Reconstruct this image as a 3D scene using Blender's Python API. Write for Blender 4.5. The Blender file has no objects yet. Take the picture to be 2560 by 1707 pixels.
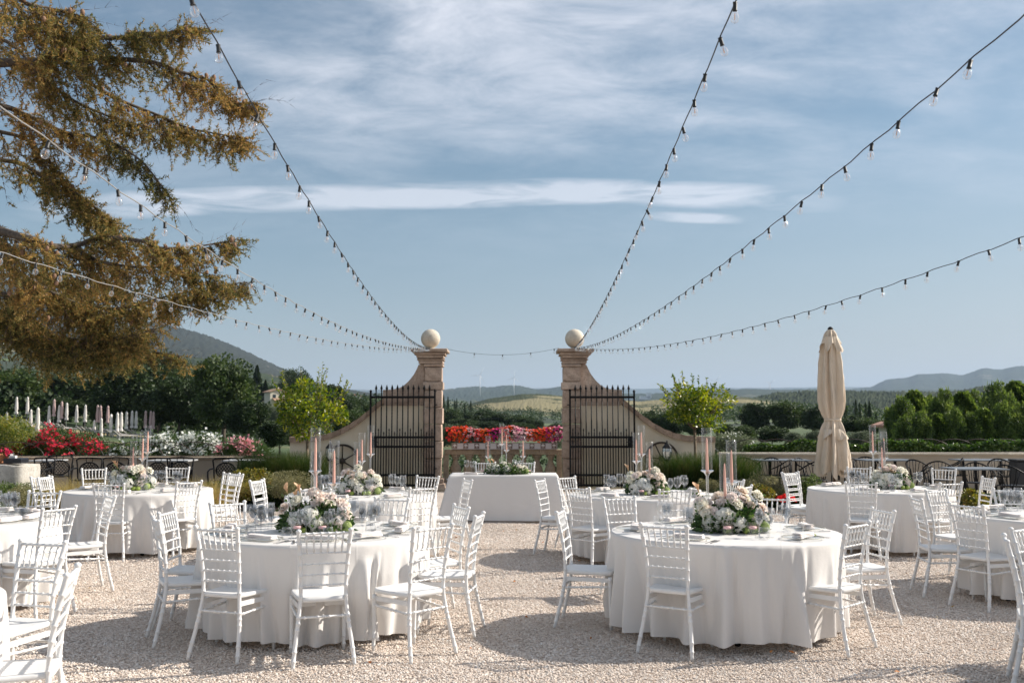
import bpy, math, random
import numpy as np
from mathutils import Vector, Matrix

# ------------------------------------------------------------------ camera
PI = math.pi
scene = bpy.context.scene
CAM_H, PITCH, FPX = 1.655, math.radians(4.67), 2430.0
cam_data = bpy.data.cameras.new('camera')
cam = bpy.data.objects.new('camera', cam_data)
scene.collection.objects.link(cam)
cam.location = (0, 0, CAM_H)
cam.rotation_euler = (PI / 2 + PITCH, 0, 0)
cam_data.sensor_width = 36
cam_data.lens = FPX / 2560 * 36
cam_data.clip_start = 0.05
cam_data.clip_end = 60000
cam_data.dof.use_dof = True
cam_data.dof.focus_distance = 8.2
cam_data.dof.aperture_fstop = 4.5
scene.camera = cam

# ------------------------------------------------------------------ sun and sky
SUN_EL, SUN_AZ = math.radians(34), math.radians(77)     # azimuth from +Y towards +X
sun_dir = Vector((math.sin(SUN_AZ) * math.cos(SUN_EL), math.cos(SUN_AZ) * math.cos(SUN_EL), math.sin(SUN_EL)))
sl = bpy.data.lights.new('sun', 'SUN')
sl.energy = 4.9
sl.angle = math.radians(0.6)
sl.color = (1.0, 0.93, 0.83)
sun = bpy.data.objects.new('sun', sl)
scene.collection.objects.link(sun)
sun.rotation_euler = sun_dir.to_track_quat('Z', 'Y').to_euler()

scene.view_settings.view_transform = 'Standard'
scene.view_settings.look = 'None'
scene.view_settings.exposure = 0.58
scene.view_settings.gamma = 1
scene.view_settings.use_curve_mapping = False

def N(nt, kind, **kw):
    n = nt.nodes.new(kind)
    for k, v in kw.items():
        if k in n.inputs.keys():
            n.inputs[k].default_value = v
        else:
            setattr(n, k, v)
    return n

def math_n(nt, op, a, b=None, c=None, clamp=False):
    n = nt.nodes.new('ShaderNodeMath'); n.operation = op; n.use_clamp = clamp
    for i, v in enumerate((a, b, c)):
        if v is None: continue
        if isinstance(v, (int, float)): n.inputs[i].default_value = v
        else: nt.links.new(v, n.inputs[i])
    return n.outputs[0]

def mix_rgb(nt, fac, a, b, blend='MIX'):
    n = nt.nodes.new('ShaderNodeMix'); n.data_type = 'RGBA'; n.blend_type = blend
    for i, v in ((0, fac), (6, a), (7, b)):
        if isinstance(v, (int, float)): n.inputs[i].default_value = v
        elif isinstance(v, (tuple, list)): n.inputs[i].default_value = (*v, 1) if len(v) == 3 else v
        else: nt.links.new(v, n.inputs[i])
    return n.outputs[2]

def ramp(nt, fac, stops, interp='LINEAR'):
    n = nt.nodes.new('ShaderNodeValToRGB'); n.color_ramp.interpolation = interp
    els = n.color_ramp.elements
    while len(els) < len(stops): els.new(0.5)
    for e, (p, c) in zip(els, stops):
        e.position = p; e.color = (c, c, c, 1) if isinstance(c, (int, float)) else (*c, 1)
    nt.links.new(fac, n.inputs[0])
    return n.outputs[0]

world = bpy.data.worlds.new('World')
scene.world = world
world.use_nodes = True
nt = world.node_tree
nt.nodes.clear()
wout = N(nt, 'ShaderNodeOutputWorld')
bg = N(nt, 'ShaderNodeBackground', Strength=0.078)
nt.links.new(bg.outputs[0], wout.inputs[0])
sky = N(nt, 'ShaderNodeTexSky', sky_type='NISHITA', sun_disc=False, sun_elevation=SUN_EL,
        sun_rotation=SUN_AZ, altitude=200, air_density=1.0, dust_density=1.6, ozone_density=1.2)
tc = N(nt, 'ShaderNodeTexCoord')
sep = N(nt, 'ShaderNodeSeparateXYZ')
nt.links.new(tc.outputs['Generated'], sep.inputs[0])
dx, dy, dz = sep.outputs
den = math_n(nt, 'ADD', math_n(nt, 'MAXIMUM', dz, 0.0), 0.16)
px_ = math_n(nt, 'DIVIDE', dx, den)
py_ = math_n(nt, 'DIVIDE', dy, den)
comb = N(nt, 'ShaderNodeCombineXYZ')
nt.links.new(px_, comb.inputs[0]); nt.links.new(py_, comb.inputs[1])
# high thin cloud sheet
mp = N(nt, 'ShaderNodeMapping'); mp.inputs['Rotation'].default_value = (0, 0, math.radians(22)); mp.inputs['Scale'].default_value = (0.8, 1.2, 1); mp.inputs['Location'].default_value = (3.1, 0.9, 0)
nt.links.new(comb.outputs[0], mp.inputs[0])
n1 = N(nt, 'ShaderNodeTexNoise', Scale=1.5, Detail=9.0, Roughness=0.58, Distortion=0.25)
nt.links.new(mp.outputs[0], n1.inputs[0])
n2 = N(nt, 'ShaderNodeTexNoise', Scale=5.0, Detail=8.0, Roughness=0.65, Distortion=0.4)
nt.links.new(mp.outputs[0], n2.inputs[0])
base = ramp(nt, n1.outputs[0], [(0.40, 0.0), (0.60, 1.0)])
fine = ramp(nt, n2.outputs[0], [(0.32, 0.30), (0.68, 1.0)])
hi = ramp(nt, dz, [(0.13, 0.0), (0.22, 0.22), (0.32, 0.85), (0.42, 1.1)])
sheet = math_n(nt, 'MULTIPLY', math_n(nt, 'ADD', math_n(nt, 'MULTIPLY', base, 0.9), 0.20, clamp=True), math_n(nt, 'MULTIPLY', hi, fine))
# long low streak of cloud
azi = math_n(nt, 'ARCTAN2', dx, dy)
ele = math_n(nt, 'ARCTAN2', dz, math_n(nt, 'SQRT', math_n(nt, 'ADD', math_n(nt, 'MULTIPLY', dx, dx), math_n(nt, 'MULTIPLY', dy, dy))))
c2 = N(nt, 'ShaderNodeCombineXYZ')
nt.links.new(math_n(nt, 'MULTIPLY', azi, 9.0), c2.inputs[0]); nt.links.new(math_n(nt, 'MULTIPLY', ele, 60.0), c2.inputs[1])
n3 = N(nt, 'ShaderNodeTexNoise', Scale=1.0, Detail=7.0, Roughness=0.55, Distortion=0.6)
nt.links.new(c2.outputs[0], n3.inputs[0])
n4 = N(nt, 'ShaderNodeTexNoise', Scale=3.0, noise_dimensions='1D', Detail=2.0)
nt.links.new(azi, n4.inputs['W'])
def streak(e0, half, a0, a1, soft, amp, wob):
    cen = math_n(nt, 'ADD', math_n(nt, 'MULTIPLY', math_n(nt, 'SUBTRACT', n4.outputs[0], 0.5), wob), math_n(nt, 'SUBTRACT', e0, math_n(nt, 'MULTIPLY', math_n(nt, 'MULTIPLY', azi, azi), 0.19)))
    d = math_n(nt, 'DIVIDE', math_n(nt, 'SUBTRACT', ele, cen), half)
    g = math_n(nt, 'SUBTRACT', 1.0, math_n(nt, 'MULTIPLY', d, d), clamp=True)
    w0 = math_n(nt, 'DIVIDE', math_n(nt, 'SUBTRACT', azi, a0), soft, clamp=True)
    w1 = math_n(nt, 'DIVIDE', math_n(nt, 'SUBTRACT', a1, azi), soft, clamp=True)
    m = math_n(nt, 'MULTIPLY', math_n(nt, 'MULTIPLY', w0, w1), g)
    m = math_n(nt, 'MULTIPLY', m, math_n(nt, 'ADD', math_n(nt, 'MULTIPLY', n3.outputs[0], 2.6), -0.62, clamp=True))
    return math_n(nt, 'MULTIPLY', ramp(nt, m, [(0.05, 0.0), (0.62, 1.0)]), amp)
s1 = streak(math.radians(13.35), math.radians(0.9), -0.50, 0.36, 0.16, 0.8, 0.012)
s2 = streak(math.radians(12.1), math.radians(0.38), 0.12, 0.245, 0.04, 0.7, 0.0)
# milky veil on the lower right
veil = math_n(nt, 'MULTIPLY', ramp(nt, ele, [(0.0, 0.9), (0.07, 0.62), (0.16, 0.34), (0.28, 0.0)]), ramp(nt, math_n(nt, 'ADD', azi, 0.5), [(0.2, 0.55), (1.0, 0.95)]))
cl = math_n(nt, 'MAXIMUM', math_n(nt, 'MAXIMUM', sheet, s1), s2)
skc = N(nt, 'ShaderNodeHueSaturation', Saturation=1.16, Value=0.86, Hue=0.485)
nt.links.new(sky.outputs[0], skc.inputs['Color'])
c_a = mix_rgb(nt, veil, skc.outputs[0], (4.3, 4.6, 5.0))
c_b = mix_rgb(nt, math_n(nt, 'MULTIPLY', cl, 0.70), c_a, (8.8, 8.9, 9.6))
nt.links.new(c_b, bg.inputs[0])

# ------------------------------------------------------------------ helpers
rng = np.random.default_rng(7)
random.seed(7)
col = scene.collection

def at(px, py, Y):
    """world point seen at photo pixel (px, py) of the 2560 px wide photograph, at distance Y along the view"""
    u = (px - 1280) / FPX; w = (853.5 - py) / FPX
    t = Y / (math.cos(PITCH) - w * math.sin(PITCH))
    return Vector((u * t, Y, CAM_H + t * (math.sin(PITCH) + w * math.cos(PITCH))))

def on_plane(px, py, z):
    u = (px - 1280) / FPX; w = (853.5 - py) / FPX
    t = (z - CAM_H) / (math.sin(PITCH) + w * math.cos(PITCH))
    return Vector((u * t, t * (math.cos(PITCH) - w * math.sin(PITCH)), z))

class MB:
    def __init__(s): s.v = []; s.f = []
    def add(s, vs, fs):
        o = len(s.v); s.v.extend([tuple(v) for v in vs]); s.f.extend([tuple(i + o for i in f) for f in fs]); return s
    def box(s, c, d, rz=0.0, ry=0.0, rx=0.0):
        R = Matrix.Rotation(rz, 3, 'Z') @ Matrix.Rotation(ry, 3, 'Y') @ Matrix.Rotation(rx, 3, 'X')
        c = Vector(c); vs = []
        for z in (-.5, .5):
            for x, y in ((-.5, -.5), (.5, -.5), (.5, .5), (-.5, .5)):
                vs.append(c + R @ Vector((x * d[0], y * d[1], z * d[2])))
        return s.add(vs, [(3, 2, 1, 0), (4, 5, 6, 7), (0, 1, 5, 4), (1, 2, 6, 5), (2, 3, 7, 6), (3, 0, 4, 7)])
    def tube(s, pts, rad, n=8, cap=True):
        pts = [Vector(p) for p in pts]
        if not hasattr(rad, '__len__'): rad = [rad] * len(pts)
        vs = []; up = None
        for i, p in enumerate(pts):
            t = (pts[min(i + 1, len(pts) - 1)] - pts[max(i - 1, 0)])
            if t.length < 1e-9: t = Vector((0, 0, 1))
            t.normalize()
            if up is None:
                up = Vector((1, 0, 0)) if abs(t.x) < .8 else Vector((0, 1, 0))
            a = (up - t * up.dot(t)).normalized(); b = t.cross(a); up = a
            for k in range(n):
                q = 2 * PI * k / n
                vs.append(p + (a * math.cos(q) + b * math.sin(q)) * rad[i])
        fs = []
        for i in range(len(pts) - 1):
            for k in range(n):
                fs.append((i * n + k, i * n + (k + 1) % n, (i + 1) * n + (k + 1) % n, (i + 1) * n + k))
        if cap:
            fs.append(tuple(range(n))[::-1]); fs.append(tuple(range((len(pts) - 1) * n, len(pts) * n)))
        return s.add(vs, fs)
    def lathe(s, prof, c=(0, 0, 0), n=16):
        c = Vector(c); vs = []; fs = []
        for r, z in prof:
            for k in range(n):
                q = 2 * PI * k / n
                vs.append(c + Vector((r * math.cos(q), r * math.sin(q), z)))
        m = len(prof)
        for i in range(m - 1):
            for k in range(n):
                fs.append((i * n + k, i * n + (k + 1) % n, (i + 1) * n + (k + 1) % n, (i + 1) * n + k))
        if prof[0][0] > 1e-6: fs.append(tuple(range(n))[::-1])
        if prof[-1][0] > 1e-6: fs.append(tuple(range((m - 1) * n, m * n)))
        return s.add(vs, fs)
    def prism(s, poly, y0, y1):
        """poly = (x, z) outline extruded along y"""
        n = len(poly)
        vs = [(x, y0, z) for x, z in poly] + [(x, y1, z) for x, z in poly]
        fs = [tuple(range(n)), tuple(range(n, 2 * n))[::-1]]
        fs += [(i, i + n, (i + 1) % n + n, (i + 1) % n) for i in range(n)]
        return s.add(vs, fs)
    def grid(s, nx, ny, fn):
        vs = [fn(i / nx, j / ny) for j in range(ny + 1) for i in range(nx + 1)]
        fs = [(j * (nx + 1) + i, j * (nx + 1) + i + 1, (j + 1) * (nx + 1) + i + 1, (j + 1) * (nx + 1) + i) for j in range(ny) for i in range(nx)]
        return s.add(vs, fs)
    def mesh(s, name, mat=None, smooth=True):
        me = bpy.data.meshes.new(name); me.from_pydata(s.v, [], s.f)
        if smooth: me.polygons.foreach_set('use_smooth', [True] * len(me.polygons))
        if mat: me.materials.append(mat)
        me.update(); return me

def np_mesh(name, V, F, mat=None, smooth=False):
    V = np.asarray(V, dtype=np.float32).reshape(-1, 3); F = np.asarray(F, dtype=np.int32)
    me = bpy.data.meshes.new(name)
    k = F.shape[1]
    me.vertices.add(len(V)); me.vertices.foreach_set('co', V.ravel())
    me.loops.add(F.size); me.loops.foreach_set('vertex_index', F.ravel())
    me.polygons.add(len(F)); me.polygons.foreach_set('loop_start', np.arange(0, F.size, k, dtype=np.int32))
    me.polygons.foreach_set('use_smooth', np.full(len(F), smooth))
    me.update(calc_edges=True)
    if mat: me.materials.append(mat)
    return me

def link(name, me, parent=None, loc=None, rz=0.0):
    o = bpy.data.objects.new(name, me); col.objects.link(o)
    if parent is not None: o.parent = parent
    if loc is not None: o.location = loc
    if rz: o.rotation_euler = (0, 0, rz)
    return o

def ob(name, mb, mat, parent=None, smooth=True, loc=None, rz=0.0):
    return link(name, mb.mesh(name, mat, smooth), parent, loc, rz)

def tag(o, label, cat, group=None):
    o['label'] = label; o['category'] = cat
    if group: o['group'] = group
    return o

def thing(name, label, cat, loc=(0, 0, 0), rz=0.0, group=None):
    o = bpy.data.objects.new(name, None); o.empty_display_size = .2; col.objects.link(o)
    o.location = loc; o.rotation_euler = (0, 0, rz)
    return tag(o, label, cat, group)

def struct(o):
    o['kind'] = 'structure'; return o

KIDS = {}
def kids(o):
    if o.name not in KIDS: KIDS[o.name] = [c for c in col.objects if c.parent == o]
    return KIDS[o.name]

def dup(src, loc, rz, label, group=None, scale=None):
    """copy of a thing, its parts and their sub-parts, sharing mesh data"""
    r = src.copy(); col.objects.link(r); r.location = loc; r.rotation_euler = (0, 0, rz)
    r['label'] = label
    if group: r['group'] = group
    if scale is not None: r.scale = scale if hasattr(scale, '__len__') else (scale,) * 3
    for ch in kids(src):
        c = ch.copy(); col.objects.link(c); c.parent = r
        for g in kids(ch):
            e = g.copy(); col.objects.link(e); e.parent = c
    return r

# ------------------------------------------------------------------ materials
MATS = {}
def base_mat(name):
    m = bpy.data.materials.new(name); m.use_nodes = True
    t = m.node_tree; b = t.nodes['Principled BSDF']
    return m, t, b

def mat(name, c, rough=0.6, metal=0.0, c2=None, scale=8.0, detail=4.0, bump=0.0, bscale=40.0, spec=None, sheen=0.0, coat=0.0, lo=.35, hi=.65, stretch=None):
    if name in MATS: return MATS[name]
    m, t, b = base_mat(name)
    b.inputs['Roughness'].default_value = rough; b.inputs['Metallic'].default_value = metal
    if spec is not None: b.inputs['Specular IOR Level'].default_value = spec
    if sheen: b.inputs['Sheen Weight'].default_value = sheen
    if coat: b.inputs['Coat Weight'].default_value = coat
    co = N(t, 'ShaderNodeTexCoord').outputs['Object']
    if stretch:
        mpn = N(t, 'ShaderNodeMapping'); mpn.inputs['Scale'].default_value = stretch
        t.links.new(co, mpn.inputs[0]); co = mpn.outputs[0]
    if c2 is None: b.inputs['Base Color'].default_value = (*c, 1)
    else:
        n = N(t, 'ShaderNodeTexNoise', Scale=scale, Detail=detail, Roughness=0.6)
        t.links.new(co, n.inputs[0])
        r = ramp(t, n.outputs[0], [(lo, c), (hi, c2)])
        t.links.new(r, b.inputs['Base Color'])
    if bump:
        n = N(t, 'ShaderNodeTexNoise', Scale=bscale, Detail=5.0, Roughness=0.65)
        t.links.new(co, n.inputs[0])
        bp = N(t, 'ShaderNodeBump', Strength=bump, Distance=0.02)
        t.links.new(n.outputs[0], bp.inputs['Height']); t.links.new(bp.outputs[0], b.inputs['Normal'])
    MATS[name] = m
    return m

def leaf_mat(name, cols, rough=0.5, trans=0.3, tcol=None, nscale=1.2, spec=0.4):
    """colour varies leaf by leaf and in broad patches; light comes through the leaves"""
    if name in MATS: return MATS[name]
    m, t, b = base_mat(name)
    geo = N(t, 'ShaderNodeNewGeometry')
    co = N(t, 'ShaderNodeTexCoord').outputs['Object']
    n = N(t, 'ShaderNodeTexNoise', Scale=nscale, Detail=3.0)
    t.links.new(co, n.inputs[0])
    f = math_n(t, 'ADD', math_n(t, 'MULTIPLY', geo.outputs['Random Per Island'], 0.55), math_n(t, 'MULTIPLY', math_n(t, 'SUBTRACT', n.outputs[0], 0.28), 1.05), clamp=True)
    k = len(cols)
    r = ramp(t, f, [(0.12 + 0.76 * i / max(1, k - 1), c) for i, c in enumerate(cols)])
    t.links.new(r, b.inputs['Base Color'])
    b.inputs['Roughness'].default_value = rough
    b.inputs['Specular IOR Level'].default_value = spec
    if trans:
        tr = N(t, 'ShaderNodeBsdfTranslucent')
        hs = N(t, 'ShaderNodeHueSaturation', Saturation=1.15, Value=1.5)
        t.links.new(r, hs.inputs['Color']); t.links.new(hs.outputs[0], tr.inputs[0])
        mx = N(t, 'ShaderNodeMixShader'); mx.inputs[0].default_value = trans
        t.links.new(b.outputs[0], mx.inputs[1]); t.links.new(tr.outputs[0], mx.inputs[2])
        t.links.new(mx.outputs[0], t.nodes['Material Output'].inputs[0])
    MATS[name] = m
    return m

def glass_mat(name, tint=(0.97, 0.985, 0.985), lo=0.03, hi=0.75, rough=0.02, blend=0.35):
    if name in MATS: return MATS[name]
    m = bpy.data.materials.new(name); m.use_nodes = True; t = m.node_tree
    t.nodes.clear()
    out = N(t, 'ShaderNodeOutputMaterial'); tr = N(t, 'ShaderNodeBsdfTransparent'); tr.inputs[0].default_value = (*tint, 1)
    gl = N(t, 'ShaderNodeBsdfAnisotropic'); gl.inputs['Roughness'].default_value = rough; gl.inputs[0].default_value = (1, 1, 1, 1)
    lw = N(t, 'ShaderNodeLayerWeight', Blend=blend)
    f = math_n(t, 'ADD', math_n(t, 'MULTIPLY', math_n(t, 'POWER', lw.outputs['Facing'], 1.6), hi), lo, clamp=True)
    mx = N(t, 'ShaderNodeMixShader')
    t.links.new(f, mx.inputs[0]); t.links.new(tr.outputs[0], mx.inputs[1]); t.links.new(gl.outputs[0], mx.inputs[2])
    t.links.new(mx.outputs[0], out.inputs[0])
    MATS[name] = m
    return m

WHITE_PLASTIC = mat('chair_resin', (0.715, 0.705, 0.69), 0.42, spec=0.4, c2=(.75, .742, .728), scale=5, bump=0.08, bscale=60)
IRON = mat('black_iron', (0.005, 0.005, 0.006), 0.55, 0.0, spec=0.22)
IRON_WORN = mat('worn_iron', (0.02, 0.018, 0.017), 0.5, 0.2, c2=(0.06, 0.035, 0.022), scale=14)
BARK = mat('bark', (0.055, 0.042, 0.032), 0.9, c2=(0.12, 0.095, 0.075), scale=14, bump=0.6, bscale=30)
STEEL = mat('polished_steel', (0.55, 0.55, 0.56), 0.18, 1.0)
GLASS = glass_mat('clear_glass', (.993, .995, .995), .03, .40, .03, .34)
CRYSTAL = glass_mat('crystal_glass', (0.93, 0.96, 0.97), 0.22, 0.85, 0.04, 0.5)

# ------------------------------------------------------------------ foliage
def unit(a): return a / np.maximum(np.linalg.norm(a, axis=1, keepdims=True), 1e-9)

def leaf_quads(P, D, L, W, r=rng, fold=0.0):
    """P base points, D directions, L lengths, W half widths -> vertices and quads"""
    n = len(P); D = unit(D)
    S = unit(np.cross(D, r.normal(size=(n, 3)) + 1e-3))
    L = np.broadcast_to(np.asarray(L, float), (n,))[:, None]; W = np.broadcast_to(np.asarray(W, float), (n,))[:, None]
    V = np.empty((n, 4, 3))
    V[:, 0] = P; V[:, 1] = P + D * L * .45 + S * W; V[:, 2] = P + D * L; V[:, 3] = P + D * L * .45 - S * W
    if fold:
        U = np.cross(D, S); V[:, 2] -= U * L * fold
    F = np.arange(n * 4).reshape(n, 4)
    return V.reshape(-1, 3), F

def sphere_pts(n, r=rng):
    return unit(r.normal(size=(n, 3)))

def crown_mesh(name, m, R, H, n, leaf, clumps=26, seed=1, flat=1.0, droop=0.0, aspect=0.4, csize=0.34, hollow=0.25):
    """leaf clumps spread through an uneven ellipsoid R wide and H tall, centred at the origin"""
    r = np.random.default_rng(seed)
    c = sphere_pts(clumps, r) * (r.random((clumps, 1)) ** 0.32)
    c[:, 2] *= 1.0
    cs = csize * (0.6 + 0.8 * r.random(clumps))
    idx = r.integers(0, clumps, n)
    d = sphere_pts(n, r)
    p = c[idx] * (1 - cs[idx, None] * .55) + d * cs[idx, None] * (hollow + (1 - hollow) * r.random((n, 1)) ** 0.4)
    p[:, :2] *= R; p[:, 2] *= H * .5
    dirs = d * 0.8 + r.normal(size=(n, 3)) * .6; dirs[:, 2] -= droop
    V, F = leaf_quads(p, dirs, leaf * (0.6 + 0.8 * r.random(n)), leaf * aspect * (0.6 + .8 * r.random(n)), r)
    return np_mesh(name, V, F, m)

def trunk_mb(h, r0, r1, lean=0.05, seed=0, limbs=4, limb_len=1.0, limb_at=.55):
    rr = random.Random(seed); mb = MB(); pts = []; rad = []
    for i in range(7):
        t = i / 6; pts.append((lean * math.sin(t * 3 + seed) * h * .3, lean * math.cos(t * 2.2 + seed) * h * .3 - lean * h * .3, h * t)); rad.append(r0 + (r1 - r0) * t)
    rad[0] *= 1.35
    mb.tube(pts, rad, 8)
    for k in range(limbs):
        t = limb_at + (1 - limb_at) * k / max(1, limbs); b = Vector(pts[int(t * 6)]) ; a = k * 2.4 + seed
        d = Vector((math.cos(a), math.sin(a), .9 + rr.random() * .5)).normalized()
        q = [b + d * limb_len * s + Vector((0, 0, .12 * limb_len * s * s)) for s in (0, .35, .7, 1)]
        mb.tube(q, [r1 * .75, r1 * .55, r1 * .35, r1 * .12], 6)
    return mb

def tree(name, label, loc, th, r0, crown, crown_z, cat='tree', group=None, scale=1.0, rz=0.0, limb_len=1.0, seed=0, bark=None, limbs=5):
    t = thing(name, label, cat, loc, rz, group)
    ob('trunk', trunk_mb(th, r0, r0 * .45, seed=seed, limbs=limbs, limb_len=limb_len), bark or BARK, t)
    link('crown', crown, t, (0, 0, crown_z))
    t.scale = (scale,) * 3
    return t

# ================================================================== GROUND
def gravel_material():
    m, t, b = base_mat('gravel')
    co = N(t, 'ShaderNodeTexCoord').outputs['Object']
    v = N(t, 'ShaderNodeTexVoronoi', Scale=62.0); t.links.new(co, v.inputs['Vector'])
    n = N(t, 'ShaderNodeTexNoise', Scale=0.9, Detail=5.0); t.links.new(co, n.inputs[0])
    sp = N(t, 'ShaderNodeSeparateColor'); t.links.new(v.outputs['Color'], sp.inputs[0])
    r = ramp(t, sp.outputs[0], [(0.0, (0.40, 0.31, 0.245)), (0.35, (0.62, 0.52, 0.44)), (0.7, (0.73, 0.635, 0.555)), (1.0, (0.78, 0.71, 0.64))])
    g = ramp(t, n.outputs[0], [(0.3, 0.86), (0.7, 1.0)])
    c = mix_rgb(t, 1.0, r, g, 'MULTIPLY')
    t.links.new(c, b.inputs['Base Color'])
    b.inputs['Roughness'].default_value = 0.9
    bp = N(t, 'ShaderNodeBump', Strength=1.0, Distance=0.02)
    h = math_n(t, 'SUBTRACT', 0.6, v.outputs['Distance'])
    t.links.new(h, bp.inputs['Height']); t.links.new(bp.outputs[0], b.inputs['Normal'])
    return m

GRAVEL = gravel_material()
SOIL = mat('soil', (0.06, 0.045, 0.032), 0.95, c2=(0.13, 0.10, 0.07), scale=5, bump=0.8, bscale=20)

def ground_z(x, y):
    return 0.012 * np.sin(x * 1.3 + .4 * y) * np.cos(y * 0.9) + 0.008 * np.sin(3.1 * x + 1.7 * y)

xs = np.linspace(-24, 24, 141); ys = np.linspace(-14, 23.7, 110)
X, Y = np.meshgrid(xs, ys)
V = np.stack([X, Y, ground_z(X, Y) - 0.012], -1).reshape(-1, 3)
idx = np.arange(len(ys) * len(xs)).reshape(len(ys), len(xs))
F = np.stack([idx[:-1, :-1], idx[:-1, 1:], idx[1:, 1:], idx[1:, :-1]], -1).reshape(-1, 4)
struct(link('gravel_ground', np_mesh('gravel_ground', V, F, GRAVEL, True)))

# loose stones scattered over the gravel, as real instanced pebbles
def pebble(seed):
    r = np.random.default_rng(seed)
    mb = MB(); mb.lathe([(0.0, -.5), (.8, -.3), (1, .1), (.55, .48), (0, .55)], n=6)
    v = np.array(mb.v) * (1 + .22 * r.normal(size=(len(mb.v), 1)).clip(-1, 1)); v[:, 1] *= .75; v[:, 2] *= .62
    mb.v = [tuple(q) for q in v]
    m, t, b = (MATS.get('pebble_stone'), None, None)
    if m is None:
        m, t, b = base_mat('pebble_stone')
        oi = N(t, 'ShaderNodeObjectInfo')
        rr = ramp(t, oi.outputs['Random'], [(0.0, (0.50, 0.39, 0.31)), (0.12, (0.66, 0.55, 0.465)), (0.6, (0.75, 0.66, 0.58)), (0.9, (0.81, 0.74, 0.665)), (1.0, (0.83, 0.80, 0.76))])
        gp = N(t, 'ShaderNodeNewGeometry'); pn = N(t, 'ShaderNodeTexNoise', Scale=0.55, Detail=4.0, Roughness=.6); t.links.new(gp.outputs['Position'], pn.inputs[0])
        rr = mix_rgb(t, 1.0, rr, ramp(t, pn.outputs[0], [(.32, (.84, .83, .82)), (.62, (1.0, 1.0, 1.0))]), 'MULTIPLY')
        t.links.new(rr, b.inputs['Base Color']); b.inputs['Roughness'].default_value = .85
        MATS['pebble_stone'] = m
    return mb.mesh('pebble', m, False)

def scatter(name, corners, density, size, seed):
    """one 'stuff' object: a ground patch that carries many pebbles through geometry nodes"""
    me = bpy.data.meshes.new(name)
    n = 40; vs = []; fs = []
    (x0, y0, x1, y1), (x2, y2, x3, y3) = corners
    for j in range(n + 1):
        for i in range(n + 1):
            a, b_ = i / n, j / n
            x = (x0 * (1 - a) + x1 * a) * (1 - b_) + (x2 * (1 - a) + x3 * a) * b_
            y = (y0 * (1 - a) + y1 * a) * (1 - b_) + (y2 * (1 - a) + y3 * a) * b_
            vs.append((x, y, float(ground_z(x, y)) - .008))
    for j in range(n):
        for i in range(n):
            k = j * (n + 1) + i; fs.append((k, k + 1, k + n + 2, k + n + 1))
    me.from_pydata(vs, [], fs); me.materials.append(GRAVEL)
    o = link(name, me); o['kind'] = 'stuff'
    g = bpy.data.node_groups.new(name, 'GeometryNodeTree')
    g.interface.new_socket('Geometry', in_out='INPUT', socket_type='NodeSocketGeometry')
    g.interface.new_socket('Geometry', in_out='OUTPUT', socket_type='NodeSocketGeometry')
    gi = g.nodes.new('NodeGroupInput'); go = g.nodes.new('NodeGroupOutput')
    dp = g.nodes.new('GeometryNodeDistributePointsOnFaces'); dp.inputs['Density'].default_value = density; dp.inputs['Seed'].default_value = seed
    g.links.new(gi.outputs[0], dp.inputs[0])
    join = g.nodes.new('GeometryNodeJoinGeometry')
    src_join = g.nodes.new('GeometryNodeGeometryToInstance')
    pm = [pebble(seed + 11 * k) for k in range(3)]
    # pebble meshes enter through a small node-built object list
    for k, mesh in enumerate(pm):
        po = bpy.data.objects.new('pebble_shape', mesh)          # not linked: only a mesh source for the nodes
        oi = g.nodes.new('GeometryNodeObjectInfo'); oi.inputs[0].default_value = po; oi.inputs['As Instance'].default_value = True
        g.links.new(oi.outputs['Geometry'], src_join.inputs[0])
    inst = g.nodes.new('GeometryNodeInstanceOnPoints'); inst.inputs['Pick Instance'].default_value = True
    g.links.new(dp.outputs[0], inst.inputs[0]); g.links.new(src_join.outputs[0], inst.inputs['Instance'])
    rot = g.nodes.new('FunctionNodeRandomValue'); rot.data_type = 'FLOAT_VECTOR'
    rot.inputs[0].default_value = (-.6, -.6, 0); rot.inputs[1].default_value = (.6, .6, 6.28)
    g.links.new(rot.outputs[0], inst.inputs['Rotation'])
    sc = g.nodes.new('FunctionNodeRandomValue'); sc.data_type = 'FLOAT'; sc.inputs[2].default_value = size * .55; sc.inputs[3].default_value = size * 1.35
    g.links.new(sc.outputs[1], inst.inputs['Scale'])
    g.links.new(inst.outputs[0], join.inputs[0])
    g.links.new(join.outputs[0], go.inputs[0])
    md = o.modifiers.new('pebbles', 'NODES'); md.node_group = g
    return o

scatter('gravel', ((-3.9, 5.2, 3.9, 5.2), (-6.2, 10.2, 6.2, 10.2)), 3900, 0.0078, 3)
scatter('gravel', ((-6.2, 10.2, 6.2, 10.2), (-8.4, 19.0, 8.4, 19.0)), 1500, 0.0092, 5)

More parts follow.
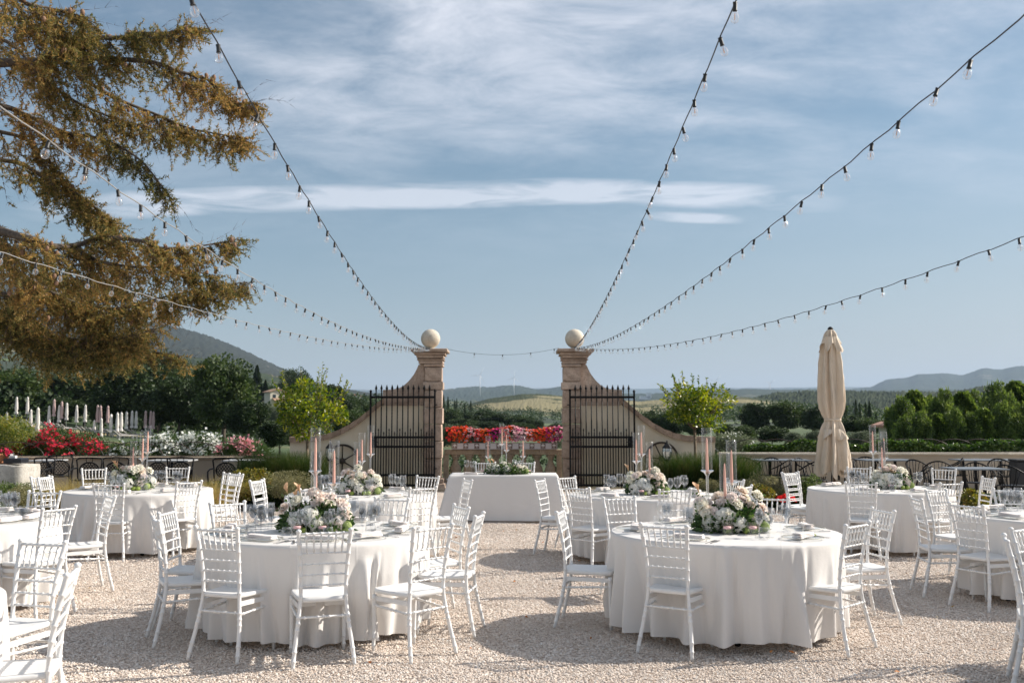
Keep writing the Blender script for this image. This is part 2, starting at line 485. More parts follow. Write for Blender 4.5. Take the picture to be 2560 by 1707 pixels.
# ================================================================== TERRAIN BEYOND THE TERRACE
TU = np.array([-1.3, -.53, -.40, -.27, -.15, 0, .15, .30, .53, 1.3])
TY = np.array([24.6, 32, 42, 60, 90, 130, 200, 350, 600, 1000, 1800, 3500, 8000])
TP = np.array([
 [1250, 1240, 1240, 1250, 1290, 1300, 1290, 1290, 1285, 1280],
 [1190, 1165, 1175, 1200, 1240, 1250, 1240, 1230, 1220, 1220],
 [1120, 1128, 1140, 1160, 1205, 1215, 1200, 1190, 1180, 1180],
 [1070, 1095, 1112, 1130, 1150, 1165, 1160, 1152, 1146, 1146],
 [1030, 1062, 1096, 1108, 1115, 1128, 1125, 1118, 1110, 1110],
 [1000, 1040, 1074, 1104, 1095, 1103, 1102, 1096, 1088, 1088],
 [960, 1012, 1045, 1068, 1072, 1082, 1082, 1078, 1070, 1070],
 [900, 985, 1003, 1018, 1050, 1064, 1066, 1062, 1055, 1050],
 [850, 955, 970, 1004, 1034, 1052, 1056, 1050, 1042, 1035],
 [800, 905, 935, 985, 1015, 1040, 1044, 1042, 1026, 1015],
 [760, 850, 880, 955, 1004, 1028, 1030, 1024, 1008, 1000],
 [760, 850, 880, 960, 1000, 1018, 1016, 1010, 1000, 990],
 [900, 950, 960, 985, 1000, 1006, 1004, 1000, 996, 990]], float)
LTY = np.log(TY)
def smooth_idx(t, arr):
    i = np.clip(np.searchsorted(arr, t) - 1, 0, len(arr) - 2)
    f = np.clip((t - arr[i]) / (arr[i + 1] - arr[i]), 0, 1)
    return i, f
def terrain_z(x, y):
    x = np.asarray(x, float); y = np.asarray(y, float)
    i, f = smooth_idx(np.log(np.maximum(y, 24.6)), LTY); j, g = smooth_idx(x / np.maximum(y, 24.6), TU)
    f = f * f * (3 - 2 * f) * .5 + f * .5; g = g * g * (3 - 2 * g) * .5 + g * .5
    p = (TP[i, j] * (1 - f) + TP[i + 1, j] * f) * (1 - g) + (TP[i, j + 1] * (1 - f) + TP[i + 1, j + 1] * f) * g
    z = CAM_H + (1051.5 - p) * y / FPX
    bumps = (np.sin(x * .021 + y * .013) * np.cos(y * .017 - x * .008) * .006 + np.sin(x * .11 + 1) * np.cos(y * .09) * .001) * y * np.clip((y - 120) / 400, 0, 1)
    return z + bumps

def terrain_material():
    m, t, b = base_mat('countryside')
    co = N(t, 'ShaderNodeTexCoord').outputs['Object']
    sp = N(t, 'ShaderNodeSeparateXYZ'); t.links.new(co, sp.inputs[0])
    nf = N(t, 'ShaderNodeTexNoise', Scale=0.9, Detail=8.0, Roughness=.7); t.links.new(co, nf.inputs[0])
    lawn = ramp(t, nf.outputs[0], [(0.3, (0.03, 0.055, 0.016)), (0.7, (0.065, 0.10, 0.03))])
    nd = N(t, 'ShaderNodeTexNoise', Scale=0.035, Detail=5.0, Roughness=.6); t.links.new(co, nd.inputs[0])
    dry = ramp(t, nf.outputs[0], [(0.3, (0.20, 0.16, 0.075)), (0.7, (0.34, 0.27, 0.14))])
    c1 = mix_rgb(t, ramp(t, nd.outputs[0], [(0.56, 0.0), (0.62, 1.0)]), lawn, dry)
    # field patches far away
    vo = N(t, 'ShaderNodeTexVoronoi', Scale=0.0052); t.links.new(co, vo.inputs['Vector'])
    vs = N(t, 'ShaderNodeSeparateColor'); t.links.new(vo.outputs['Color'], vs.inputs[0])
    fld = ramp(t, vs.outputs[0], [(0.0, (0.05, 0.075, 0.03)), (0.3, (0.09, 0.12, 0.045)), (0.55, (0.20, 0.19, 0.10)), (0.75, (0.10, 0.14, 0.05)), (1.0, (0.30, 0.25, 0.15))], 'CONSTANT')
    nw = N(t, 'ShaderNodeTexNoise', Scale=0.012, Detail=6.0, Roughness=.65); t.links.new(co, nw.inputs[0])
    fw = mix_rgb(t, ramp(t, nw.outputs[0], [(0.47, 0.0), (0.52, 1.0)]), fld, (0.022, 0.036, 0.016))
    far = ramp(t, math_n(t, 'DIVIDE', sp.outputs[1], 600.0), [(0.25, 0.0), (0.5, 1.0)])
    c = mix_rgb(t, far, c1, fw)
    t.links.new(c, b.inputs['Base Color']); b.inputs['Roughness'].default_value = .95
    bp = N(t, 'ShaderNodeBump', Strength=.7, Distance=0.15); t.links.new(nf.outputs[0], bp.inputs['Height']); t.links.new(bp.outputs[0], b.inputs['Normal'])
    return m

us = np.linspace(-1.25, 1.25, 220); lys = np.linspace(math.log(24.6), math.log(8000), 200)
U, LY = np.meshgrid(us, lys); YY = np.exp(LY); XX = U * YY
ZZ = terrain_z(XX, YY); ZZ[0] -= 1.5
V = np.stack([XX, YY, ZZ], -1).reshape(-1, 3)
idx = np.arange(ZZ.size).reshape(ZZ.shape)
F = np.stack([idx[:-1, :-1], idx[:-1, 1:], idx[1:, 1:], idx[1:, :-1]], -1).reshape(-1, 4)
struct(link('countryside_ground', np_mesh('countryside_ground', V, F, terrain_material(), True)))
# one sheet under everything, out to the horizon
mb = MB(); mb.grid(8, 8, lambda a, b: ((a - .5) * 60000, -30000 + b * 60000, -330 if 0 else -60))
struct(ob('lower_plain', mb, mat('plain', (0.07, 0.09, 0.05), .95, c2=(0.16, 0.15, 0.09), scale=.004)))

# ================================================================== HILLS
def hill_material(name, forest, forest2, patch=None, pscale=.004, lo=.55, hi=.6, sc=.03):
    m, t, b = base_mat(name)
    co = N(t, 'ShaderNodeTexCoord').outputs['Object']
    n = N(t, 'ShaderNodeTexNoise', Scale=sc, Detail=9.0, Roughness=.72); t.links.new(co, n.inputs[0])
    c = ramp(t, n.outputs[0], [(0.32, forest), (0.68, forest2)])
    if patch:
        mp_ = N(t, 'ShaderNodeMapping'); mp_.inputs['Scale'].default_value = (1, 1, 3.0); t.links.new(co, mp_.inputs[0])
        q = N(t, 'ShaderNodeTexNoise', Scale=pscale, Detail=8.0, Roughness=.68); t.links.new(mp_.outputs[0], q.inputs[0])
        c = mix_rgb(t, ramp(t, q.outputs[0], [(lo, 0.0), (hi, 1.0)]), c, patch)
    t.links.new(c, b.inputs['Base Color']); b.inputs['Roughness'].default_value = .95
    b.inputs['Specular IOR Level'].default_value = .1
    bp = N(t, 'ShaderNodeBump', Strength=.9, Distance=.25 / sc * .1); t.links.new(n.outputs[0], bp.inputs['Height']); t.links.new(bp.outputs[0], b.inputs['Normal'])
    return m

def hill(name, prof, Yd, depth, base_py, m, rough=1.0, seed=0, nx=260, ny=36, tuft=0.0):
    """a solid ridge: crest along the given skyline at distance Yd, slopes falling to either side"""
    r = np.random.default_rng(seed)
    pxs = np.array([p[0] for p in prof], float); pys = np.array([p[1] for p in prof], float)
    a = np.linspace(pxs[0], pxs[-1], nx); crest = np.interp(a, pxs, pys)
    k = np.ones(5) / 5; crest[2:-2] = np.convolve(crest, k, 'same')[2:-2]
    cz = CAM_H + (1051.5 - crest) * Yd / FPX + 0
    bz = CAM_H + (1051.5 - base_py) * (Yd - depth) / FPX
    x = (a - 1280) / FPX * Yd
    V = []
    ph = r.random(12) * 6.28
    for j in range(ny + 1):
        s = j / ny * 1.6 - 1.0                     # -1 foot in front, 0 crest, .6 behind
        yy = Yd + s * depth
        f = (1 - abs(s)) ** .85 if s < 0 else 1 - s * s * .8
        gul = sum(np.sin(x / depth * w * 3 + p + s * 2.2 * (q % 3 - 1)) / w for q, (w, p) in enumerate(zip((1.3, 2.1, 3.7, 5.9, 9.3, 14.0), ph)))
        zz = bz + (cz - bz) * f + gul * abs(s) * (1 - abs(s)) * (np.abs(cz - bz)) * .13 * rough
        zz = zz + (r.random(nx) - .5) * tuft * (1 if s <= 0.05 else .3)
        V.append(np.stack([x * (yy / Yd), np.full(nx, yy) + gul * depth * .02 * (abs(s) > .01), zz], -1))
    V = np.array(V)
    idx = np.arange((ny + 1) * nx).reshape(ny + 1, nx)
    F = np.stack([idx[:-1, :-1], idx[:-1, 1:], idx[1:, 1:], idx[1:, :-1]], -1).reshape(-1, 4)
    return struct(link(name, np_mesh(name, V.reshape(-1, 3), F, m, True)))

FOREST = hill_material('forest_hill', (0.018, 0.028, 0.013), (0.05, 0.065, 0.03), (0.20, 0.17, 0.11), .004, .60, .68, .035)
FAR = hill_material('far_hill', (0.02, 0.032, 0.02), (0.05, 0.065, 0.04), (0.16, 0.15, 0.10), .0016, .60, .66, .006)
MTN = hill_material('rocky_mountain', (0.020, 0.025, 0.021), (0.040, 0.046, 0.036), (0.27, 0.25, 0.22), .0045, .64, .67, .018)
GRASSY = hill_material('grassy_hill', (0.022, 0.032, 0.014), (0.06, 0.07, 0.032), (0.22, 0.195, 0.11), .006, .47, .50, .05)

hill('mountain', [(-900, 560), (-400, 610), (-100, 660), (60, 712), (179, 745), (275, 770), (358, 800), (448, 819), (517, 836), (585, 862), (640, 888), (680, 908), (719, 926), (755, 943), (800, 958), (860, 972), (940, 985), (1010, 996)], 3400, 1700, 1010, MTN, seed=2, nx=420, ny=60, tuft=6)
hill('foothill', [(-300, 870), (200, 880), (480, 892), (560, 902), (589, 913), (640, 926), (661, 934), (717, 944), (755, 950), (800, 962), (850, 973), (900, 984), (960, 998), (1030, 1012)], 1700, 700, 1030, FOREST, seed=4, tuft=4)
hill('distant_ridge', [(-600, 966), (700, 966), (934, 974), (1100, 972), (1400, 970), (1590, 972), (1700, 968), (1900, 969), (2100, 967), (2300, 970), (3400, 960)], 15000, 3000, 1010, FAR, seed=5, tuft=10)
hill('blue_hills', [(820, 985), (960, 981), (1060, 979), (1110, 974), (1150, 968), (1191, 965), (1230, 967), (1262, 962), (1300, 963), (1320, 968), (1343, 974), (1370, 971), (1401, 965), (1440, 966), (1500, 975), (1560, 985), (1640, 994)], 6500, 1800, 1012, FAR, seed=6, tuft=8)
hill('blue_hills', [(1380, 992), (1500, 985), (1600, 984), (1700, 981), (1760, 975), (1819, 973), (1880, 972), (1950, 974), (2050, 971), (2111, 975), (2300, 974), (2600, 972), (3300, 965)], 5200, 1500, 1010, FAR, seed=7, tuft=8)
hill('mountain', [(2020, 985), (2111, 974), (2182, 966), (2203, 952), (2223, 946), (2250, 945), (2277, 942), (2284, 935), (2320, 934), (2366, 932), (2402, 938), (2430, 930), (2458, 918), (2480, 921), (2506, 924), (2527, 915), (2560, 913), (2700, 905), (3200, 930)], 8500, 1800, 1005, hill_material('blue_mountain', (0.02, 0.03, 0.02), (0.045, 0.058, 0.036), (0.13, 0.12, 0.10), .0016, .6, .66, .008), seed=8, tuft=8)
hill('wooded_hill', [(1790, 1012), (1840, 1006), (1893, 993), (1944, 981), (1980, 980), (2018, 976), (2051, 978), (2111, 977), (2218, 979), (2264, 978), (2340, 980), (2417, 973), (2468, 962), (2560, 965), (2900, 955)], 1500, 420, 1030, FOREST, seed=9, nx=500, tuft=5)
hill('grassy_hill', [(960, 1042), (1060, 1034), (1110, 1026), (1181, 1007), (1220, 996), (1260, 990), (1304, 984), (1350, 983), (1400, 988), (1500, 995), (1600, 1003), (1651, 998), (1727, 995), (1790, 993), (1855, 992), (1900, 996), (1960, 1008), (2020, 1024)], 1250, 380, 1046, GRASSY, seed=12, nx=500, tuft=.9, rough=.25)

# air: pale even haze, sky and clouds outside it
hm = bpy.data.materials.new('haze'); hm.use_nodes = True; t = hm.node_tree; t.nodes.clear()
pv = N(t, 'ShaderNodeVolumePrincipled'); pv.inputs['Color'].default_value = (0.58, 0.76, 1.0, 1); pv.inputs['Density'].default_value = 0.000052; pv.inputs['Anisotropy'].default_value = 0.1
t.links.new(pv.outputs[0], N(t, 'ShaderNodeOutputMaterial').inputs['Volume'])
mb = MB(); mb.box((0, 8000, 390), (34000, 24000, 960))     # z -90 .. 870
hz = ob('haze', mb, hm, smooth=False); hz['kind'] = 'stuff'

# ================================================================== GATE PILLARS AND WING WALLS
def stone_mat(name, c, c2, c3=(.20, .14, .11), rough=.85):
    m, t, b = base_mat(name)
    co = N(t, 'ShaderNodeTexCoord').outputs['Object']
    oi = N(t, 'ShaderNodeObjectInfo')
    n = N(t, 'ShaderNodeTexNoise', Scale=5.5, Detail=9.0, Roughness=.7); t.links.new(co, n.inputs[0])
    n2 = N(t, 'ShaderNodeTexNoise', Scale=32.0, Detail=5.0, Roughness=.7); t.links.new(co, n2.inputs[0])
    r = ramp(t, n.outputs[0], [(0.33, c), (0.62, c2)])
    n3 = N(t, 'ShaderNodeTexNoise', Scale=2.2, Detail=6.0, Roughness=.65, Distortion=.6); t.links.new(co, n3.inputs[0])
    r = mix_rgb(t, ramp(t, n3.outputs[0], [(.50, 0.0), (.66, .55)]), r, tuple(min(.85, v * 1.35) for v in c2))
    sp = mix_rgb(t, ramp(t, n2.outputs[0], [(0.52, 0.0), (0.68, .85)]), r, c3)
    hs = N(t, 'ShaderNodeHueSaturation'); t.links.new(sp, hs.inputs['Color'])
    t.links.new(math_n(t, 'ADD', math_n(t, 'MULTIPLY', oi.outputs['Random'], .28), .86), hs.inputs['Value'])
    t.links.new(hs.outputs[0], b.inputs['Base Color']); b.inputs['Roughness'].default_value = rough
    bp = N(t, 'ShaderNodeBump', Strength=.8, Distance=.012); t.links.new(math_n(t, 'ADD', n.outputs[0], n2.outputs[0]), bp.inputs['Height']); t.links.new(bp.outputs[0], b.inputs['Normal'])
    return m
PINK = stone_mat('pink_stone', (0.33, 0.235, 0.175), (0.49, 0.375, 0.295))
PALE = stone_mat('pale_stone', (0.50, 0.43, 0.34), (0.62, 0.56, 0.46), (.42, .35, .27))
SAND = stone_mat('sandstone', (0.27, 0.205, 0.14), (0.38, 0.30, 0.215), (.15, .11, .08))
GREYST = stone_mat('grey_stone', (0.36, 0.335, 0.29), (0.52, 0.495, 0.45), (.27, .25, .21))
PLASTER = mat('plaster', (0.64, 0.54, 0.40), .92, c2=(0.71, 0.62, 0.48), scale=1.4, bump=.35, bscale=45)
TAN = mat('terrace_plaster', (0.35, 0.285, 0.215), .92, c2=(0.43, 0.36, 0.28), scale=1.1, bump=.35, bscale=45)
COPING = stone_mat('coping_stone', (0.26, 0.175, 0.12), (0.38, 0.275, 0.20), (.17, .11, .08))

GX, GY = -0.235, 24.2
def rough_block(mb, cx, cy, cz, w, d, h, seed, bev=.012, j=.004):
    """block with bevelled, slightly uneven edges"""
    r = random.Random(seed); ring = []
    zs = [(-h / 2, bev), (-h / 2 + bev, 0), (h / 2 - bev, 0), (h / 2, bev)]
    vs = []
    for z, ins in zs:
        for sx, sy in ((-1, -1), (1, -1), (1, 1), (-1, 1)):
            vs.append((cx + sx * (w / 2 - ins) + r.uniform(-j, j), cy + sy * (d / 2 - ins) + r.uniform(-j, j), cz + z + r.uniform(-j, j) * .5))
    fs = [(3, 2, 1, 0), (12, 13, 14, 15)]
    for q in range(3):
        for k in range(4): fs.append((q * 4 + k, q * 4 + (k + 1) % 4, (q + 1) * 4 + (k + 1) % 4, (q + 1) * 4 + k))
    mb.add(vs, fs)

def pillar(side):
    """side -1 left, +1 right; the inner face of the pillar looks at the gateway"""
    lab = ('left weathered pink stone gate pillar topped with a pale stone ball' if side < 0 else 'right weathered pink stone gate pillar topped with a pale stone ball, edges chipped')
    t = thing('gate_pillar', lab, 'pillar', (GX + side * 1.71, GY, 0), 0, 'stone gate pillars')
    s = side
    # courses of the shaft, from the ground up (z0, z1, extra width)
    courses = [(0, .14, .10), (.14, .26, .06), (.26, .74, .0), (.74, 1.16, .022), (1.16, 1.58, .0), (1.58, 1.98, .022), (1.98, 2.42, .0), (2.42, 2.62, .03), (2.62, 2.98, .0), (2.98, 3.06, .025)]
    for i, (a, b_, e) in enumerate(courses):
        mb = MB(); rough_block(mb, 0, 0, (a + b_) / 2, .42 + 2 * e, .46 + 2 * e, b_ - a - .010, i + (5 if s > 0 else 50), .016, .009)
        ob('stone_block', mb, PINK, t, smooth=False)
    for i, (z, w, h) in enumerate([(3.058, .50, .082), (3.14, .56, .05), (3.20, .66, .07), (3.27, .76, .07), (3.345, .90, .08)]):
        mb = MB(); rough_block(mb, s * (.065 + .006 * i), 0, z + h * .5, w + (.10 if i < 2 else 0), w, h - .003, 90 + i + s, .012, .008)
        ob('cornice_stone', mb, PINK, t, smooth=False)
    mb = MB(); mb.lathe([(0.0, 3.425), (.17, 3.426), (.17, 3.455), (.10, 3.46), (.09, 3.475), (0.0, 3.476)], (s * .09, 0, 0), n=20)
    ob('ball_foot', mb, PALE, t)
    mb = MB(); R = .24
    mb.lathe([(R * math.sin(PI * k / 20), 3.70 - R * math.cos(PI * k / 20)) for k in range(21)], (s * .09, 0, 0), n=32)
    ob('stone_ball', mb, PALE, t)
    return t
pillar(-1); pillar(1)

def wing(side):
    """curved garden wall sweeping down from the pillar: stone scroll, plaster field and coping stones"""
    s = side
    lab = ('left curved plaster wing wall sweeping down from the gate pillar' if s < 0 else 'right curved plaster wing wall sweeping down from the gate pillar, chipped coping')
    t = thing('wing_wall', lab, 'wall', (GX, GY, 0), 0, 'curved wing walls')
    # scroll of stone beside the pillar, outline from x (distance from gate centre) and z
    top = [(1.925, 3.05), (2.10, 3.04), (2.12, 2.95), (2.19, 2.81), (2.31, 2.65), (2.45, 2.52), (2.58, 2.455), (2.75, 2.43), (2.96, 2.42)]
    n = 5
    cuts = [(1.926, 2.118), (2.122, 2.20), (2.202, 2.40), (2.402, 2.66), (2.662, 2.96)]
    def ztop(x):
        for (x0, z0), (x1, z1) in zip(top, top[1:]):
            if x0 <= x <= x1: return z0 + (z1 - z0) * (x - x0) / (x1 - x0)
        return top[-1][1]
    for x0, x1 in cuts:
        q = [x0 + (x1 - x0) * k / 5 for k in range(6)]
        poly = [(s * x, 2.12) for x in q] + [(s * x, ztop(x)) for x in q[::-1]]
        mb = MB(); mb.prism(poly, -.14, .14); ob('scroll_stone', mb, PINK, t, smooth=False)
    # left stile of stone under the scroll end
    # coping curve
    cop = [(2.93, 2.09), (3.10, 1.96), (3.30, 1.78), (3.50, 1.62), (3.72, 1.47), (3.95, 1.34), (4.20, 1.235), (4.50, 1.17), (4.85, 1.14), (5.24, 1.13)]
    def zc(x):
        for (x0, z0), (x1, z1) in zip(cop, cop[1:]):
            if x0 <= x <= x1: return z0 + (z1 - z0) * (x - x0) / (x1 - x0)
        return cop[-1][1] if x > 5 else cop[0][1]
    k = 11; q = [2.93 + (5.24 - 2.93) * i / (k * 4) for i in range(k * 4 + 1)]
    for i in range(k):
        seg = q[i * 4:i * 4 + 5]; seg = [seg[0] + .003] + seg[1:-1] + [seg[-1] - .003]
        poly = [(s * x, zc(x)) for x in seg] + [(s * x, zc(x) + .135 + .006 * math.sin(x * 23 + s)) for x in seg[::-1]]
        mb = MB(); mb.prism(poly, -.20, .20); ob('coping_stone', mb, COPING, t, smooth=False)
    # flat coping band under the scroll
    mb = MB(); mb.box((s * 2.43, 0, 2.075), (1.0, .31, .085)); ob('band_stone', mb, PINK, t, smooth=False)
    # plaster field
    xs_ = [1.935 + (5.235 - 1.935) * i / 40 for i in range(41)]
    up = lambda x: 2.03 if x < 2.93 else min(2.03, zc(x) - .002)
    poly = [(s * x, -.3) for x in (xs_[0], xs_[-1])] + [(s * x, up(x)) for x in xs_[::-1]]
    mb = MB(); mb.prism(poly, -.125, .125); ob('plaster', mb, PLASTER, t, smooth=False)
    return t
wing(-1); wing(1)

# terrace walls to the left and right
def terrace_wall(x0, x1, y, h, lab):
    t = thing('terrace_wall', lab, 'wall', ((x0 + x1) / 2, y, 0), 0)
    L = x1 - x0
    mb = MB(); mb.box((0, 0, h / 2 - .2), (L, .26, h + .4 - .1)); ob('plaster', mb, TAN, t, smooth=False)
    n = int(L / 1.15)
    for i in range(n):
        mb = MB(); rough_block(mb, -L / 2 + (i + .5) * L / n, 0, h - .022, L / n - .006, .36, .056, i * 3 + int(x0), .008, .003)
        ob('coping_slab', mb, PALE if x0 > 0 else SAND, t, smooth=False)
    return t
terrace_wall(5.06, 22.5, 23.9, .885, 'long low beige terrace wall with pale coping behind the black chairs')
terrace_wall(-22.5, -5.55, 23.4, .80, 'low beige terrace wall behind the lattice chairs, oleanders above it')

# threshold kerb in front of the gateway
for x0, x1, yy in ((-5.3, -1.6, 23.35), (-1.6, 1.2, 23.35), (1.2, 4.9, 23.35)):
    n = 4
    for i in range(n):
        mb = MB(); rough_block(mb, x0 + (i + .5) * (x1 - x0) / n, yy, -.01, (x1 - x0) / n - .008, .26, .11, i + int(x0 * 10), .01, .004)
        o = ob('kerb_stone', mb, SAND, smooth=False); struct(o)
mb = MB(); mb.grid(12, 6, lambda a, b: (-1.85 + a * 3.3, 23.5 + b * 1.7, -.012 + .002 * math.sin(a * 20)))
struct(ob('gateway_paving', mb, stone_mat('paving', (.30, .25, .20), (.40, .34, .28))))
# ground behind the walls so that the planting stands on something
mb = MB(); mb.grid(40, 3, lambda a, b: (-24 + a * 48, 24.0 + b * 1.4, -.10 - b * b * 1.5)); struct(ob('bank', mb, SOIL))

# ================================================================== IRON GATES
def spear(mb, x, z, s=1.0, y=0.0):
    mb.lathe([(.009 * s, 0), (.011 * s, .012 * s), (.020 * s, .02 * s), (.008 * s, .032 * s), (.018 * s, .05 * s), (.026 * s, .068 * s), (.018 * s, .095 * s), (.006 * s, .135 * s), (0, .15 * s)], (x, y, z), 6)

def gate(side):
    s = side
    lab = 'open left black iron gate leaf with spear tops, folded against the wall' if s < 0 else 'open right black iron gate leaf with spear tops, folded against the wall'
    # hinge at the pillar, leaf folded back in front of the wing wall
    t = thing('iron_gate', lab, 'gate', (GX + s * 1.655, GY - .36, 0), 0, 'iron gate leaves')
    W = 1.57; zt = 2.235; m1, m2, lo, bot = 1.26, 1.03, .345, .10
    for z, h in ((zt, .055), (m1, .052), (m2, .052), (lo, .052), (bot, .055)):
        mb = MB(); mb.box((s * W / 2, 0, z), (W, .028, h)); ob('rail', mb, IRON, t, smooth=False)
    for x, zz in ((0, 2.36), (W, 2.34)):
        mb = MB(); mb.box((s * x, 0, zz / 2 + .02), (.042, .042, zz)); mb.lathe([(.03, 0), (.036, .02), (.02, .045), (0, .06)], (s * x, 0, zz + .02), 8)
        ob('stile', mb, IRON, t, smooth=False)
    sp = MB(); spear(sp, 0, 0, 1.25); me_s = sp.mesh('spear_point', IRON)
    bar = MB(); bar.tube([(0, 0, .06), (0, 0, 2.36)], .0145, 8); me_b = bar.mesh('bar', IRON)
    sb = MB(); sb.tube([(0, 0, .06), (0, 0, 1.33)], .012, 8); me_c = sb.mesh('short_bar', IRON)
    sq = MB(); spear(sq, 0, 0, .7); me_q = sq.mesh('small_spear', IRON)
    n = 12
    for i in range(1, n):
        x = s * W * i / n
        b_ = link('bar', me_b, t, (x, 0, 0)); link('spear_point', me_s, b_, (0, 0, 2.36))
    for i in range(n):
        x = s * W * (i + .5) / n
        b_ = link('short_bar', me_c, t, (x, 0, -.03 if i % 2 else .05)); link('small_spear', me_q, b_, (0, 0, 1.33))
    mb = MB(); mb.box((s * (W - .09), -.02, (m1 + m2) / 2), (.15, .05, .20)); lk = ob('lock_box', mb, IRON, t, smooth=False)
    mb = MB(); mb.tube([(s * (W - .13), -.05, 1.15), (s * (W - .13), -.10, 1.15), (s * (W - .22), -.10, 1.14)], .009, 6); ob('handle', mb, IRON, lk)
    for z in (.5, 2.05):
        mb = MB(); mb.tube([(-s * .05, .12, z), (-s * .05, .0, z), (0, 0, z)], .014, 6); ob('hinge', mb, IRON, t)
    return t
gate(-1); gate(1)

# ================================================================== BALUSTRADE WITH FLOWER BOX
bt = thing('balustrade', 'weathered sandstone balustrade across the gateway between the pillars', 'balustrade', (GX, 24.75, 0))
prof = [(.10, .10), (.10, .15), (.075, .16), (.07, .19), (.09, .21), (.09, .225), (.055, .245), (.075, .29), (.108, .37), (.115, .43), (.10, .50), (.065, .58), (.048, .66), (.052, .70), (.08, .72), (.08, .735), (.06, .745), (.095, .76), (.095, .81)]
mbz = MB(); mbz.lathe(prof, n=16); mbz.v = [(x * 1.28, y * 1.28, z) for x, y, z in mbz.v]; me = mbz.mesh('baluster', SAND)
for i in range(8):
    link('baluster', me, bt, (-1.19 + i * .343, 0, 0), rz=i * .7)
for i in range(3):
    mb = MB(); rough_block(mb, -.98 + i * .98 + (0, -.06, .04)[i], 0, .875, .975, .30, .125, 300 + i, .014, .005); ob('rail_slab', mb, SAND, bt, smooth=False)
for i in range(3):
    mb = MB(); rough_block(mb, -.98 + i * .98, 0, .04, .975, .30, .12, 310 + i, .014, .005); ob('base_slab', mb, SAND, bt, smooth=False)
for x in (-1.43, 1.43):
    mb = MB(); rough_block(mb, x, .01, .40, .13, .24, .82, int(x * 9), .01, .004); ob('end_pier', mb, SAND, bt, smooth=False)

box = thing('flower_box', 'long pale planter with brown emblem squares, on the balustrade rail', 'planter', (GX + .05, 24.60, .94))
mb = MB(); mb.box((0, 0, .085), (2.64, .22, .15)); ob('box', mb, mat('planter_grey', (.52, .47, .46), .7), box, smooth=False)
mb = MB(); mb.box((0, -.112, .163), (2.66, .012, .012)); mb.box((0, -.112, .012), (2.66, .012, .012)); ob('rim', mb, mat('planter_rim', (.30, .25, .22), .7), box, smooth=False)
EMB = mat('emblem_brown', (.16, .105, .085), .7); EMW = mat('emblem_white', (.62, .57, .55), .7)
be = MB(); be.box((0, -.1125, 0), (.122, .006, .128)); me1 = be.mesh('emblem', EMB, False)
bw = MB()
arc = lambda r, a: (r * math.cos(a), r * math.sin(a))
vs = []; fs = []
for k in range(13):
    a = PI * k / 12; x0, z0 = arc(.048, a); x1, z1 = arc(.026, a)
    vs += [(x0, -.117, z0 * .95), (x1, -.117, z1 * .8)]
    if k: fs.append((2 * k - 2, 2 * k - 1, 2 * k + 1, 2 * k))
bw.add(vs, fs)                                             # open dome
bw.add([(-.016, -.117, .014), (.016, -.117, .014), (.012, -.117, -.022), (-.012, -.117, -.022)], [(0, 1, 2, 3)])
bw.add([(0 + .017 * math.cos(2 * PI * k / 10), -.1172, .012 + .010 * math.sin(2 * PI * k / 10)) for k in range(10)], [tuple(range(10))])
for k in range(7):                                          # row of script strokes
    x = -.036 + k * .012
    bw.box((x, -.117, -.043 + .003 * (k % 2)), (.003, .001, .013 + .008 * (k in (0, 3))), ry=.4)
bw.box((0, -.117, -.051), (.078, .001, .0025))
me2 = bw.mesh('emblem_print', EMW, False)
for i in range(10):
    if True:
        e = link('emblem', me1, box, (-1.25 + i * .2765, 0, .088)); link('emblem_print', me2, e)

def blossoms(name, n, fn, size, m, parent, seed, petals=5):
    """many small open flowers: petals as little quads round a centre"""
    r = np.random.default_rng(seed)
    P, D = fn(n, r)
    D = unit(D + r.normal(size=D.shape) * .35)
    A = unit(np.cross(D, r.normal(size=D.shape))); B = np.cross(D, A)
    V = []; 
    for k in range(petals):
        a = 2 * PI * k / petals
        d = A * math.cos(a) + B * math.sin(a); s = np.cross(D, d)
        sz = size * (.75 + .5 * r.random((n, 1)))
        V.append(np.stack([P, P + d * sz * .6 + s * sz * .38 + D * sz * .12, P + d * sz + D * sz * .25, P + d * sz * .6 - s * sz * .38 + D * sz * .12], 1))
    V = np.stack(V, 1).reshape(-1, 3)
    F = np.arange(len(V)).reshape(-1, 4)
    return link(name, np_mesh(name, V, F, m), parent)

def petal_mat(name, c, c2=None, trans=.3):
    return leaf_mat(name, [c, c2 or c], .55, trans, nscale=9.0, spec=.25)
GERA_LEAF = leaf_mat('bedding_leaves', [(.012, .028, .008), (.03, .06, .018), (.05, .085, .025)], trans=.2)
FC = {'orange': petal_mat('orange_petals', (.72, .07, .012), (.80, .13, .02)), 'red': petal_mat('coral_petals', (.62, .03, .03), (.72, .06, .06)),
      'pink': petal_mat('pink_petals', (.75, .38, .42), (.82, .55, .57)), 'magenta': petal_mat('magenta_petals', (.48, .02, .18), (.60, .04, .26))}
fb = thing('bedding_flowers', 'dense mound of orange, pink and magenta flowers in the planter', 'flowers', (GX + .05, 24.64, 1.165))
def mound(x0, x1, h=.33):
    def f(n, r):
        x = x0 - .07 + (x1 - x0 + .14) * r.random(n); a = r.random(n) * PI; hh = h * (.92 + .12 * np.sin(x * 5.1 + 1))
        y = -np.cos(a) * .20; z = np.sin(a) * hh - .015 + .02 * r.normal(size=n)
        return np.stack([x, y, z], 1), np.stack([np.zeros(n) + r.normal(size=n) * .3, -np.cos(a) - .3, np.sin(a) + .2], 1)
    return f
def fill(n, r):
    P, D = mound(-1.42, 1.38, .29)(n, r); return P * np.array([1, .85, .9]), D
P, D = fill(7000, rng); V, F = leaf_quads(P, D, .05, .016)
lf = link('leaves', np_mesh('leaves', V, F, GERA_LEAF), fb); lf['kind'] = 'stuff'
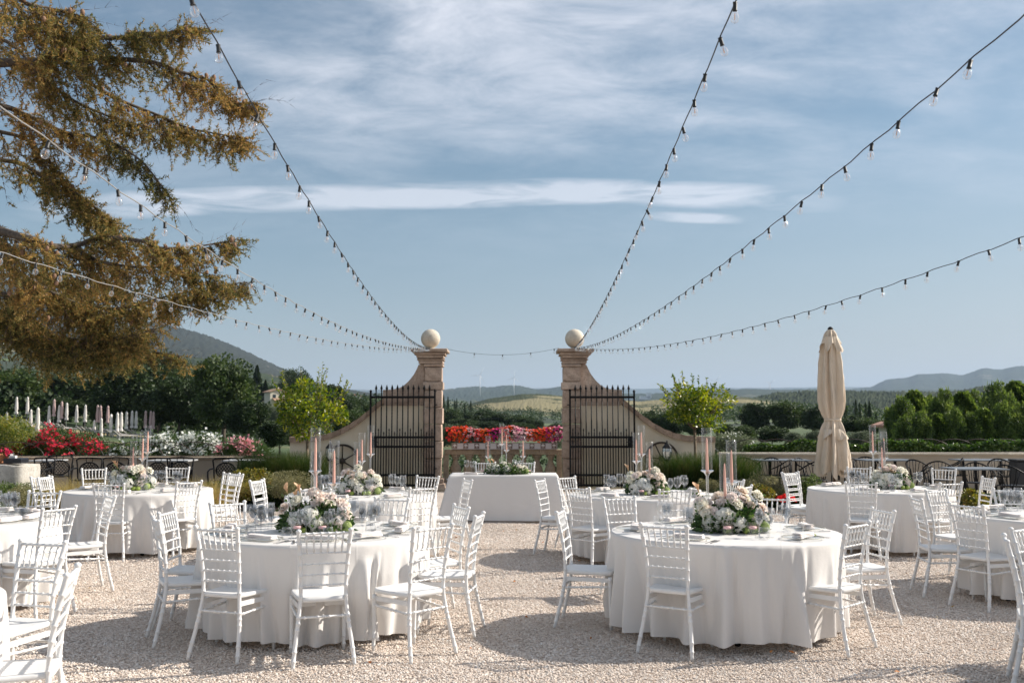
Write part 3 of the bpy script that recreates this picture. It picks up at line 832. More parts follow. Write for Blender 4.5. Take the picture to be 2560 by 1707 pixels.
for i, (x0, x1, c, n) in enumerate([(-1.42, -1.2, 'red', 110), (-1.36, -.98, 'orange', 170), (-1.02, -.84, 'red', 60), (-.96, -.68, 'pink', 95), (-.72, -.5, 'red', 70), (-.62, -.33, 'orange', 130), (-.36, -.16, 'magenta', 90), (-.16, .08, 'red', 80), (.0, .16, 'orange', 50), (.08, .34, 'pink', 90), (.3, .68, 'pink', 220), (.28, .4, 'magenta', 30), (.62, .95, 'orange', 160), (.8, 1.1, 'red', 90), (.95, 1.2, 'orange', 110), (1.1, 1.4, 'magenta', 120), (1.2, 1.4, 'pink', 60)]):
    o = blossoms({'orange': 'orange_flowers', 'red': 'coral_flowers', 'pink': 'pink_flowers', 'magenta': 'magenta_flowers'}[c], n, mound(x0, x1, .335), .030, FC[c], fb, 40 + i); o['kind'] = 'stuff'

# small garden figures between the balusters
fg = thing('garden_figure', 'small white garden figure standing left of the balusters', 'figurine', (-1.58, 24.40, 0))
mb = MB(); mb.lathe([(.0, .0), (.05, .0), (.055, .05), (.045, .12), (.03, .15), (.0, .155)], n=12); ob('body', mb, mat('painted_white', (.75, .74, .72), .5), fg)
mb = MB(); mb.lathe([(.0, .14), (.03, .15), (.042, .185), (.03, .22), (0, .235)], n=12); mb.box((-.04, 0, .2), (.02, .02, .05)); mb.box((.04, 0, .2), (.02, .02, .05)); ob('head', mb, MATS['painted_white'], fg)

# ================================================================== WHEELS, LANTERNS
def wheel(px, py, ang, lab):
    c = at(px, py, 24.0)
    t = thing('wagon_wheel', lab, 'wheel', (c.x, 23.98, c.z), 0, 'old wagon wheels on the wing walls')
    R = .415; ring = [(R * math.cos(2 * PI * k / 40), 0, R * math.sin(2 * PI * k / 40)) for k in range(41)]
    mb = MB()
    for a, b_ in zip(ring, ring[1:]):
        pass
    vs = []; fs = []
    for k in range(40):
        a = 2 * PI * k / 40
        for rr in (R, R - .05):
            for y in (-.03, .03): vs.append((rr * math.cos(a), y, rr * math.sin(a)))
    for k in range(40):
        p, q = 4 * k, 4 * ((k + 1) % 40)
        fs += [(p, q, q + 1, p + 1), (p + 2, p + 3, q + 3, q + 2), (p, p + 2, q + 2, q), (p + 1, q + 1, q + 3, p + 3)]
    mb.add(vs, fs); ob('rim', mb, mat('old_dark_wood', (.018, .013, .010), .8, c2=(.05, .035, .025), scale=9), t, smooth=False)
    mb = MB(); mb.tube([(0, -.09, 0), (0, -.06, 0), (0, .05, 0)], [.05, .075, .075], 14); ob('hub', mb, MATS['old_dark_wood'], t)
    for k in range(6):
        a = ang + PI / 3 * k
        mb = MB(); mb.tube([(.06 * math.cos(a), 0, .06 * math.sin(a)), ((R - .03) * math.cos(a), 0, (R - .03) * math.sin(a))], [.018, .013], 6); ob('spoke', mb, MATS['old_dark_wood'], t)
wheel(856, 1152, PI / 2, 'old black wagon wheel leaning on the left wing wall')
wheel(1654, 1146, .95, 'old black wagon wheel leaning on the right wing wall')

LAMPGLASS = glass_mat('lantern_glass', (.85, .87, .84), .25, .6, .15)
def lantern(px, py, d, lab):
    top = at(px, py, d)
    t = thing('garden_lantern', lab, 'lantern', (top.x, d, 0), 0, 'black garden lanterns')
    h = top.z
    mb = MB(); mb.tube([(0, 0, 0), (0, 0, .04), (0, 0, .05), (0, 0, h - .42)], [.06, .055, .02, .018], 8); ob('post', mb, IRON, t)
    mb = MB(); mb.lathe([(.03, h - .43), (.055, h - .42), (.06, h - .40), (.05, h - .39)], n=6); ob('base_cup', mb, IRON, t)
    mb = MB(); mb.lathe([(.045, h - .39), (.075, h - .33), (.092, h - .24), (.085, h - .17)], n=6); gl = ob('lamp_glass', mb, LAMPGLASS, t, smooth=False)
    mb = MB()
    for k in range(6):
        a = PI / 3 * k; mb.tube([(.047 * math.cos(a), .047 * math.sin(a), h - .39), (.077 * math.cos(a), .077 * math.sin(a), h - .33), (.094 * math.cos(a), .094 * math.sin(a), h - .24), (.087 * math.cos(a), .087 * math.sin(a), h - .17)], .0055, 4)
    ob('cage', mb, IRON, t)
    mb = MB(); mb.lathe([(.098, h - .17), (.10, h - .155), (.06, h - .105), (.022, h - .065), (.012, h - .05), (.02, h - .035), (.01, h - .02), (0, h)], n=6); ob('roof', mb, IRON, t, smooth=False)
    mb = MB(); mb.lathe([(.02, h - .38), (.022, h - .26), (.0, h - .25)], n=8); ob('bulb', mb, mat('frosted_white', (.75, .74, .7), .4), t)
lantern(826.5, 1099, 19.8, 'black post lantern before the left wagon wheel')
lantern(1667.5, 1099, 19.8, 'black post lantern before the right wagon wheel')

# ================================================================== CLOSED PARASOL
def umbrella():
    d = 19.0; b = at(2086, 1200, d)
    t = thing('patio_umbrella', 'tall closed beige patio umbrella tied at the waist, right side', 'umbrella', (b.x, d, 0))
    # profile: z, mean radius, fold depth
    pr = [(3.44, .045, .0), (3.42, .065, .01), (3.36, .095, .02), (3.2, .13, .03), (3.03, .155, .04), (3.0, .15, .045), (2.8, .178, .05), (2.5, .198, .055), (2.25, .208, .06), (2.05, .206, .06), (1.9, .192, .05), (1.78, .165, .035), (1.70, .142, .018), (1.65, .140, .018), (1.58, .160, .035), (1.47, .186, .05), (1.35, .208, .06), (1.2, .226, .07), (1.02, .242, .08), (.85, .258, .085), (.72, .262, .09), (.64, .258, .09)]
    n = 144; V = []; r = random.Random(3)
    ph = [r.uniform(0, 6.28) for _ in range(8)]
    for z, R, f in pr:
        for k in range(n):
            a = 2 * PI * k / n
            w = a + .10 * math.sin(z * 2.3 + ph[0]) + .05 * math.sin(z * 5 + 3 * a)
            s = math.sin(8 * w + ph[1] + .5 * math.sin(z * 1.7)); s2 = math.sin(13 * w + ph[2] - z * .6)
            g = (abs(s) ** .7) * (1 if s > 0 else -1); R = R
            rr = R + f * 1.25 * (.6 * g + .42 * s2 + .15 * math.sin(29 * w + z * 3))
            zz = z + (.05 * math.sin(5 * a + 1) + .05 * math.sin(8 * a) if z < .7 else 0)
            V.append((rr * math.cos(a), rr * math.sin(a), zz))
    m = len(pr); F = [(i * n + k, (i + 1) * n + k, (i + 1) * n + (k + 1) % n, i * n + (k + 1) % n) for i in range(m - 1) for k in range(n)]
    mb = MB(); mb.add(V, F)
    CANV = mat('beige_canvas', (.63, .515, .39), .85, c2=(.69, .575, .45), scale=3, bump=.25, bscale=90, sheen=.2)
    cn = ob('canopy', mb, CANV, t)
    for (z0, z1, R0, R1, f, k8) in ((3.30, 3.0, .135, .205, .035, 6), (1.50, 1.30, .195, .250, .045, 5)):
        mb = MB(); V = []
        for j in range(5):
            q = j / 4
            for k in range(96):
                a = 2 * PI * k / 96
                rr = R0 + (R1 - R0) * q + f * q * math.sin(k8 * a + 1) + .016 * q * math.sin(17 * a)
                V.append((rr * math.cos(a), rr * math.sin(a), z0 + (z1 - z0) * q * (.75 + .3 * math.sin(k8 * a + 2.2))))
        mb.add(V, [(j * 96 + k, (j + 1) * 96 + k, (j + 1) * 96 + (k + 1) % 96, j * 96 + (k + 1) % 96) for j in range(4) for k in range(96)])
        ob('vent_hem' if z0 > 2 else 'loose_flap', mb, CANV, cn)
    mb = MB(); mb.lathe([(.0, 3.5), (.03, 3.49), (.05, 3.47), (.055, 3.45), (.04, 3.43), (.0, 3.43)], n=12); ob('finial', mb, IRON, t)
    mb = MB(); mb.tube([(0, 0, .05), (0, 0, 3.42)], .026, 10); ob('pole', mb, mat('brown_pole', (.10, .06, .035), .5), t)
    mb = MB(); mb.lathe([(.145, 1.655), (.158, 1.66), (.158, 1.695), (.145, 1.70)], n=40); ob('tie_strap', mb, CANV, t)
    mb = MB(); mb.box((0, 0, .04), (.7, .7, .07)); mb.box((0, 0, .12), (.12, .12, .12)); ob('base', mb, IRON, t, smooth=False)
    mb = MB(); mb.tube([(.02, -.06, .62), (.05, -.12, .60)], .012, 6); mb.tube([(.05, -.12, .60), (.05, -.12, .52)], .02, 8); ob('crank', mb, IRON, t)
umbrella()

# ================================================================== STONE TROUGH WITH POT
tr = thing('stone_trough', 'massive weathered pale stone block at the left edge', 'stone block', (-10.55, 19.0, 0))
mb = MB()
nx_, nz_ = 30, 12; V = []
r = np.random.default_rng(5)
mb.lathe([(0.001, 0), (.40, .0), (.445, .02), (.456, .06), (.46, .40), (.455, .435), (.44, .455), (.001, .46)], n=24)
v = np.array(mb.v)
sg = np.sign(v[:, :2]) * np.abs(v[:, :2] / .46) ** .2       # squarish plan
v[:, 0] = sg[:, 0] * 1.25; v[:, 1] = sg[:, 1] * .42
v[:, 2] += .37 + .02 * np.sin(v[:, 0] * 4) - .05 * np.clip(.25 - v[:, 2], 0, 1) * v[:, 0]
v += r.normal(size=v.shape) * .006
mb.v = [tuple(q) for q in v]
ob('block', mb, GREYST, tr)
for x in (-.9, 0, .95):
    mb = MB(); rough_block(mb, x, 0, .185, .22, .5, .37, int(x * 7), .01, .005); ob('support', mb, SAND, tr, smooth=False)
pz = .825
pot = thing('flower_pot', 'round terracotta pot of deep red flowers on the stone block', 'flower pot', (-9.97, 18.95, pz))
mb = MB(); mb.lathe([(0, 0), (.11, 0), (.12, .03), (.115, .045), (.19, .11), (.225, .165), (.25, .17), (.25, .205), (.225, .205), (.20, .16), (0, .15)], n=28); ob('pot', mb, mat('terracotta', (.52, .21, .10), .75, c2=(.60, .28, .14), scale=7), pot)
P = sphere_pts(700); P[:, 2] = np.abs(P[:, 2]) * .6 + .35; V, F = leaf_quads(P * .22 + np.array([0, 0, .08]), P, .06, .022); o = link('leaves', np_mesh('leaves', V, F, GERA_LEAF), pot); o['kind'] = 'stuff'
def dome(R, z0, sq=.6):
    def f(n, r):
        p = sphere_pts(n, r); p[:, 2] = np.abs(p[:, 2]); return p * np.array([R, R, R * sq]) + np.array([0, 0, z0]), p
    return f
o = blossoms('flowers', 110, dome(.25, .17), .045, petal_mat('crimson_petals', (.42, .008, .05), (.55, .015, .08)), pot, 77); o['kind'] = 'stuff'
cs = thing('black_case', 'black flat equipment box with small white items, on the stone block', 'box', (-9.58, 18.9, pz + .015))
mb = MB(); rough_block(mb, 0, 0, .05, .34, .3, .10, 3, .015, .002); ob('case', mb, mat('black_plastic', (.012, .014, .02), .4), cs, smooth=False)
mb = MB(); mb.box((-.06, 0, .125), (.12, .08, .045)); mb.box((-.1, .02, .165), (.05, .05, .035), rz=.4); ob('adapter', mb, MATS['painted_white'], cs, smooth=False)

# ================================================================== CHIAVARI CHAIR
def chair_proto():
    t = thing('banquet_chair', 'x', 'chair', (0, 0, 0), 0, 'white slat-back banquet chairs')
    path = [(.206, -.072, 0), (.198, -.052, .08), (.185, -.027, .18), (.168, -.004, .30), (.156, .008, .40), (.152, .010, .47), (.153, .004, .58), (.158, -.012, .68), (.166, -.034, .79), (.176, -.060, .895)]
    def pos(z):
        for a, b_ in zip(path, path[1:]):
            if z <= b_[2]:
                f = (z - a[2]) / (b_[2] - a[2]); return [a[k] + (b_[k] - a[k]) * f for k in range(3)]
        return list(path[-1])
    nodes = [.05, .11, .245, .285, .325, .46, .53, .60, .675, .75, .82]
    def post(s):
        zs = set([0, .02, .15, .2, .36, .40, .43, .49, .565, .64, .71, .785, .86, .895])
        for z in nodes: zs.update([z - .008, z - .004, z, z + .004, z + .008])
        pts = []; rad = []
        for z in sorted(zs):
            x, y, zz = pos(z); pts.append((s * x, y, z))
            r = .0138 + .001 * math.sin(z * 9)
            if z < .04: r = .0125
            for q in nodes:
                if abs(z - q) < .002: r += .0036
                elif abs(z - q) < .006: r += .0027
            rad.append(r)
        x, y, z = pos(.895)
        pts += [(s * x, y, .902), (s * x, y - .001, .908), (s * x, y - .001, .916), (s * x, y - .001, .923), (s * x, y - .001, .927)]; rad += [.015, .0185, .0185, .012, .003]
        return MB().tube(pts, rad, 8)
    for s in (-1, 1): ob('back_post', post(s), WHITE_PLASTIC, t)
    def turned(a, b_, r, knots, kr=.0032, n=6):
        a = Vector(a); b_ = Vector(b_); L = (b_ - a).length; ts = {0.0: r, 1.0: r}
        for k in knots:
            for d, e in ((-.008, 0), (-.004, kr), (0, kr * 1.25), (.004, kr), (.008, 0)):
                ts[min(1, max(0, k + d / L))] = r + e
        ks = sorted(ts); return MB().tube([a.lerp(b_, k) for k in ks], [ts[k] for k in ks], n)
    def rail(z, r, kn):
        x, y, _ = pos(z); return turned((-x, y, z), (x, y, z), r, kn)
    ob('top_rail', rail(.892, .0092, [.14, .28, .43, .57, .72, .86]), WHITE_PLASTIC, t)
    for z in (.755, .68, .607, .535): ob('back_rail', rail(z, .0066, [.12, .27, .42, .58, .73, .88]), WHITE_PLASTIC, t)
    for k in range(6):
        f = (k + 1) / 7 * 2 - 1
        x1, y1, _ = pos(.892); x0, y0, _ = pos(.755)
        ob('spindle', turned((f * x0, y0, .755), (f * x1, y1, .892), .0062, [.28, .72], .0026, 6), WHITE_PLASTIC, t)
    # seat: dished slab with rounded corners
    mb = MB(); out = []
    K = 36
    def sup(a, w, d): 
        c, s_ = math.cos(a), math.sin(a); e = .28
        return (math.copysign(abs(c) ** e, c) * w, math.copysign(abs(s_) ** e, s_) * d)
    rings = [(0.0, .444), (.4, .445), (.8, .449), (.965, .452), (1.0, .448), (1.0, .428), (.97, .424), (0.0, .424)]
    vs = []
    for f, z in rings:
        for k in range(K):
            a = 2 * PI * k / K; x, y = sup(a, 1, 1)
            w = .158 + .044 * (y + 1) / 2
            vs.append((x * w * f, .195 + y * .205 * f, z + (.006 * (y * f) ** 2 if z > .43 else 0)))
    fs = [(i * K + k, i * K + (k + 1) % K, (i + 1) * K + (k + 1) % K, (i + 1) * K + k) for i in range(len(rings) - 1) for k in range(K)]
    mb.add(vs, [f for f in fs]); ob('seat', mb, WHITE_PLASTIC, t)
    for s in (-1, 1):
        zs = [0, .04, .046, .05, .054, .06, .10, .104, .108, .112, .20, .30, .325, .33, .335, .38, .384, .388, .412]
        rad = [.0115, .012, .0155, .0165, .0155, .0125, .013, .016, .016, .013, .0155, .0165, .017, .0195, .017, .017, .020, .020, .017]
        ob('front_leg', MB().tube([(s * (.186 - .004 * z), .385 - .02 * z, z) for z in zs], rad, 8), WHITE_PLASTIC, t)
        ob('side_stretcher', turned((s * .166, -.002, .315), (s * .186, .378, .335), .0088, [.1, .38, .5, .62, .9], .004), WHITE_PLASTIC, t)
        mb = MB(); mb.box((s * .165, .19, .385), (.014, .36, .032), rz=-s * .075); ob('seat_rail', mb, WHITE_PLASTIC, t, smooth=False)
    ob('rear_stretcher', turned((-.165, -.003, .325), (.165, -.003, .325), .0088, [.12, .38, .5, .62, .88], .004), WHITE_PLASTIC, t)
    mb = MB(); mb.box((0, .374, .345), (.35, .018, .03)); ob('front_stretcher', mb, WHITE_PLASTIC, t, smooth=False)
    return t

TR = .915; CHR = 1.36
TABLES = [  # key, centre x, y, descriptive name, flower size
 ('A', -1.60, 8.02, 'front left table'), ('B', 1.725, 8.0, 'front right table'), ('C', -1.84, 12.0, 'second left table'),
 ('D', 1.62, 12.0, 'second right table'), ('E', -4.86, 12.8, 'back left table'), ('F', 4.87, 13.0, 'back right table'),
 ('G', 5.23, 9.34, 'right edge table'), ('H', -5.10, 8.96, 'left edge table'), ('I', -3.45, 4.74, 'bottom left table')]
TD = {k: (x, y, n) for k, x, y, n in TABLES}
# chairs: table, top-rail midpoint in the photograph, label
CH = [
 ('A', 542, 1321, 'white chair at the near left of the front left table, seen from behind'),
 ('A', 814.6, 1327.5, 'white chair at the near middle of the front left table, back square to the viewer'),
 ('A', 1084, 1317.7, 'white chair at the near right of the front left table, seat turned left'),
 ('A', 389, 1300, 'white chair at the left side of the front left table, seen edge-on, nearer of two'),
 ('A', 416.5, 1280, 'white chair at the left side of the front left table, farther of two'),
 ('A', 1153, 1267, 'white chair at the right side of the front left table, farther of two'),
 ('A', 1194.8, 1288, 'white chair at the right side of the front left table, edge-on, nearer the aisle'),
 ('A', 569, 1258, 'white chair at the far left of the front left table, facing the viewer'),
 ('A', 978, 1247, 'white chair at the far right of the front left table, facing the viewer'),
 ('A', 763, 1249, 'white chair at the far side of the front left table, hidden behind its flowers'),
 ('B', 1658.8, 1314.9, 'white chair at the near left of the front right table, seen from behind'),
 ('B', 2143, 1311, 'white chair at the near right of the front right table, seat turned left'),
 ('B', 1400, 1278, 'white chair at the left side of the front right table, edge-on, shaded seat'),
 ('B', 1548, 1245, 'white chair at the far left of the front right table, facing the viewer'),
 ('B', 1925, 1245, 'white chair at the far right of the front right table, against the dark hedge'),
 ('B', 2207, 1275.6, 'white chair at the right side of the front right table, behind the near right chair'),
 ('C', 1056, 1217, 'white chair at the near right of the second left table, seen from behind'),
 ('C', 790, 1222, 'white chair at the near left of the second left table, behind the tall candles'),
 ('C', 1068, 1189, 'white chair at the far right of the second left table, before the iron gate'),
 ('C', 1170, 1200, 'white chair seen edge-on against the left end of the head table cloth'),
 ('C', 838, 1185, 'white chair at the far side of the second left table, behind its glasses'),
 ('C', 644, 1194, 'white chair at the left side of the second left table, by the box hedge'),
 ('C', 641, 1207, 'white chair left of the second left table, nearer of the pair by the hedge'),
 ('D', 1350, 1204, 'white chair seen edge-on against the right end of the head table cloth'),
 ('D', 1416, 1191.5, 'white chair at the far left of the second right table, before the iron gate'),
 ('D', 1445, 1216.4, 'white chair at the near left of the second right table, seen from behind'),
 ('D', 1688.5, 1223, 'white chair at the near right of the second right table, behind the tall candle'),
 ('D', 1838, 1202, 'white chair right of the second right table, farther of two by the grey shrub'),
 ('D', 1864, 1210.5, 'white chair right of the second right table, nearer of two by the grey shrub'),
 ('E', 271, 1201, 'white chair at the near left of the back left table, seen from behind'),
 ('E', 473, 1194, 'white chair at the near right of the back left table, seen from behind'),
 ('E', 236, 1172, 'white chair at the far left of the back left table, facing the viewer'),
 ('E', 444, 1169, 'white chair at the far right of the back left table, before the dry grass'),
 ('E', 577, 1175, 'white chair right of the back left table, farther of two by the hedge'),
 ('E', 590, 1185, 'white chair right of the back left table, nearer of two by the hedge'),
 ('E', 101, 1183.5, 'white chair at the left side of the back left table, under the stone block'),
 ('E', 113, 1198, 'white chair left of the back left table, nearer of two below the stone block'),
 ('F', 1977, 1175.5, 'white chair at the left side of the back right table, farther of two'),
 ('F', 1976, 1190, 'white chair at the left side of the back right table, nearer of two'),
 ('F', 2151, 1206.6, 'white chair at the near side of the back right table, seen from behind'),
 ('F', 2147, 1169, 'white chair at the far side of the back right table, below the beige umbrella'),
 ('F', 2360, 1173, 'white chair at the far right of the back right table, before the black iron table'),
 ('F', 2378.5, 1202, 'white chair at the right side of the back right table, by the yellow shrub'),
 ('F', 2470, 1188, 'white chair turned edge-on, alone between the back right table and the right edge'),
 ('G', 2339, 1224.5, 'white chair at the far left of the right edge table, turned towards the viewer'),
 ('G', 2288, 1240, 'white chair seen edge-on at the left side of the right edge table'),
 ('G', 2415, 1257.4, 'white chair at the near left of the right edge table, seen from behind'),
 ('G', 2525, 1222, 'white chair at the far side of the right edge table, cut by the frame'),
 ('H', 273, 1237, 'white chair seen edge-on at the right side of the left edge table'),
 ('H', 111, 1224, 'white chair at the far side of the left edge table, facing the viewer'),
 ('H', 147, 1265, 'white chair at the near right of the left edge table, seen from behind'),
 ('I', 110, 1356, 'white chair at the bottom left, farther of the two nearest chairs, facing away right'),
 ('I', 181, 1428, 'nearest white chair, large at the bottom left corner'),
 ('J', 2516, 1359, 'white chair seen edge-on at the bottom right edge of the photo'),
 ('J', 2560, 1324, 'white chair at the right edge, behind the edge-on corner chair'),
]
TD['J'] = (4.45, 5.85, 'table outside the right edge')
chair0 = chair_proto(); used = False
PLACES = {k: [] for k in TD}
for key, px, py, lab in CH:
    cx, cy, _ = TD[key]; p = on_plane(px, py, .905); m_ = p.x / p.y
    # meet the view line with the seating circle of the table
    A_ = m_ * m_ + 1; B_ = -2 * (m_ * cx + cy); C_ = cx * cx + cy * cy - CHR ** 2; D_ = B_ * B_ - 4 * A_ * C_
    if D_ > 0 and key not in 'ABI':
        r1, r2 = (-B_ - math.sqrt(D_)) / (2 * A_), (-B_ + math.sqrt(D_)) / (2 * A_)
        yy = r1 if abs(r1 - p.y) < abs(r2 - p.y) else r2
        if abs(yy - p.y) > 1.3: yy = p.y
        yy = yy * .8 + p.y * .2
    else: yy = p.y
    tx, ty = m_ * yy, yy
    th = math.atan2(cx - tx, cy - ty)
    jit = {('B', 1400): .08, ('I', 181): -.12, ('J', 2516): .1}.get((key, px), random.uniform(-.06, .06))
    th += jit
    ox, oy = tx + .056 * math.sin(th), ty + .056 * math.cos(th)
    PLACES[key].append(math.atan2(ty - cy, tx - cx))
    if not used: chair0.location = (ox, oy, 0); chair0.rotation_euler = (0, 0, -th); chair0['label'] = lab; used = True
    else:
        o = dup(chair0, (ox, oy, 0), -th, lab); o.rotation_euler = (random.uniform(-.008, .008), random.uniform(-.008, .008), -th)
HT = (-.14, 16.25)
for px, lab in ((1213, 'white chair behind the head table, left of two'), (1312, 'white chair behind the head table, right of two')):
    p = at(px, 1155, 17.55); dup(chair0, (p.x, 17.6, 0), PI, lab)

# ================================================================== TABLES AND CLOTHS
def cloth_material():
    m, t, b = base_mat('linen')
    co = N(t, 'ShaderNodeTexCoord').outputs['Object']
    b.inputs['Base Color'].default_value = (.765, .738, .71, 1); b.inputs['Roughness'].default_value = .72
    b.inputs['Sheen Weight'].default_value = .15
    n = N(t, 'ShaderNodeTexNoise', Scale=3.2, Detail=6.0, Roughness=.55); t.links.new(co, n.inputs[0])
    n2 = N(t, 'ShaderNodeTexNoise', Scale=260.0, Detail=2.0); t.links.new(co, n2.inputs[0])
    sx = N(t, 'ShaderNodeSeparateXYZ'); t.links.new(co, sx.inputs[0])
    h = math_n(t, 'ADD', n.outputs[0], math_n(t, 'MULTIPLY', n2.outputs[0], .03))
    for ax, offs in ((0, (0.0, .46)), (1, (.02, -.45))):       # pressed fold lines
        for of in offs:
            q = math_n(t, 'DIVIDE', math_n(t, 'ABSOLUTE', math_n(t, 'SUBTRACT', sx.outputs[ax], of)), .006)
            h = math_n(t, 'ADD', h, math_n(t, 'MULTIPLY', math_n(t, 'SUBTRACT', 1.0, q, clamp=True), .22))
    n4_ = N(t, 'ShaderNodeTexNoise', Scale=11.0, Detail=7.0, Roughness=.6, Distortion=1.2); t.links.new(co, n4_.inputs[0]); h = math_n(t, 'ADD', h, math_n(t, 'MULTIPLY', n4_.outputs[0], .18))
    bp = N(t, 'ShaderNodeBump', Strength=.2, Distance=.04); t.links.new(h, bp.inputs['Height']); t.links.new(bp.outputs[0], b.inputs['Normal'])
    tr = N(t, 'ShaderNodeBsdfTranslucent'); tr.inputs[0].default_value = (.8, .74, .70, 1)
    mx = N(t, 'ShaderNodeMixShader'); mx.inputs[0].default_value = .14
    t.links.new(b.outputs[0], mx.inputs[1]); t.links.new(tr.outputs[0], mx.inputs[2]); t.links.new(mx.outputs[0], t.nodes['Material Output'].inputs[0])
    return m
LINEN = cloth_material()
ZT = .762
def cloth_mesh(seed):
    r = np.random.default_rng(seed); n = 420
    a = np.linspace(0, 2 * PI, n, endpoint=False)
    nf = 24; cs = np.sort((np.arange(nf) + r.uniform(-.33, .33, nf)) * 2 * PI / nf)
    amp = r.uniform(.4, 1.25, nf); wid = r.uniform(.028, .075, nf); start = r.uniform(0, .2, nf); slant = r.uniform(-.09, .09, nf)
    crease = r.uniform(0, 2 * PI)
    rows = [0, .2, .5, .8, .94, .985, 1.0]
    V = [np.stack([TR * f * np.cos(a), TR * f * np.sin(a), np.full(n, ZT + (0 if f < .99 else -.002))], -1) for f in rows]
    ns = 26
    for j in range(1, ns + 1):
        q = j / ns
        rad = np.full(n, TR + .006 - .04 * q)
        for c, A, w, s0, sl in zip(cs, amp, wid, start, slant):
            d = (a - c - sl * q + PI) % (2 * PI) - PI
            g = np.clip((q - s0) / (1 - s0), 0, 1) ** .8
            ww = w * (.55 + .45 * g)
            rad += A * .105 * g * np.exp(-(np.abs(d) / ww) ** 1.7) - .05 * g * A * np.exp(-((d - ww * 1.8) / (ww * .8)) ** 2) - .04 * g * A * np.exp(-((d + ww * 1.8) / (ww * .8)) ** 2)
        rad += .010 * q * np.sin(a * 23 + seed) + .006 * q * np.sin(a * 41 + 2 * seed + q * 3)
        dc = (a - crease + PI) % (2 * PI) - PI; rad += .02 * np.exp(-(dc / .012) ** 2) * min(1, q * 3)
        z = ZT - .004 - (ZT - .062) * q + .03 * q * (rad - TR - .06)
        z = z - .012 * q * np.sin(a * 7 + seed) * q
        V.append(np.stack([rad * np.cos(a), rad * np.sin(a), z + 0 * a], -1))
    V = np.array(V); m = len(V); idx = np.arange(m * n).reshape(m, n)
    F = np.stack([idx[:-1], idx[1:], np.roll(idx[1:], -1, 1), np.roll(idx[:-1], -1, 1)], -1).reshape(-1, 4)
    return np_mesh('tablecloth', V.reshape(-1, 3), F, LINEN, True)

def table_proto():
    t = thing('round_table', 'x', 'table', (0, 0, 0), 0, 'round banquet tables under white cloths')
    mb = MB(); mb.lathe([(0, .725), (TR - .01, .725), (TR - .004, .735), (TR - .004, .752), (TR - .01, .757), (0, .757)], n=48); ob('tabletop', mb, mat('plywood', (.30, .22, .14), .7), t)
    for k in range(4):
        a = PI / 4 + k * PI / 2; x, y = .66 * math.cos(a), .66 * math.sin(a)
        mb = MB(); mb.tube([(x, y, .0), (x, y, .03), (x, y, .031), (x, y, .72)], [.022, .022, .016, .016], 8); ob('leg', mb, IRON, t)
    return t
tb0 = None
for i, (k, x, y, n) in enumerate(TABLES + [('J', 4.45, 5.85, 'table outside the right edge')]):
    lab = f'round folding table with dark legs, under the cloth of the {n}' if k != 'J' else 'round table beside the edge-on chair, outside the right edge'
    if tb0 is None: tb0 = table_proto(); tb0.location = (x, y, 0); tb0['label'] = lab
    else: dup(tb0, (x, y, 0), i * .7, lab)
    c = link('tablecloth', cloth_mesh(11 + i * 7), None, (x, y, 0), i * 1.3)
    tag(c, f'white floor-length cloth falling in folds over the {n}', 'tablecloth', 'white round tablecloths')

# head table: long cloth over a rectangular table
hx, hy = HT; W2, D2 = .90, .40
t = thing('head_table', 'rectangular head table under a long white cloth before the balustrade', 'table', (hx, hy + D2, 0))
mb = MB(); mb.box((0, 0, .735), (2 * W2 - .02, 2 * D2 - .02, .03)); ob('tabletop', mb, MATS['plywood'], t, smooth=False)
for sx in (-1, 1):
    for sy in (-1, 1): mb = MB(); mb.tube([(sx * .8, sy * .32, 0), (sx * .8, sy * .32, .72)], .018, 8); ob('leg', mb, IRON, t)
per = []; K = 60
for k in range(K): per.append((-W2 + 2 * W2 * k / K, -D2, 0, -1))
for k in range(24): per.append((W2, -D2 + 2 * D2 * k / 24, 1, 0))
for k in range(K): per.append((W2 - 2 * W2 * k / K, D2, 0, 1))
for k in range(24): per.append((-W2, D2 - 2 * D2 * k / 24, -1, 0))
n = len(per); V = []
for f in (0, .6, .95, 1.0):
    for x, y, a, b_ in per: V.append((x * f, y * f, ZT - (0 if f < 1 else .003)))
ns = 18
for j in range(1, ns + 1):
    q = j / ns
    for k, (x, y, a, b_) in enumerate(per):
        corner = math.exp(-((abs(x) - W2) / .12) ** 2 - ((abs(y) - D2) / .12) ** 2)
        out = .006 + .05 * q + corner * .16 * q
        wav = .012 * q * math.sin(k * .55) * (1 if abs(a) else .35) + .02 * q * q * math.sin(x * 4.2 + 1) * abs(b_)
        swag = .05 * q ** 3 * math.exp(-((x - .45 - .35 * (1 - q)) / .13) ** 2) * (b_ < 0)
        sw2 = .035 * q ** 3 * math.exp(-((x - .70 - .2 * (1 - q)) / .06) ** 2) * (b_ < 0)
        l = math.hypot(x / W2, y / D2)
        V.append((x + (a + .9 * corner * (1 if x > 0 else -1) * abs(b_)) * (out + wav), y + (b_ + .9 * corner * (1 if y > 0 else -1) * abs(a)) * (out + wav) - swag - sw2, ZT - .003 - (ZT - .02) * q))
m = ns + 4; F = [(i * n + k, i * n + (k + 1) % n, (i + 1) * n + (k + 1) % n, (i + 1) * n + k) for i in range(m - 1) for k in range(n)]
mb = MB(); mb.add(V, F); c = ob('tablecloth', mb, LINEN, None, loc=(hx, hy + D2, 0))
tag(c, 'white cloth draped to the gravel over the rectangular head table', 'tablecloth')

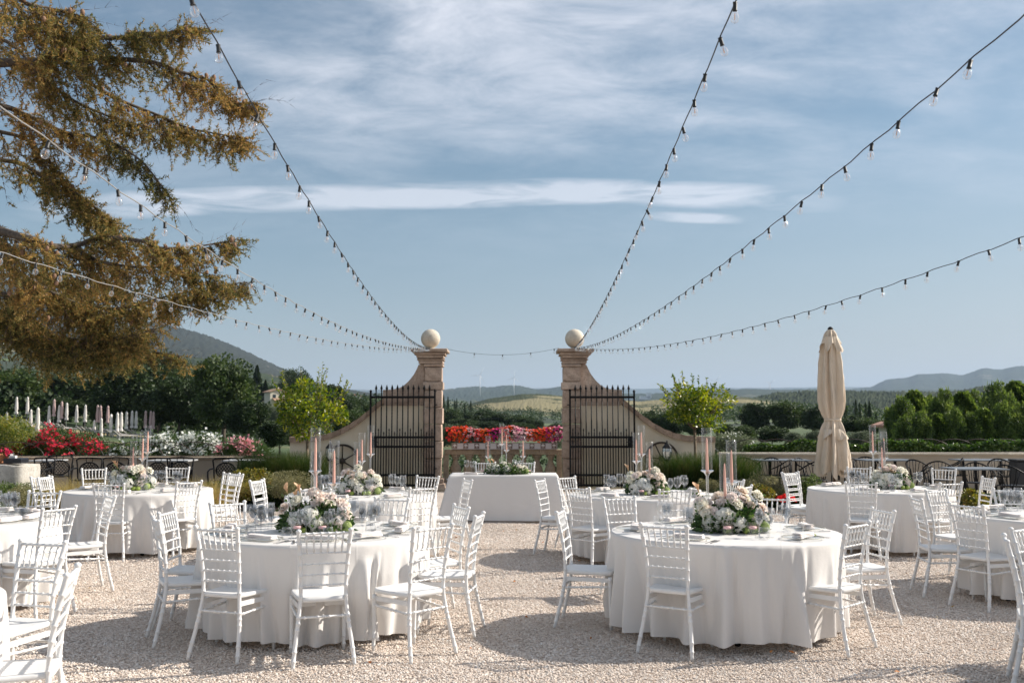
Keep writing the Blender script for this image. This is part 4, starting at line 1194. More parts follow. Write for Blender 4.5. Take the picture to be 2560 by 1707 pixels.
# ================================================================== TABLEWARE
def lathe_me(name, prof, m, n=20, solid=False):
    mb = MB(); vs = []; 
    for r_, z in prof:
        for k in range(n):
            q = 2 * PI * k / n; vs.append((r_ * math.cos(q), r_ * math.sin(q), z))
    mb.add(vs, [(i * n + k, i * n + (k + 1) % n, (i + 1) * n + (k + 1) % n, (i + 1) * n + k) for i in range(len(prof) - 1) for k in range(n)])
    return mb.mesh(name, m)
def wine_me(name, s, bw=.040, bh=.105):
    H = .10
    return lathe_me(name, [(.0, .003), (.010, .004), (.034, .002), (.0345, .004), (.012, .007), (.0045, .014), (.0038, .05), (.0042, H - .006), (.010, H), (bw * .72, H + .022), (bw, H + .048), (bw * .96, H + .07), (bw * .80, H + bh), (bw * .785, H + bh + .0008), (bw * .94, H + .07), (bw * .97, H + .048), (bw * .68, H + .024), (0, H + .004)], GLASS)
ME_RED = wine_me('large_wine_glass', 1, .046, .125); ME_WHITE = wine_me('small_wine_glass', 1, .037, .10); ME_FLUTE = wine_me('narrow_wine_glass', 1, .030, .115)
ME_TUMB = lathe_me('tumbler', [(0, .008), (.034, .006), (.036, .0), (.039, .012), (.043, .035), (.040, .07), (.034, .092), (.033, .0925), (.0385, .07), (.0405, .035), (.034, .014), (0, .012)], GLASS)
PLATEG = glass_mat('plate_glass', (.985, .99, .985), .06, .25, .12, .4)
ME_PLATE = lathe_me('charger_plate', [(0, .004), (.10, .004), (.118, .007), (.156, .014), (.160, .0145), (.160, .016), (.118, .010), (0, .007)], PLATEG, 40)
ME_RIM = lathe_me('gilt_rim', [(.154, .0145), (.160, .0155), (.1615, .0165), (.160, .0175), (.154, .0165)], mat('pale_gilt', (.62, .58, .47), .3, .6), 40)
NAPK = mat('napkin_linen', (.76, .69, .655), .8, c2=(.80, .745, .71), scale=12, bump=.3, bscale=50)
def napkin_me(seed):
    r = random.Random(seed); mb = MB()
    for k, z in enumerate((0, .011, .022)):
        w, d = .115 - .003 * k, .040 - .002 * k
        vs = []; nx2, K = 12, 6
        for i in range(nx2 + 1):
            x = -w + 2 * w * i / nx2
            for j in range(8):
                a = 2 * PI * j / 8; yy = math.copysign(abs(math.cos(a)) ** .5, math.cos(a)) * d; zz = math.sin(a) * .0065
                vs.append((x + .002 * math.sin(j + k), yy + .004 * math.sin(x * 25 + seed + k), .0075 + z + zz + .003 * math.sin(x * 18 + k + seed) + (.006 if i in (0, nx2) else 0) * r.random()))
        fs = [(i * 8 + j, i * 8 + (j + 1) % 8, (i + 1) * 8 + (j + 1) % 8, (i + 1) * 8 + j) for i in range(nx2) for j in range(8)] + [tuple(range(8))[::-1], tuple(range(nx2 * 8, nx2 * 8 + 8))]
        mb.add(vs, fs)
    return mb.mesh('napkin', NAPK)
ME_NAP = [napkin_me(s) for s in (1, 5, 9)]
def fork_me():
    mb = MB()
    mb.add([(-.004, -.10, .003), (.004, -.10, .003), (.0025, 0, .006), (-.0025, 0, .006), (-.004, -.10, .0015), (.004, -.10, .0015), (.0025, 0, .0045), (-.0025, 0, .0045)], [(0, 1, 2, 3), (7, 6, 5, 4), (0, 3, 7, 4), (1, 5, 6, 2)])
    mb.box((0, .02, .0045), (.020, .040, .002)); mb.box((0, .0, .005), (.008, .02, .002))
    for k in range(4): mb.box((-.0085 + k * .00567, .062, .005), (.0028, .048, .002))
    return mb.mesh('fork', STEEL, False)
def knife_me():
    mb = MB(); mb.box((0, -.06, .005), (.012, .10, .006)); mb.add([(-.003, -.01, .003), (.009, -.01, .003), (.011, .08, .003), (.002, .115, .003), (-.003, .10, .003), (-.003, -.01, .005), (.009, -.01, .0045), (.011, .08, .0045), (.002, .115, .0045), (-.003, .10, .005)], [(0, 1, 2, 3, 4), (9, 8, 7, 6, 5), (0, 5, 6, 1), (1, 6, 7, 2), (2, 7, 8, 3), (3, 8, 9, 4), (4, 9, 5, 0)])
    return mb.mesh('knife', STEEL, False)
ME_FORK, ME_KNIFE = fork_me(), knife_me()
def compass(a, used_):
    names = ['right side', 'far right', 'far side', 'far left', 'left side', 'near left', 'near side', 'near right']
    k = int(round((a % (2 * PI)) / (PI / 4))) % 8; nm = names[k]
    if nm in used_:
        nm2 = {'right side': 'lower right side', 'far right': 'upper far right', 'far side': 'second far side', 'far left': 'upper far left', 'left side': 'lower left side', 'near left': 'lower near left', 'near side': 'second near side', 'near right': 'lower near right'}[nm]
        nm = nm2 if nm2 not in used_ else 'other ' + nm
    used_.append(nm); return nm
def item(me, name, x, y, z, rz, lab, cat, group):
    o = link(name, me, None, (x, y, z), rz); return tag(o, lab, cat, group)
def place(tk, a, nm, full=True):
    cx, cy, tn = TD[tk]; s = f'{nm} setting of the {tn}'
    rad = lambda r_, off: (cx + r_ * math.cos(a) - off * math.sin(a), cy + r_ * math.sin(a) + off * math.cos(a))
    face = a + PI / 2            # local +Y points to the table centre
    z = ZT + .001
    x, y = rad(.715, 0)
    t = thing('charger_plate', f'clear glass charger plate, {s}', 'plate', (x, y, z), face, 'glass charger plates'); link('plate', ME_PLATE, t); link('gilt_rim', ME_RIM, t)
    nz = random.choice(ME_NAP); item(nz, 'napkin', x, y, z + .011, face + random.uniform(-.25, .25), f'folded blush napkin, {s}', 'napkin', 'folded napkins on the plates')
    if full:
        for k, off in enumerate((-.185, -.215)):
            fx, fy = rad(.72, -off); item(ME_FORK, 'fork', fx, fy, z, face + random.uniform(-.05, .05), f'{("inner", "outer")[k]} steel fork at the {s}', 'fork', 'steel forks')
        fx, fy = rad(.72, -.195); item(ME_KNIFE, 'knife', fx, fy, z, face + random.uniform(-.05, .05), f'steel knife at the {s}', 'knife', 'steel knives')
    for me, nme, r_, off, w in ((ME_RED, 'wine_glass', .50, -.10, 'large'), (ME_WHITE, 'wine_glass', .46, -.19, 'medium'), (ME_FLUTE, 'wine_glass', .42, -.13, 'slim')):
        gx, gy = rad(r_ + random.uniform(-.01, .01), off + random.uniform(-.01, .01)); item(me, nme, gx, gy, z, random.random(), f'{w} stemmed wine glass at the {s}', 'wine glass', f'{w} stemmed wine glasses')
    gx, gy = rad(.53, -.24); item(ME_TUMB, 'tumbler', gx, gy, z, 0, f'round water tumbler at the {s}', 'tumbler', 'water tumblers')
EXTRA = {'B': [math.radians(98)], 'A': [], 'C': [math.radians(190)], 'D': [math.radians(80)], 'E': [math.radians(90)], 'F': [], 'G': [math.radians(140), math.radians(75)], 'H': [math.radians(0), math.radians(60)], 'I': []}
for tk in 'ABCDEFGHI':
    used_ = []
    for a in sorted(PLACES[tk] + EXTRA[tk]): place(tk, a, compass(a, used_))
for px, side in ((1175, 'left'), (1330, 'right')):
    p = on_plane(px, 1186, ZT); yb = 16.85
    for me, nme, dx_, dy_, w in ((ME_RED, 'wine_glass', .02, 0, 'large'), (ME_WHITE, 'wine_glass', .09, .05, 'medium'), (ME_FLUTE, 'wine_glass', .13, -.03, 'slim')):
        if side == 'left': item(me, nme, hx - .66 + dx_ * 1.2, yb - .1 + dy_, ZT, 0, f'{w} wine glass at the left end of the head table', 'wine glass', f'{w} stemmed wine glasses')
        else: item(me, nme, hx + .16 + dx_, yb + .05 + dy_, ZT, 0, f'{w} stemmed wine glass behind the head table flowers', 'wine glass', f'{w} stemmed wine glasses')
item(ME_NAP[0], 'napkin', hx - .55, 16.36, ZT + .002, .05, 'folded blush napkin at the left front of the head table', 'napkin', 'folded napkins on the plates')
p = on_plane(2092, 1347, ZT)
mb = MB(); mb.lathe([(0, -.012), (.008, -.008), (.0115, 0), (.008, .008), (0, .012)], (0, 0, .012), 12)
tag(ob('grape', mb, mat('green_grape', (.38, .45, .12), .35), None, loc=(1.725 + .62, 7.62, ZT)), 'single pale green grape lying on the front right table near its edge', 'grape')

# ================================================================== CANDLES
CANDLE = mat('peach_wax', (.84, .46, .37), .55, spec=.4)
def lathe_ob(name, prof, m, parent, n=24): return link(name, lathe_me(name, prof, m, n), parent)
CHIM = glass_mat('chimney_glass', (.985, .985, .98), .02, .32, .02, .28)
def candle_set(x, y, z, h, tn, which, part='candlestick'):
    t = thing('candlestick', f'{which} clear crystal candlestick on the {tn}', 'candlestick', (x, y, z), random.random(), 'crystal candlesticks')
    lathe_ob('foot', [(0, .002), (.045, .002), (.048, .008), (.03, .016), (.014, .024)], CRYSTAL, t)
    lathe_ob('stem', [(.0145, .024), (.012, .04), (.0115, h - .05), (.013, h - .04)], CRYSTAL, t, 8)
    lathe_ob('dish', [(.013, h - .04), (.018, h - .032), (.026, h - .018), (.050, h - .003), (.0545, h), (.052, h + .004), (.030, h - .004), (.0, h - .008)], CRYSTAL, t)
    mb = MB(); mb.lathe([(0, 0), (.0125, 0), (.0122, .05), (.0095, .20), (.0065, .265), (.003, .285), (0, .287)], n=14)
    tag(ob('taper_candle', mb, CANDLE, None, loc=(x, y, z + h - .02)), f'peach taper candle in the {which} candlestick, {tn}', 'candle', 'peach taper candles')
    c = lathe_ob('glass_chimney', [(.041, 0), (.043, .001), (.043, .345), (.041, .346), (.0405, .345), (.0405, .002)], CHIM, None, 36); c.location = (x, y, z + h + .003)
    tag(c, f'clear glass cylinder round the {which} candle on the {tn}', 'glass cylinder', 'glass candle cylinders')

# ================================================================== FLOWERS
def petal_grid(L, W, curl, cup, nn=4):
    V = []
    for j in range(nn + 1):
        q = j / nn
        w = W * math.sin(PI * min(1, .22 + .70 * q)) ** .8
        for i in range(nn + 1):
            s = i / nn * 2 - 1
            V.append((s * w, cup * (1 - s * s) * -1 * L * .35 + curl * q * q * L * .5, L * q * (1 - .10 * s * s)))
    return V
def rose_me(name, m, seed, R=.045):
    rr = random.Random(seed); mb = MB(); nn = 4
    quads = [(j * (nn + 1) + i, j * (nn + 1) + i + 1, (j + 1) * (nn + 1) + i + 1, (j + 1) * (nn + 1) + i) for j in range(nn) for i in range(nn)]
    for layer, (cnt, rad, tilt, L, W) in enumerate([(2, .003, -.10, .62, .30), (3, .007, -.04, .70, .42), (4, .012, .10, .78, .50), (5, .017, .32, .86, .58), (6, .019, .62, .92, .64), (6, .020, .98, .95, .64)]):
        for k in range(cnt):
            a = 2 * PI * k / cnt + layer * .9 + rr.uniform(-.15, .15)
            V = petal_grid(L * R * 1.15, W * R, .25 + .55 * (layer >= 3) + .3 * (layer >= 5), .9 - .12 * layer)
            tl = tilt + rr.uniform(-.07, .07)
            M = Matrix.Rotation(a, 3, 'Z') @ Matrix.Rotation(-tl, 3, 'X')
            mb.add([M @ Vector(v) + Matrix.Rotation(a, 3, 'Z') @ Vector((0, rad * .6, -.003 * layer)) for v in V], quads)
    return mb.mesh(name, m)
def flat_petal(name, c, c2, tr=.35):
    m, t, b = base_mat(name)
    co = N(t, 'ShaderNodeTexCoord').outputs['Object']
    sp = N(t, 'ShaderNodeSeparateXYZ'); t.links.new(co, sp.inputs[0])
    n = N(t, 'ShaderNodeTexNoise', Scale=40.0, Detail=2.0); t.links.new(co, n.inputs[0])
    r = ramp(t, math_n(t, 'ADD', math_n(t, 'MULTIPLY', n.outputs[0], .5), math_n(t, 'MULTIPLY', sp.outputs[2], 8.0)), [(.2, c2), (.6, c)])
    t.links.new(r, b.inputs['Base Color']); b.inputs['Roughness'].default_value = .6; b.inputs['Specular IOR Level'].default_value = .2
    tl = N(t, 'ShaderNodeBsdfTranslucent'); t.links.new(r, tl.inputs[0]); mx = N(t, 'ShaderNodeMixShader'); mx.inputs[0].default_value = tr
    t.links.new(b.outputs[0], mx.inputs[1]); t.links.new(tl.outputs[0], mx.inputs[2]); t.links.new(mx.outputs[0], t.nodes['Material Output'].inputs[0])
    return m
ROSES = {'white': rose_me('rose', flat_petal('white_petals', (.90, .875, .79), (.86, .82, .68)), 1, .050), 'blush': rose_me('rose', flat_petal('blush_petals', (.92, .84, .76), (.90, .74, .64)), 2, .040),
         'peach': rose_me('rose', flat_petal('peach_petals', (.92, .85, .76), (.90, .76, .64)), 3, .046), 'pale': rose_me('rose', flat_petal('cream_pink_petals', (.90, .84, .80), (.88, .76, .70)), 4, .036)}
def hyd_me(name, m, seed, R=.075):
    r = np.random.default_rng(seed); n = 150; p = sphere_pts(n, r); p[:, 2] = np.where(p[:, 2] < -.5, -p[:, 2], p[:, 2])
    A = unit(np.cross(p, r.normal(size=p.shape))); B = np.cross(p, A); V = []
    P = p * R * (.92 + .12 * r.random((n, 1)))
    for k in range(4):
        a = PI / 2 * k; d = A * math.cos(a) + B * math.sin(a); s = np.cross(p, d); sz = .0155
        V.append(np.stack([P, P + d * sz * .6 + s * sz * .55 + p * .003, P + d * sz * 1.15 - p * .001, P + d * sz * .6 - s * sz * .55 + p * .003], 1))
    V = np.stack(V, 1).reshape(-1, 3); return np_mesh(name, V, np.arange(len(V)).reshape(-1, 4), m)
HYDW = hyd_me('hydrangea', flat_petal('hydrangea_white', (.90, .875, .80), (.84, .81, .69)), 1); HYDP = hyd_me('hydrangea', flat_petal('hydrangea_blush', (.83, .73, .66), (.80, .62, .56)), 2)
HYDG = hyd_me('green_hydrangea', flat_petal('hydrangea_green', (.52, .60, .26), (.34, .46, .13)), 3, .05)
def calla_me():
    V = []; F = []; n = 20; H = .085
    for j in range(9):
        q = j / 8; rad = .004 + .020 * q ** 1.8
        for k in range(n + 1):
            a = 2 * PI * k / n; front = math.cos(a)
            z = H * q + .035 * q ** 2 * max(0, front) ** 1.5 + .004 * k / n
            rr_ = rad * (1 + .10 * k / n + .5 * q ** 3 * max(0, front))
            V.append((rr_ * math.cos(a), rr_ * math.sin(a), z))
    F = [(j * (n + 1) + k, j * (n + 1) + k + 1, (j + 1) * (n + 1) + k + 1, (j + 1) * (n + 1) + k) for j in range(8) for k in range(n)]
    return MB().add(V, F).mesh('calla_lily', flat_petal('calla_petals', (.72, .46, .28), (.55, .45, .16), .3))
CALLA = calla_me()
LIME = MB().lathe([(0, -.034), (.008, -.031), (.02, -.024), (.026, -.008), (.027, .006), (.021, .022), (.009, .031), (0, .034)], n=16).mesh('lime', mat('lime_skin', (.16, .22, .03), .4, c2=(.26, .34, .05), scale=20, bump=.15, bscale=150))
FOL = leaf_mat('bouquet_leaves', [(.012, .03, .01), (.03, .065, .02), (.07, .12, .035), (.14, .2, .06)], .4, .25, nscale=8)
STEMM = mat('green_stem', (.10, .16, .05), .6)
def orient(o, d, spin):
    q = Vector(d).to_track_quat('Z', 'Y'); o.rotation_mode = 'QUATERNION'; o.rotation_quaternion = q @ Matrix.Rotation(spin, 3, 'Z').to_quaternion()
def bouquet(x, y, lab, seed, w=.30, low=False, warm=.5, green=0, callas=2):
    r = random.Random(seed); t = thing('flower_arrangement', lab, 'flowers', (x, y, ZT), 0, 'flower centrepieces')
    mb = MB(); mb.lathe([(0, .002), (.13, .002), (.14, .03), (.12, .055), (0, .06)], n=20); ob('tray', mb, mat('dark_green_foam', (.01, .02, .012), .9), t)
    P = sphere_pts(2000); P[:, 2] = np.abs(P[:, 2]); rad = np.random.default_rng(seed).random((2000, 1)) ** .4
    P2 = P * rad * np.array([w * 1.08, w * .72, .20 if not low else .14]) + np.array([0, 0, .015])
    V, F = leaf_quads(P2, P + rng.normal(size=P.shape) * .6, .05 * (.5 + rng.random(2000)), .013, fold=.1); f = link('foliage', np_mesh('foliage', V, F, FOL), t); f['kind'] = 'stuff'
    blooms = []
    def put(me, name, px_, py_, pz_, s, d=None):
        o = link(name, me, t, (px_, py_, pz_)); o.scale = (s, s, s)
        dd = d or (px_ * 2.5 + r.uniform(-.3, .3), py_ * 2.5 - .35 + r.uniform(-.3, .2), .25 + pz_ * 1.5)
        orient(o, dd, r.uniform(0, 6)); blooms.append((px_, py_, pz_)); return o
    hy_ = [(-w * .55, -.07, .075), (w * .55, -.06, .075), (.02, -.12, .07), (-w * .15, .10, .12), (w * .25, .12, .10), (-w * .2, -.10, .13 if not low else .1), (w * .75, .05, .09)]
    for k, (a, b_, c) in enumerate(hy_[:(7 if not low else 4)]): put(HYDW if (k + seed) % 3 else HYDP, 'hydrangea', a + r.uniform(-.03, .03), b_, c, r.uniform(.95, 1.25))
    for k in range(2 + green): put(HYDG, 'green_hydrangea', (w * .92, w * .78, w * .6, -w * .4, w * .2)[k], -.09 + .03 * k, .05, .8)
    n = 24 if not low else 14
    for k in range(n):
        a = r.uniform(0, 2 * PI); q = math.sqrt(r.random()); ex = w * 1.0 * q * math.cos(a); ey = .17 * q * math.sin(a)
        if low: ez = .07 + .10 * r.random() * (1 - .4 * q)
        else: ez = .12 + .20 * r.random() * (1.15 - .5 * q) + (.05 if r.random() < .3 else 0)
        u = r.random()
        kind = ('peach' if u < .16 else 'blush' if u < .16 + .28 * warm else 'pale' if u < .52 else 'white')
        put(ROSES[kind], 'rose', ex, ey, ez, r.uniform(.72, 1.05) * (1.15 if ez < .15 else 1))
    for k in range(callas):
        bx = (-w * .8, -w * .62, -w * .45, w * .75, w * .6)[k] + r.uniform(-.02, .02); bz = r.uniform(.24, .31) if not low else .17
        put(CALLA, 'calla_lily', bx, r.uniform(-.04, .04), bz, .8, (bx * 1.4, -.2, 1.0))
    for k in range(3 if not low else 0):
        o = link('lime', LIME, t, ((-.05, .10, .155)[k] + r.uniform(-.02, .02), -.19 + .01 * k, .028)); o.rotation_euler = (1.4, r.random() * 3, r.random() * 3)
    mb = MB()
    for (a, b_, c) in blooms:
        if c > .13: mb.tube([(a * .35, b_ * .35, .04), (a * .8, b_ * .8, c * .6), (a, b_, c)], .0022, 4)
    s_ = ob('stems', mb, STEMM, t); s_['kind'] = 'stuff'
    P3 = np.array([b_ for b_ in blooms if b_[2] > .12]); 
    if len(P3):
        P3 = np.repeat(P3, 9, 0) + rng.normal(size=(len(P3) * 9, 3)) * .02 - np.array([0, 0, .035])
        V, F = leaf_quads(P3, rng.normal(size=P3.shape) + np.array([0, 0, .3]), .038, .011, fold=.1); g = link('sprig_leaves', np_mesh('sprig_leaves', V, F, FOL), t); g['kind'] = 'stuff'
    return t
def votive(x, y, lab):
    t = thing('votive_glass', lab, 'votive', (x, y, ZT), 0, 'square votive glasses')
    mb = MB(); w = .037
    mb.box((0, 0, .005), (2 * w, 2 * w, .010))
    for a, b_, c, d in ((-w, 0, .003, 2 * w), (w, 0, .003, 2 * w)): mb.box((a, 0, .055), (.003, 2 * w, .09)); 
    for s in (-w, w): mb.box((0, s, .055), (2 * w - .004, .003, .09))
    ob('glass', mb, GLASS, t, smooth=False)
    mb = MB(); mb.lathe([(0, .05), (.031, .05), (.031, .068), (0, .07)], n=16); ob('floating_candle', mb, mat('rose_wax', (.72, .42, .42), .5), t)

TOPS = {'A': (800, 2, .285, 'dense blush and white bouquet with orange calla lilies on the front left table'), 'B': (1812, 5, .285, 'white and cream bouquet with limes on the front right table'),
        'C': (905, 8, .25, 'blush and white bouquet on the table behind the front left table'), 'D': (1611, 11, .25, 'blush and white bouquet on the table behind the front right table'),
        'E': (345, 14, .25, 'pink and white bouquet with green fruit on the back left table'), 'F': (2212, 17, .25, 'cream bouquet with bright green foliage on the back right table')}
STICKS = {'A': [(788, -.10, .49, 'tallest'), (835, .02, .385, 'second'), (790, .22, .29, 'lowest')], 'B': [(1768, -.02, .49, 'tallest'), (1829, .16, .385, 'second'), (1811.6, -.05, .285, 'lowest')],
          'C': [(926, .0, .49, 'tallest'), (904, .1, .40, 'second'), (892, -.1, .29, 'lowest')], 'D': [(1604, .0, .49, 'tallest'), (1591, .1, .40, 'second'), (1624, -.05, .29, 'lowest')],
          'E': [(367, .0, .49, 'tallest'), (355, .12, .40, 'second'), (332, -.05, .29, 'lowest')], 'F': [(2184, .0, .49, 'tallest'), (2212, .1, .40, 'second'), (2206, -.08, .28, 'lowest')]}
for k, (px, seed, w, lab) in TOPS.items():
    cx, cy, tn = TD[k]; p = on_plane(px, 1051.5 + (CAM_H - ZT) * FPX / cy, ZT)
    bouquet(p.x, cy - .02, lab, seed, w, warm={'A': .7, 'B': .1}.get(k, .4), green={'F': 3, 'E': 1}.get(k, 0), callas={'A': 3, 'B': 1, 'D': 1, 'E': 2}.get(k, 0))
    for sx, dy_, h, wh in STICKS[k]:
        q = at(sx, 1180, cy + dy_); candle_set(q.x, cy + dy_, ZT, h, tn, wh)
    for s, dd in ((-1, 'left'), (1, 'right'))[: (2 if k in 'AB' else 1)]:
        votive(p.x + s * .10 + (.03 if k == 'B' else 0), cy - .27, f'square votive glass near {dd} of the flowers, {tn}')
for k in 'GH':                                    # flowers of the edge tables stand just outside the frame
    cx, cy, tn = TD[k]
q = at(1267, 1190, 16.6); bouquet(q.x, 16.55, 'low white and green bouquet with anthurium leaf on the head table', 23, .36, True, .4, 3)
for sx, dy_, h, wh in ((1220, -.05, .29, 'left'), (1254.6, .2, .50, 'tallest'), (1266, .05, .395, 'middle'), (1307.5, -.05, .295, 'right')):
    q = at(sx, 1150, 16.7 + dy_); candle_set(q.x, 16.7 + dy_, ZT, h, 'head table', wh)
votive(at(1206, 1180, 16.5).x, 16.5, 'square glass votive left of the flowers on the head table'); votive(at(1322, 1180, 16.5).x, 16.5, 'square glass votive right of the flowers on the head table')

# ================================================================== FESTOON LIGHTS
SOCK = mat('socket_black', (.012, .012, .012), .5)
BULBG = glass_mat('bulb_glass', (.97, .975, .98), .10, .80, .03, .45)
def bulb_meshes():
    mb = MB(); mb.lathe([(.0, .004), (.008, .004), (.0115, -.002), (.0115, -.034), (.0130, -.036), (.0130, -.044), (0, -.044)], n=10); mb.box((0, 0, .003), (.024, .010, .010))
    s = mb.mesh('socket', SOCK)
    g = lathe_me('bulb', [(.010, -.044), (.012, -.050), (.019, -.058), (.0235, -.070), (.0245, -.080), (.0225, -.092), (.015, -.102), (.005, -.106), (0, -.1065)], BULBG, 14)
    f = MB(); f.tube([(0, 0, -.05), (0, 0, -.085)], .0016, 5); f.tube([(.003, 0, -.058), (.003, 0, -.088)], .0012, 4)
    return s, g, f.mesh('filament', mat('filament_amber', (.75, .42, .22), .4))
SOC_ME, BULB_ME, FIL_ME = bulb_meshes()
CABLE_D = mat('cable_black', (.02, .02, .02), .5); CABLE_SUNLIT = mat('cable_sunlit', (.28, .275, .265), .5)  # second material: same cable, sunlight painted in as a paler grey
VS = 2560 / 2352
def festoon(path, side, d_near, lab, m=CABLE_D, space=.40, sway=0.0, ext=True):
    """hang a cable in the vertical plane from the pillar cap to a point near the house, through the seen curve"""
    end = Vector((GX + side * 1.78, GY - .1, 3.47))
    u1 = (path[0][0] * VS - 1280) / FPX
    p1 = at(path[0][0] * VS, path[0][1] * VS, d_near)
    pts = []
    for (px, py) in path:
        px *= VS; py *= VS
        r0 = Vector((0, 0, CAM_H)); r1 = at(px, py, 1.0); d = r1 - r0
        # meet the ray with the vertical plane through end and p1
        nx_, ny_ = (end.y - p1.y), -(end.x - p1.x)
        k = (nx_ * p1.x + ny_ * p1.y) / (nx_ * d.x + ny_ * d.y)
        if k > 0: pts.append(r0 + d * k)
    L = (Vector((end.x, end.y)) - Vector((p1.x, p1.y))); T = L.length
    ts = np.array([(Vector((p.x, p.y)) - Vector((p1.x, p1.y))).dot(L) / T ** 2 for p in pts] + [1.0]); zs = np.array([p.z for p in pts] + [end.z])
    ok = (ts < .97) | (ts >= 1); ts, zs = ts[ok], zs[ok]
    A = np.stack([ts ** k for k in range(4)], 1); w = np.ones(len(ts)); w[-1] = 6; w[0] = 3
    co = np.linalg.lstsq(A * w[:, None], zs * w, rcond=None)[0]
    def P(t):
        return Vector((p1.x + (end.x - p1.x) * t, p1.y + (end.y - p1.y) * t, float(sum(co[k] * t ** k for k in range(4)))))
    t0 = -2.2 / T
    th = thing('string_lights', lab, 'string lights', tuple(end), 0, 'festoon light strings')
    q = [P(t0 + (1 - t0) * k / 120) - end for k in range(121)]
    q = [v + Vector((0, 0, .006 * math.sin(k * 1.9))) for k, v in enumerate(q)]; q[-1] = Vector((0, 0, 0))
    mb = MB(); mb.tube(q, .0036, 5); ob('cable', mb, m, th)
    n = int(T * (1 - t0) / space); r = random.Random(int(path[0][1]) + 3)
    for k in range(n):
        t = t0 + (1 - t0) * (k + .5 + r.uniform(-.12, .12)) / n
        v = P(t) - end; v.z -= .005
        s = link('socket', SOC_ME, th, v); s.rotation_euler = (r.uniform(-.3, .3), r.uniform(-.3, .4), r.uniform(0, 6.28)); s.scale = (.84, .84, .84)
        link('bulb', BULB_ME, s)
        if t < .5: link('filament', FIL_ME, s)
    return th
F1 = [(440, -5), (522, 142), (590, 255), (640, 345), (684, 420), (720, 480), (752, 530), (776, 570), (800, 605), (824, 637), (852, 680), (870, 702), (910, 750), (950, 785)]
F2 = [(0, 243), (97, 310), (165, 360), (216, 398), (345, 485), (400, 525), (467, 572), (530, 607), (580, 638), (652, 682), (700, 706), (755, 736), (830, 768), (880, 785)]
F3 = [(0, 580), (95, 606), (150, 622), (290, 664), (420, 702), (470, 714), (555, 738), (640, 759), (720, 778), (780, 786), (850, 794)]
F4 = [(1690, 0), (1652, 95), (1608, 208), (1563, 303), (1537, 373), (1504, 435), (1488, 482), (1465, 528), (1450, 563), (1433, 598), (1410, 650), (1390, 686), (1370, 725), (1345, 768)]
F5 = [(2352, 35), (2290, 88), (2208, 152), (2135, 215), (2075, 268), (2020, 315), (1970, 357), (1920, 395), (1885, 430), (1840, 462), (1785, 515), (1725, 558), (1660, 606), (1600, 650), (1525, 705), (1440, 757), (1395, 780)]
F6 = [(2352, 545), (2272, 571), (2208, 592), (2115, 628), (2020, 660), (1945, 686), (1880, 707), (1825, 722), (1770, 741), (1700, 761), (1640, 773), (1570, 786), (1500, 796), (1440, 799)]
festoon(F1, -1, 4.0, 'string of clear bulbs rising steeply left from the left pillar to the top edge')
festoon(F2, -1, 4.2, 'string of clear bulbs on sunlit cable crossing the cedar to the left edge, upper', CABLE_SUNLIT)
festoon(F3, -1, 7.0, 'lowest left string of clear bulbs on sunlit cable, ending at the left edge', CABLE_SUNLIT)
festoon(F4, 1, 4.3, 'string of clear bulbs rising steeply right from the right pillar to the top edge')
festoon(F5, 1, 3.9, 'string of clear bulbs from the right pillar to the top right corner')
festoon(F6, 1, 7.0, 'lowest right string of clear bulbs, long shallow curve to the right edge')
a_, b_ = Vector((GX - 1.4, GY - .1, 3.44)), Vector((GX + 1.4, GY - .1, 3.46))
th = thing('string_lights', 'short slack string with few bulbs hung between the two gate pillars', 'string lights', tuple(a_), 0, 'festoon light strings')
q = [(a_.lerp(b_, k / 24) - a_) + Vector((0, 0, -.16 * 4 * (k / 24) * (1 - k / 24))) for k in range(25)]
mb = MB(); mb.tube(q, .0036, 5); ob('cable', mb, CABLE_D, th)
for k in (6, 12, 18, 23): s = link('socket', SOC_ME, th, q[k]); link('bulb', BULB_ME, s)

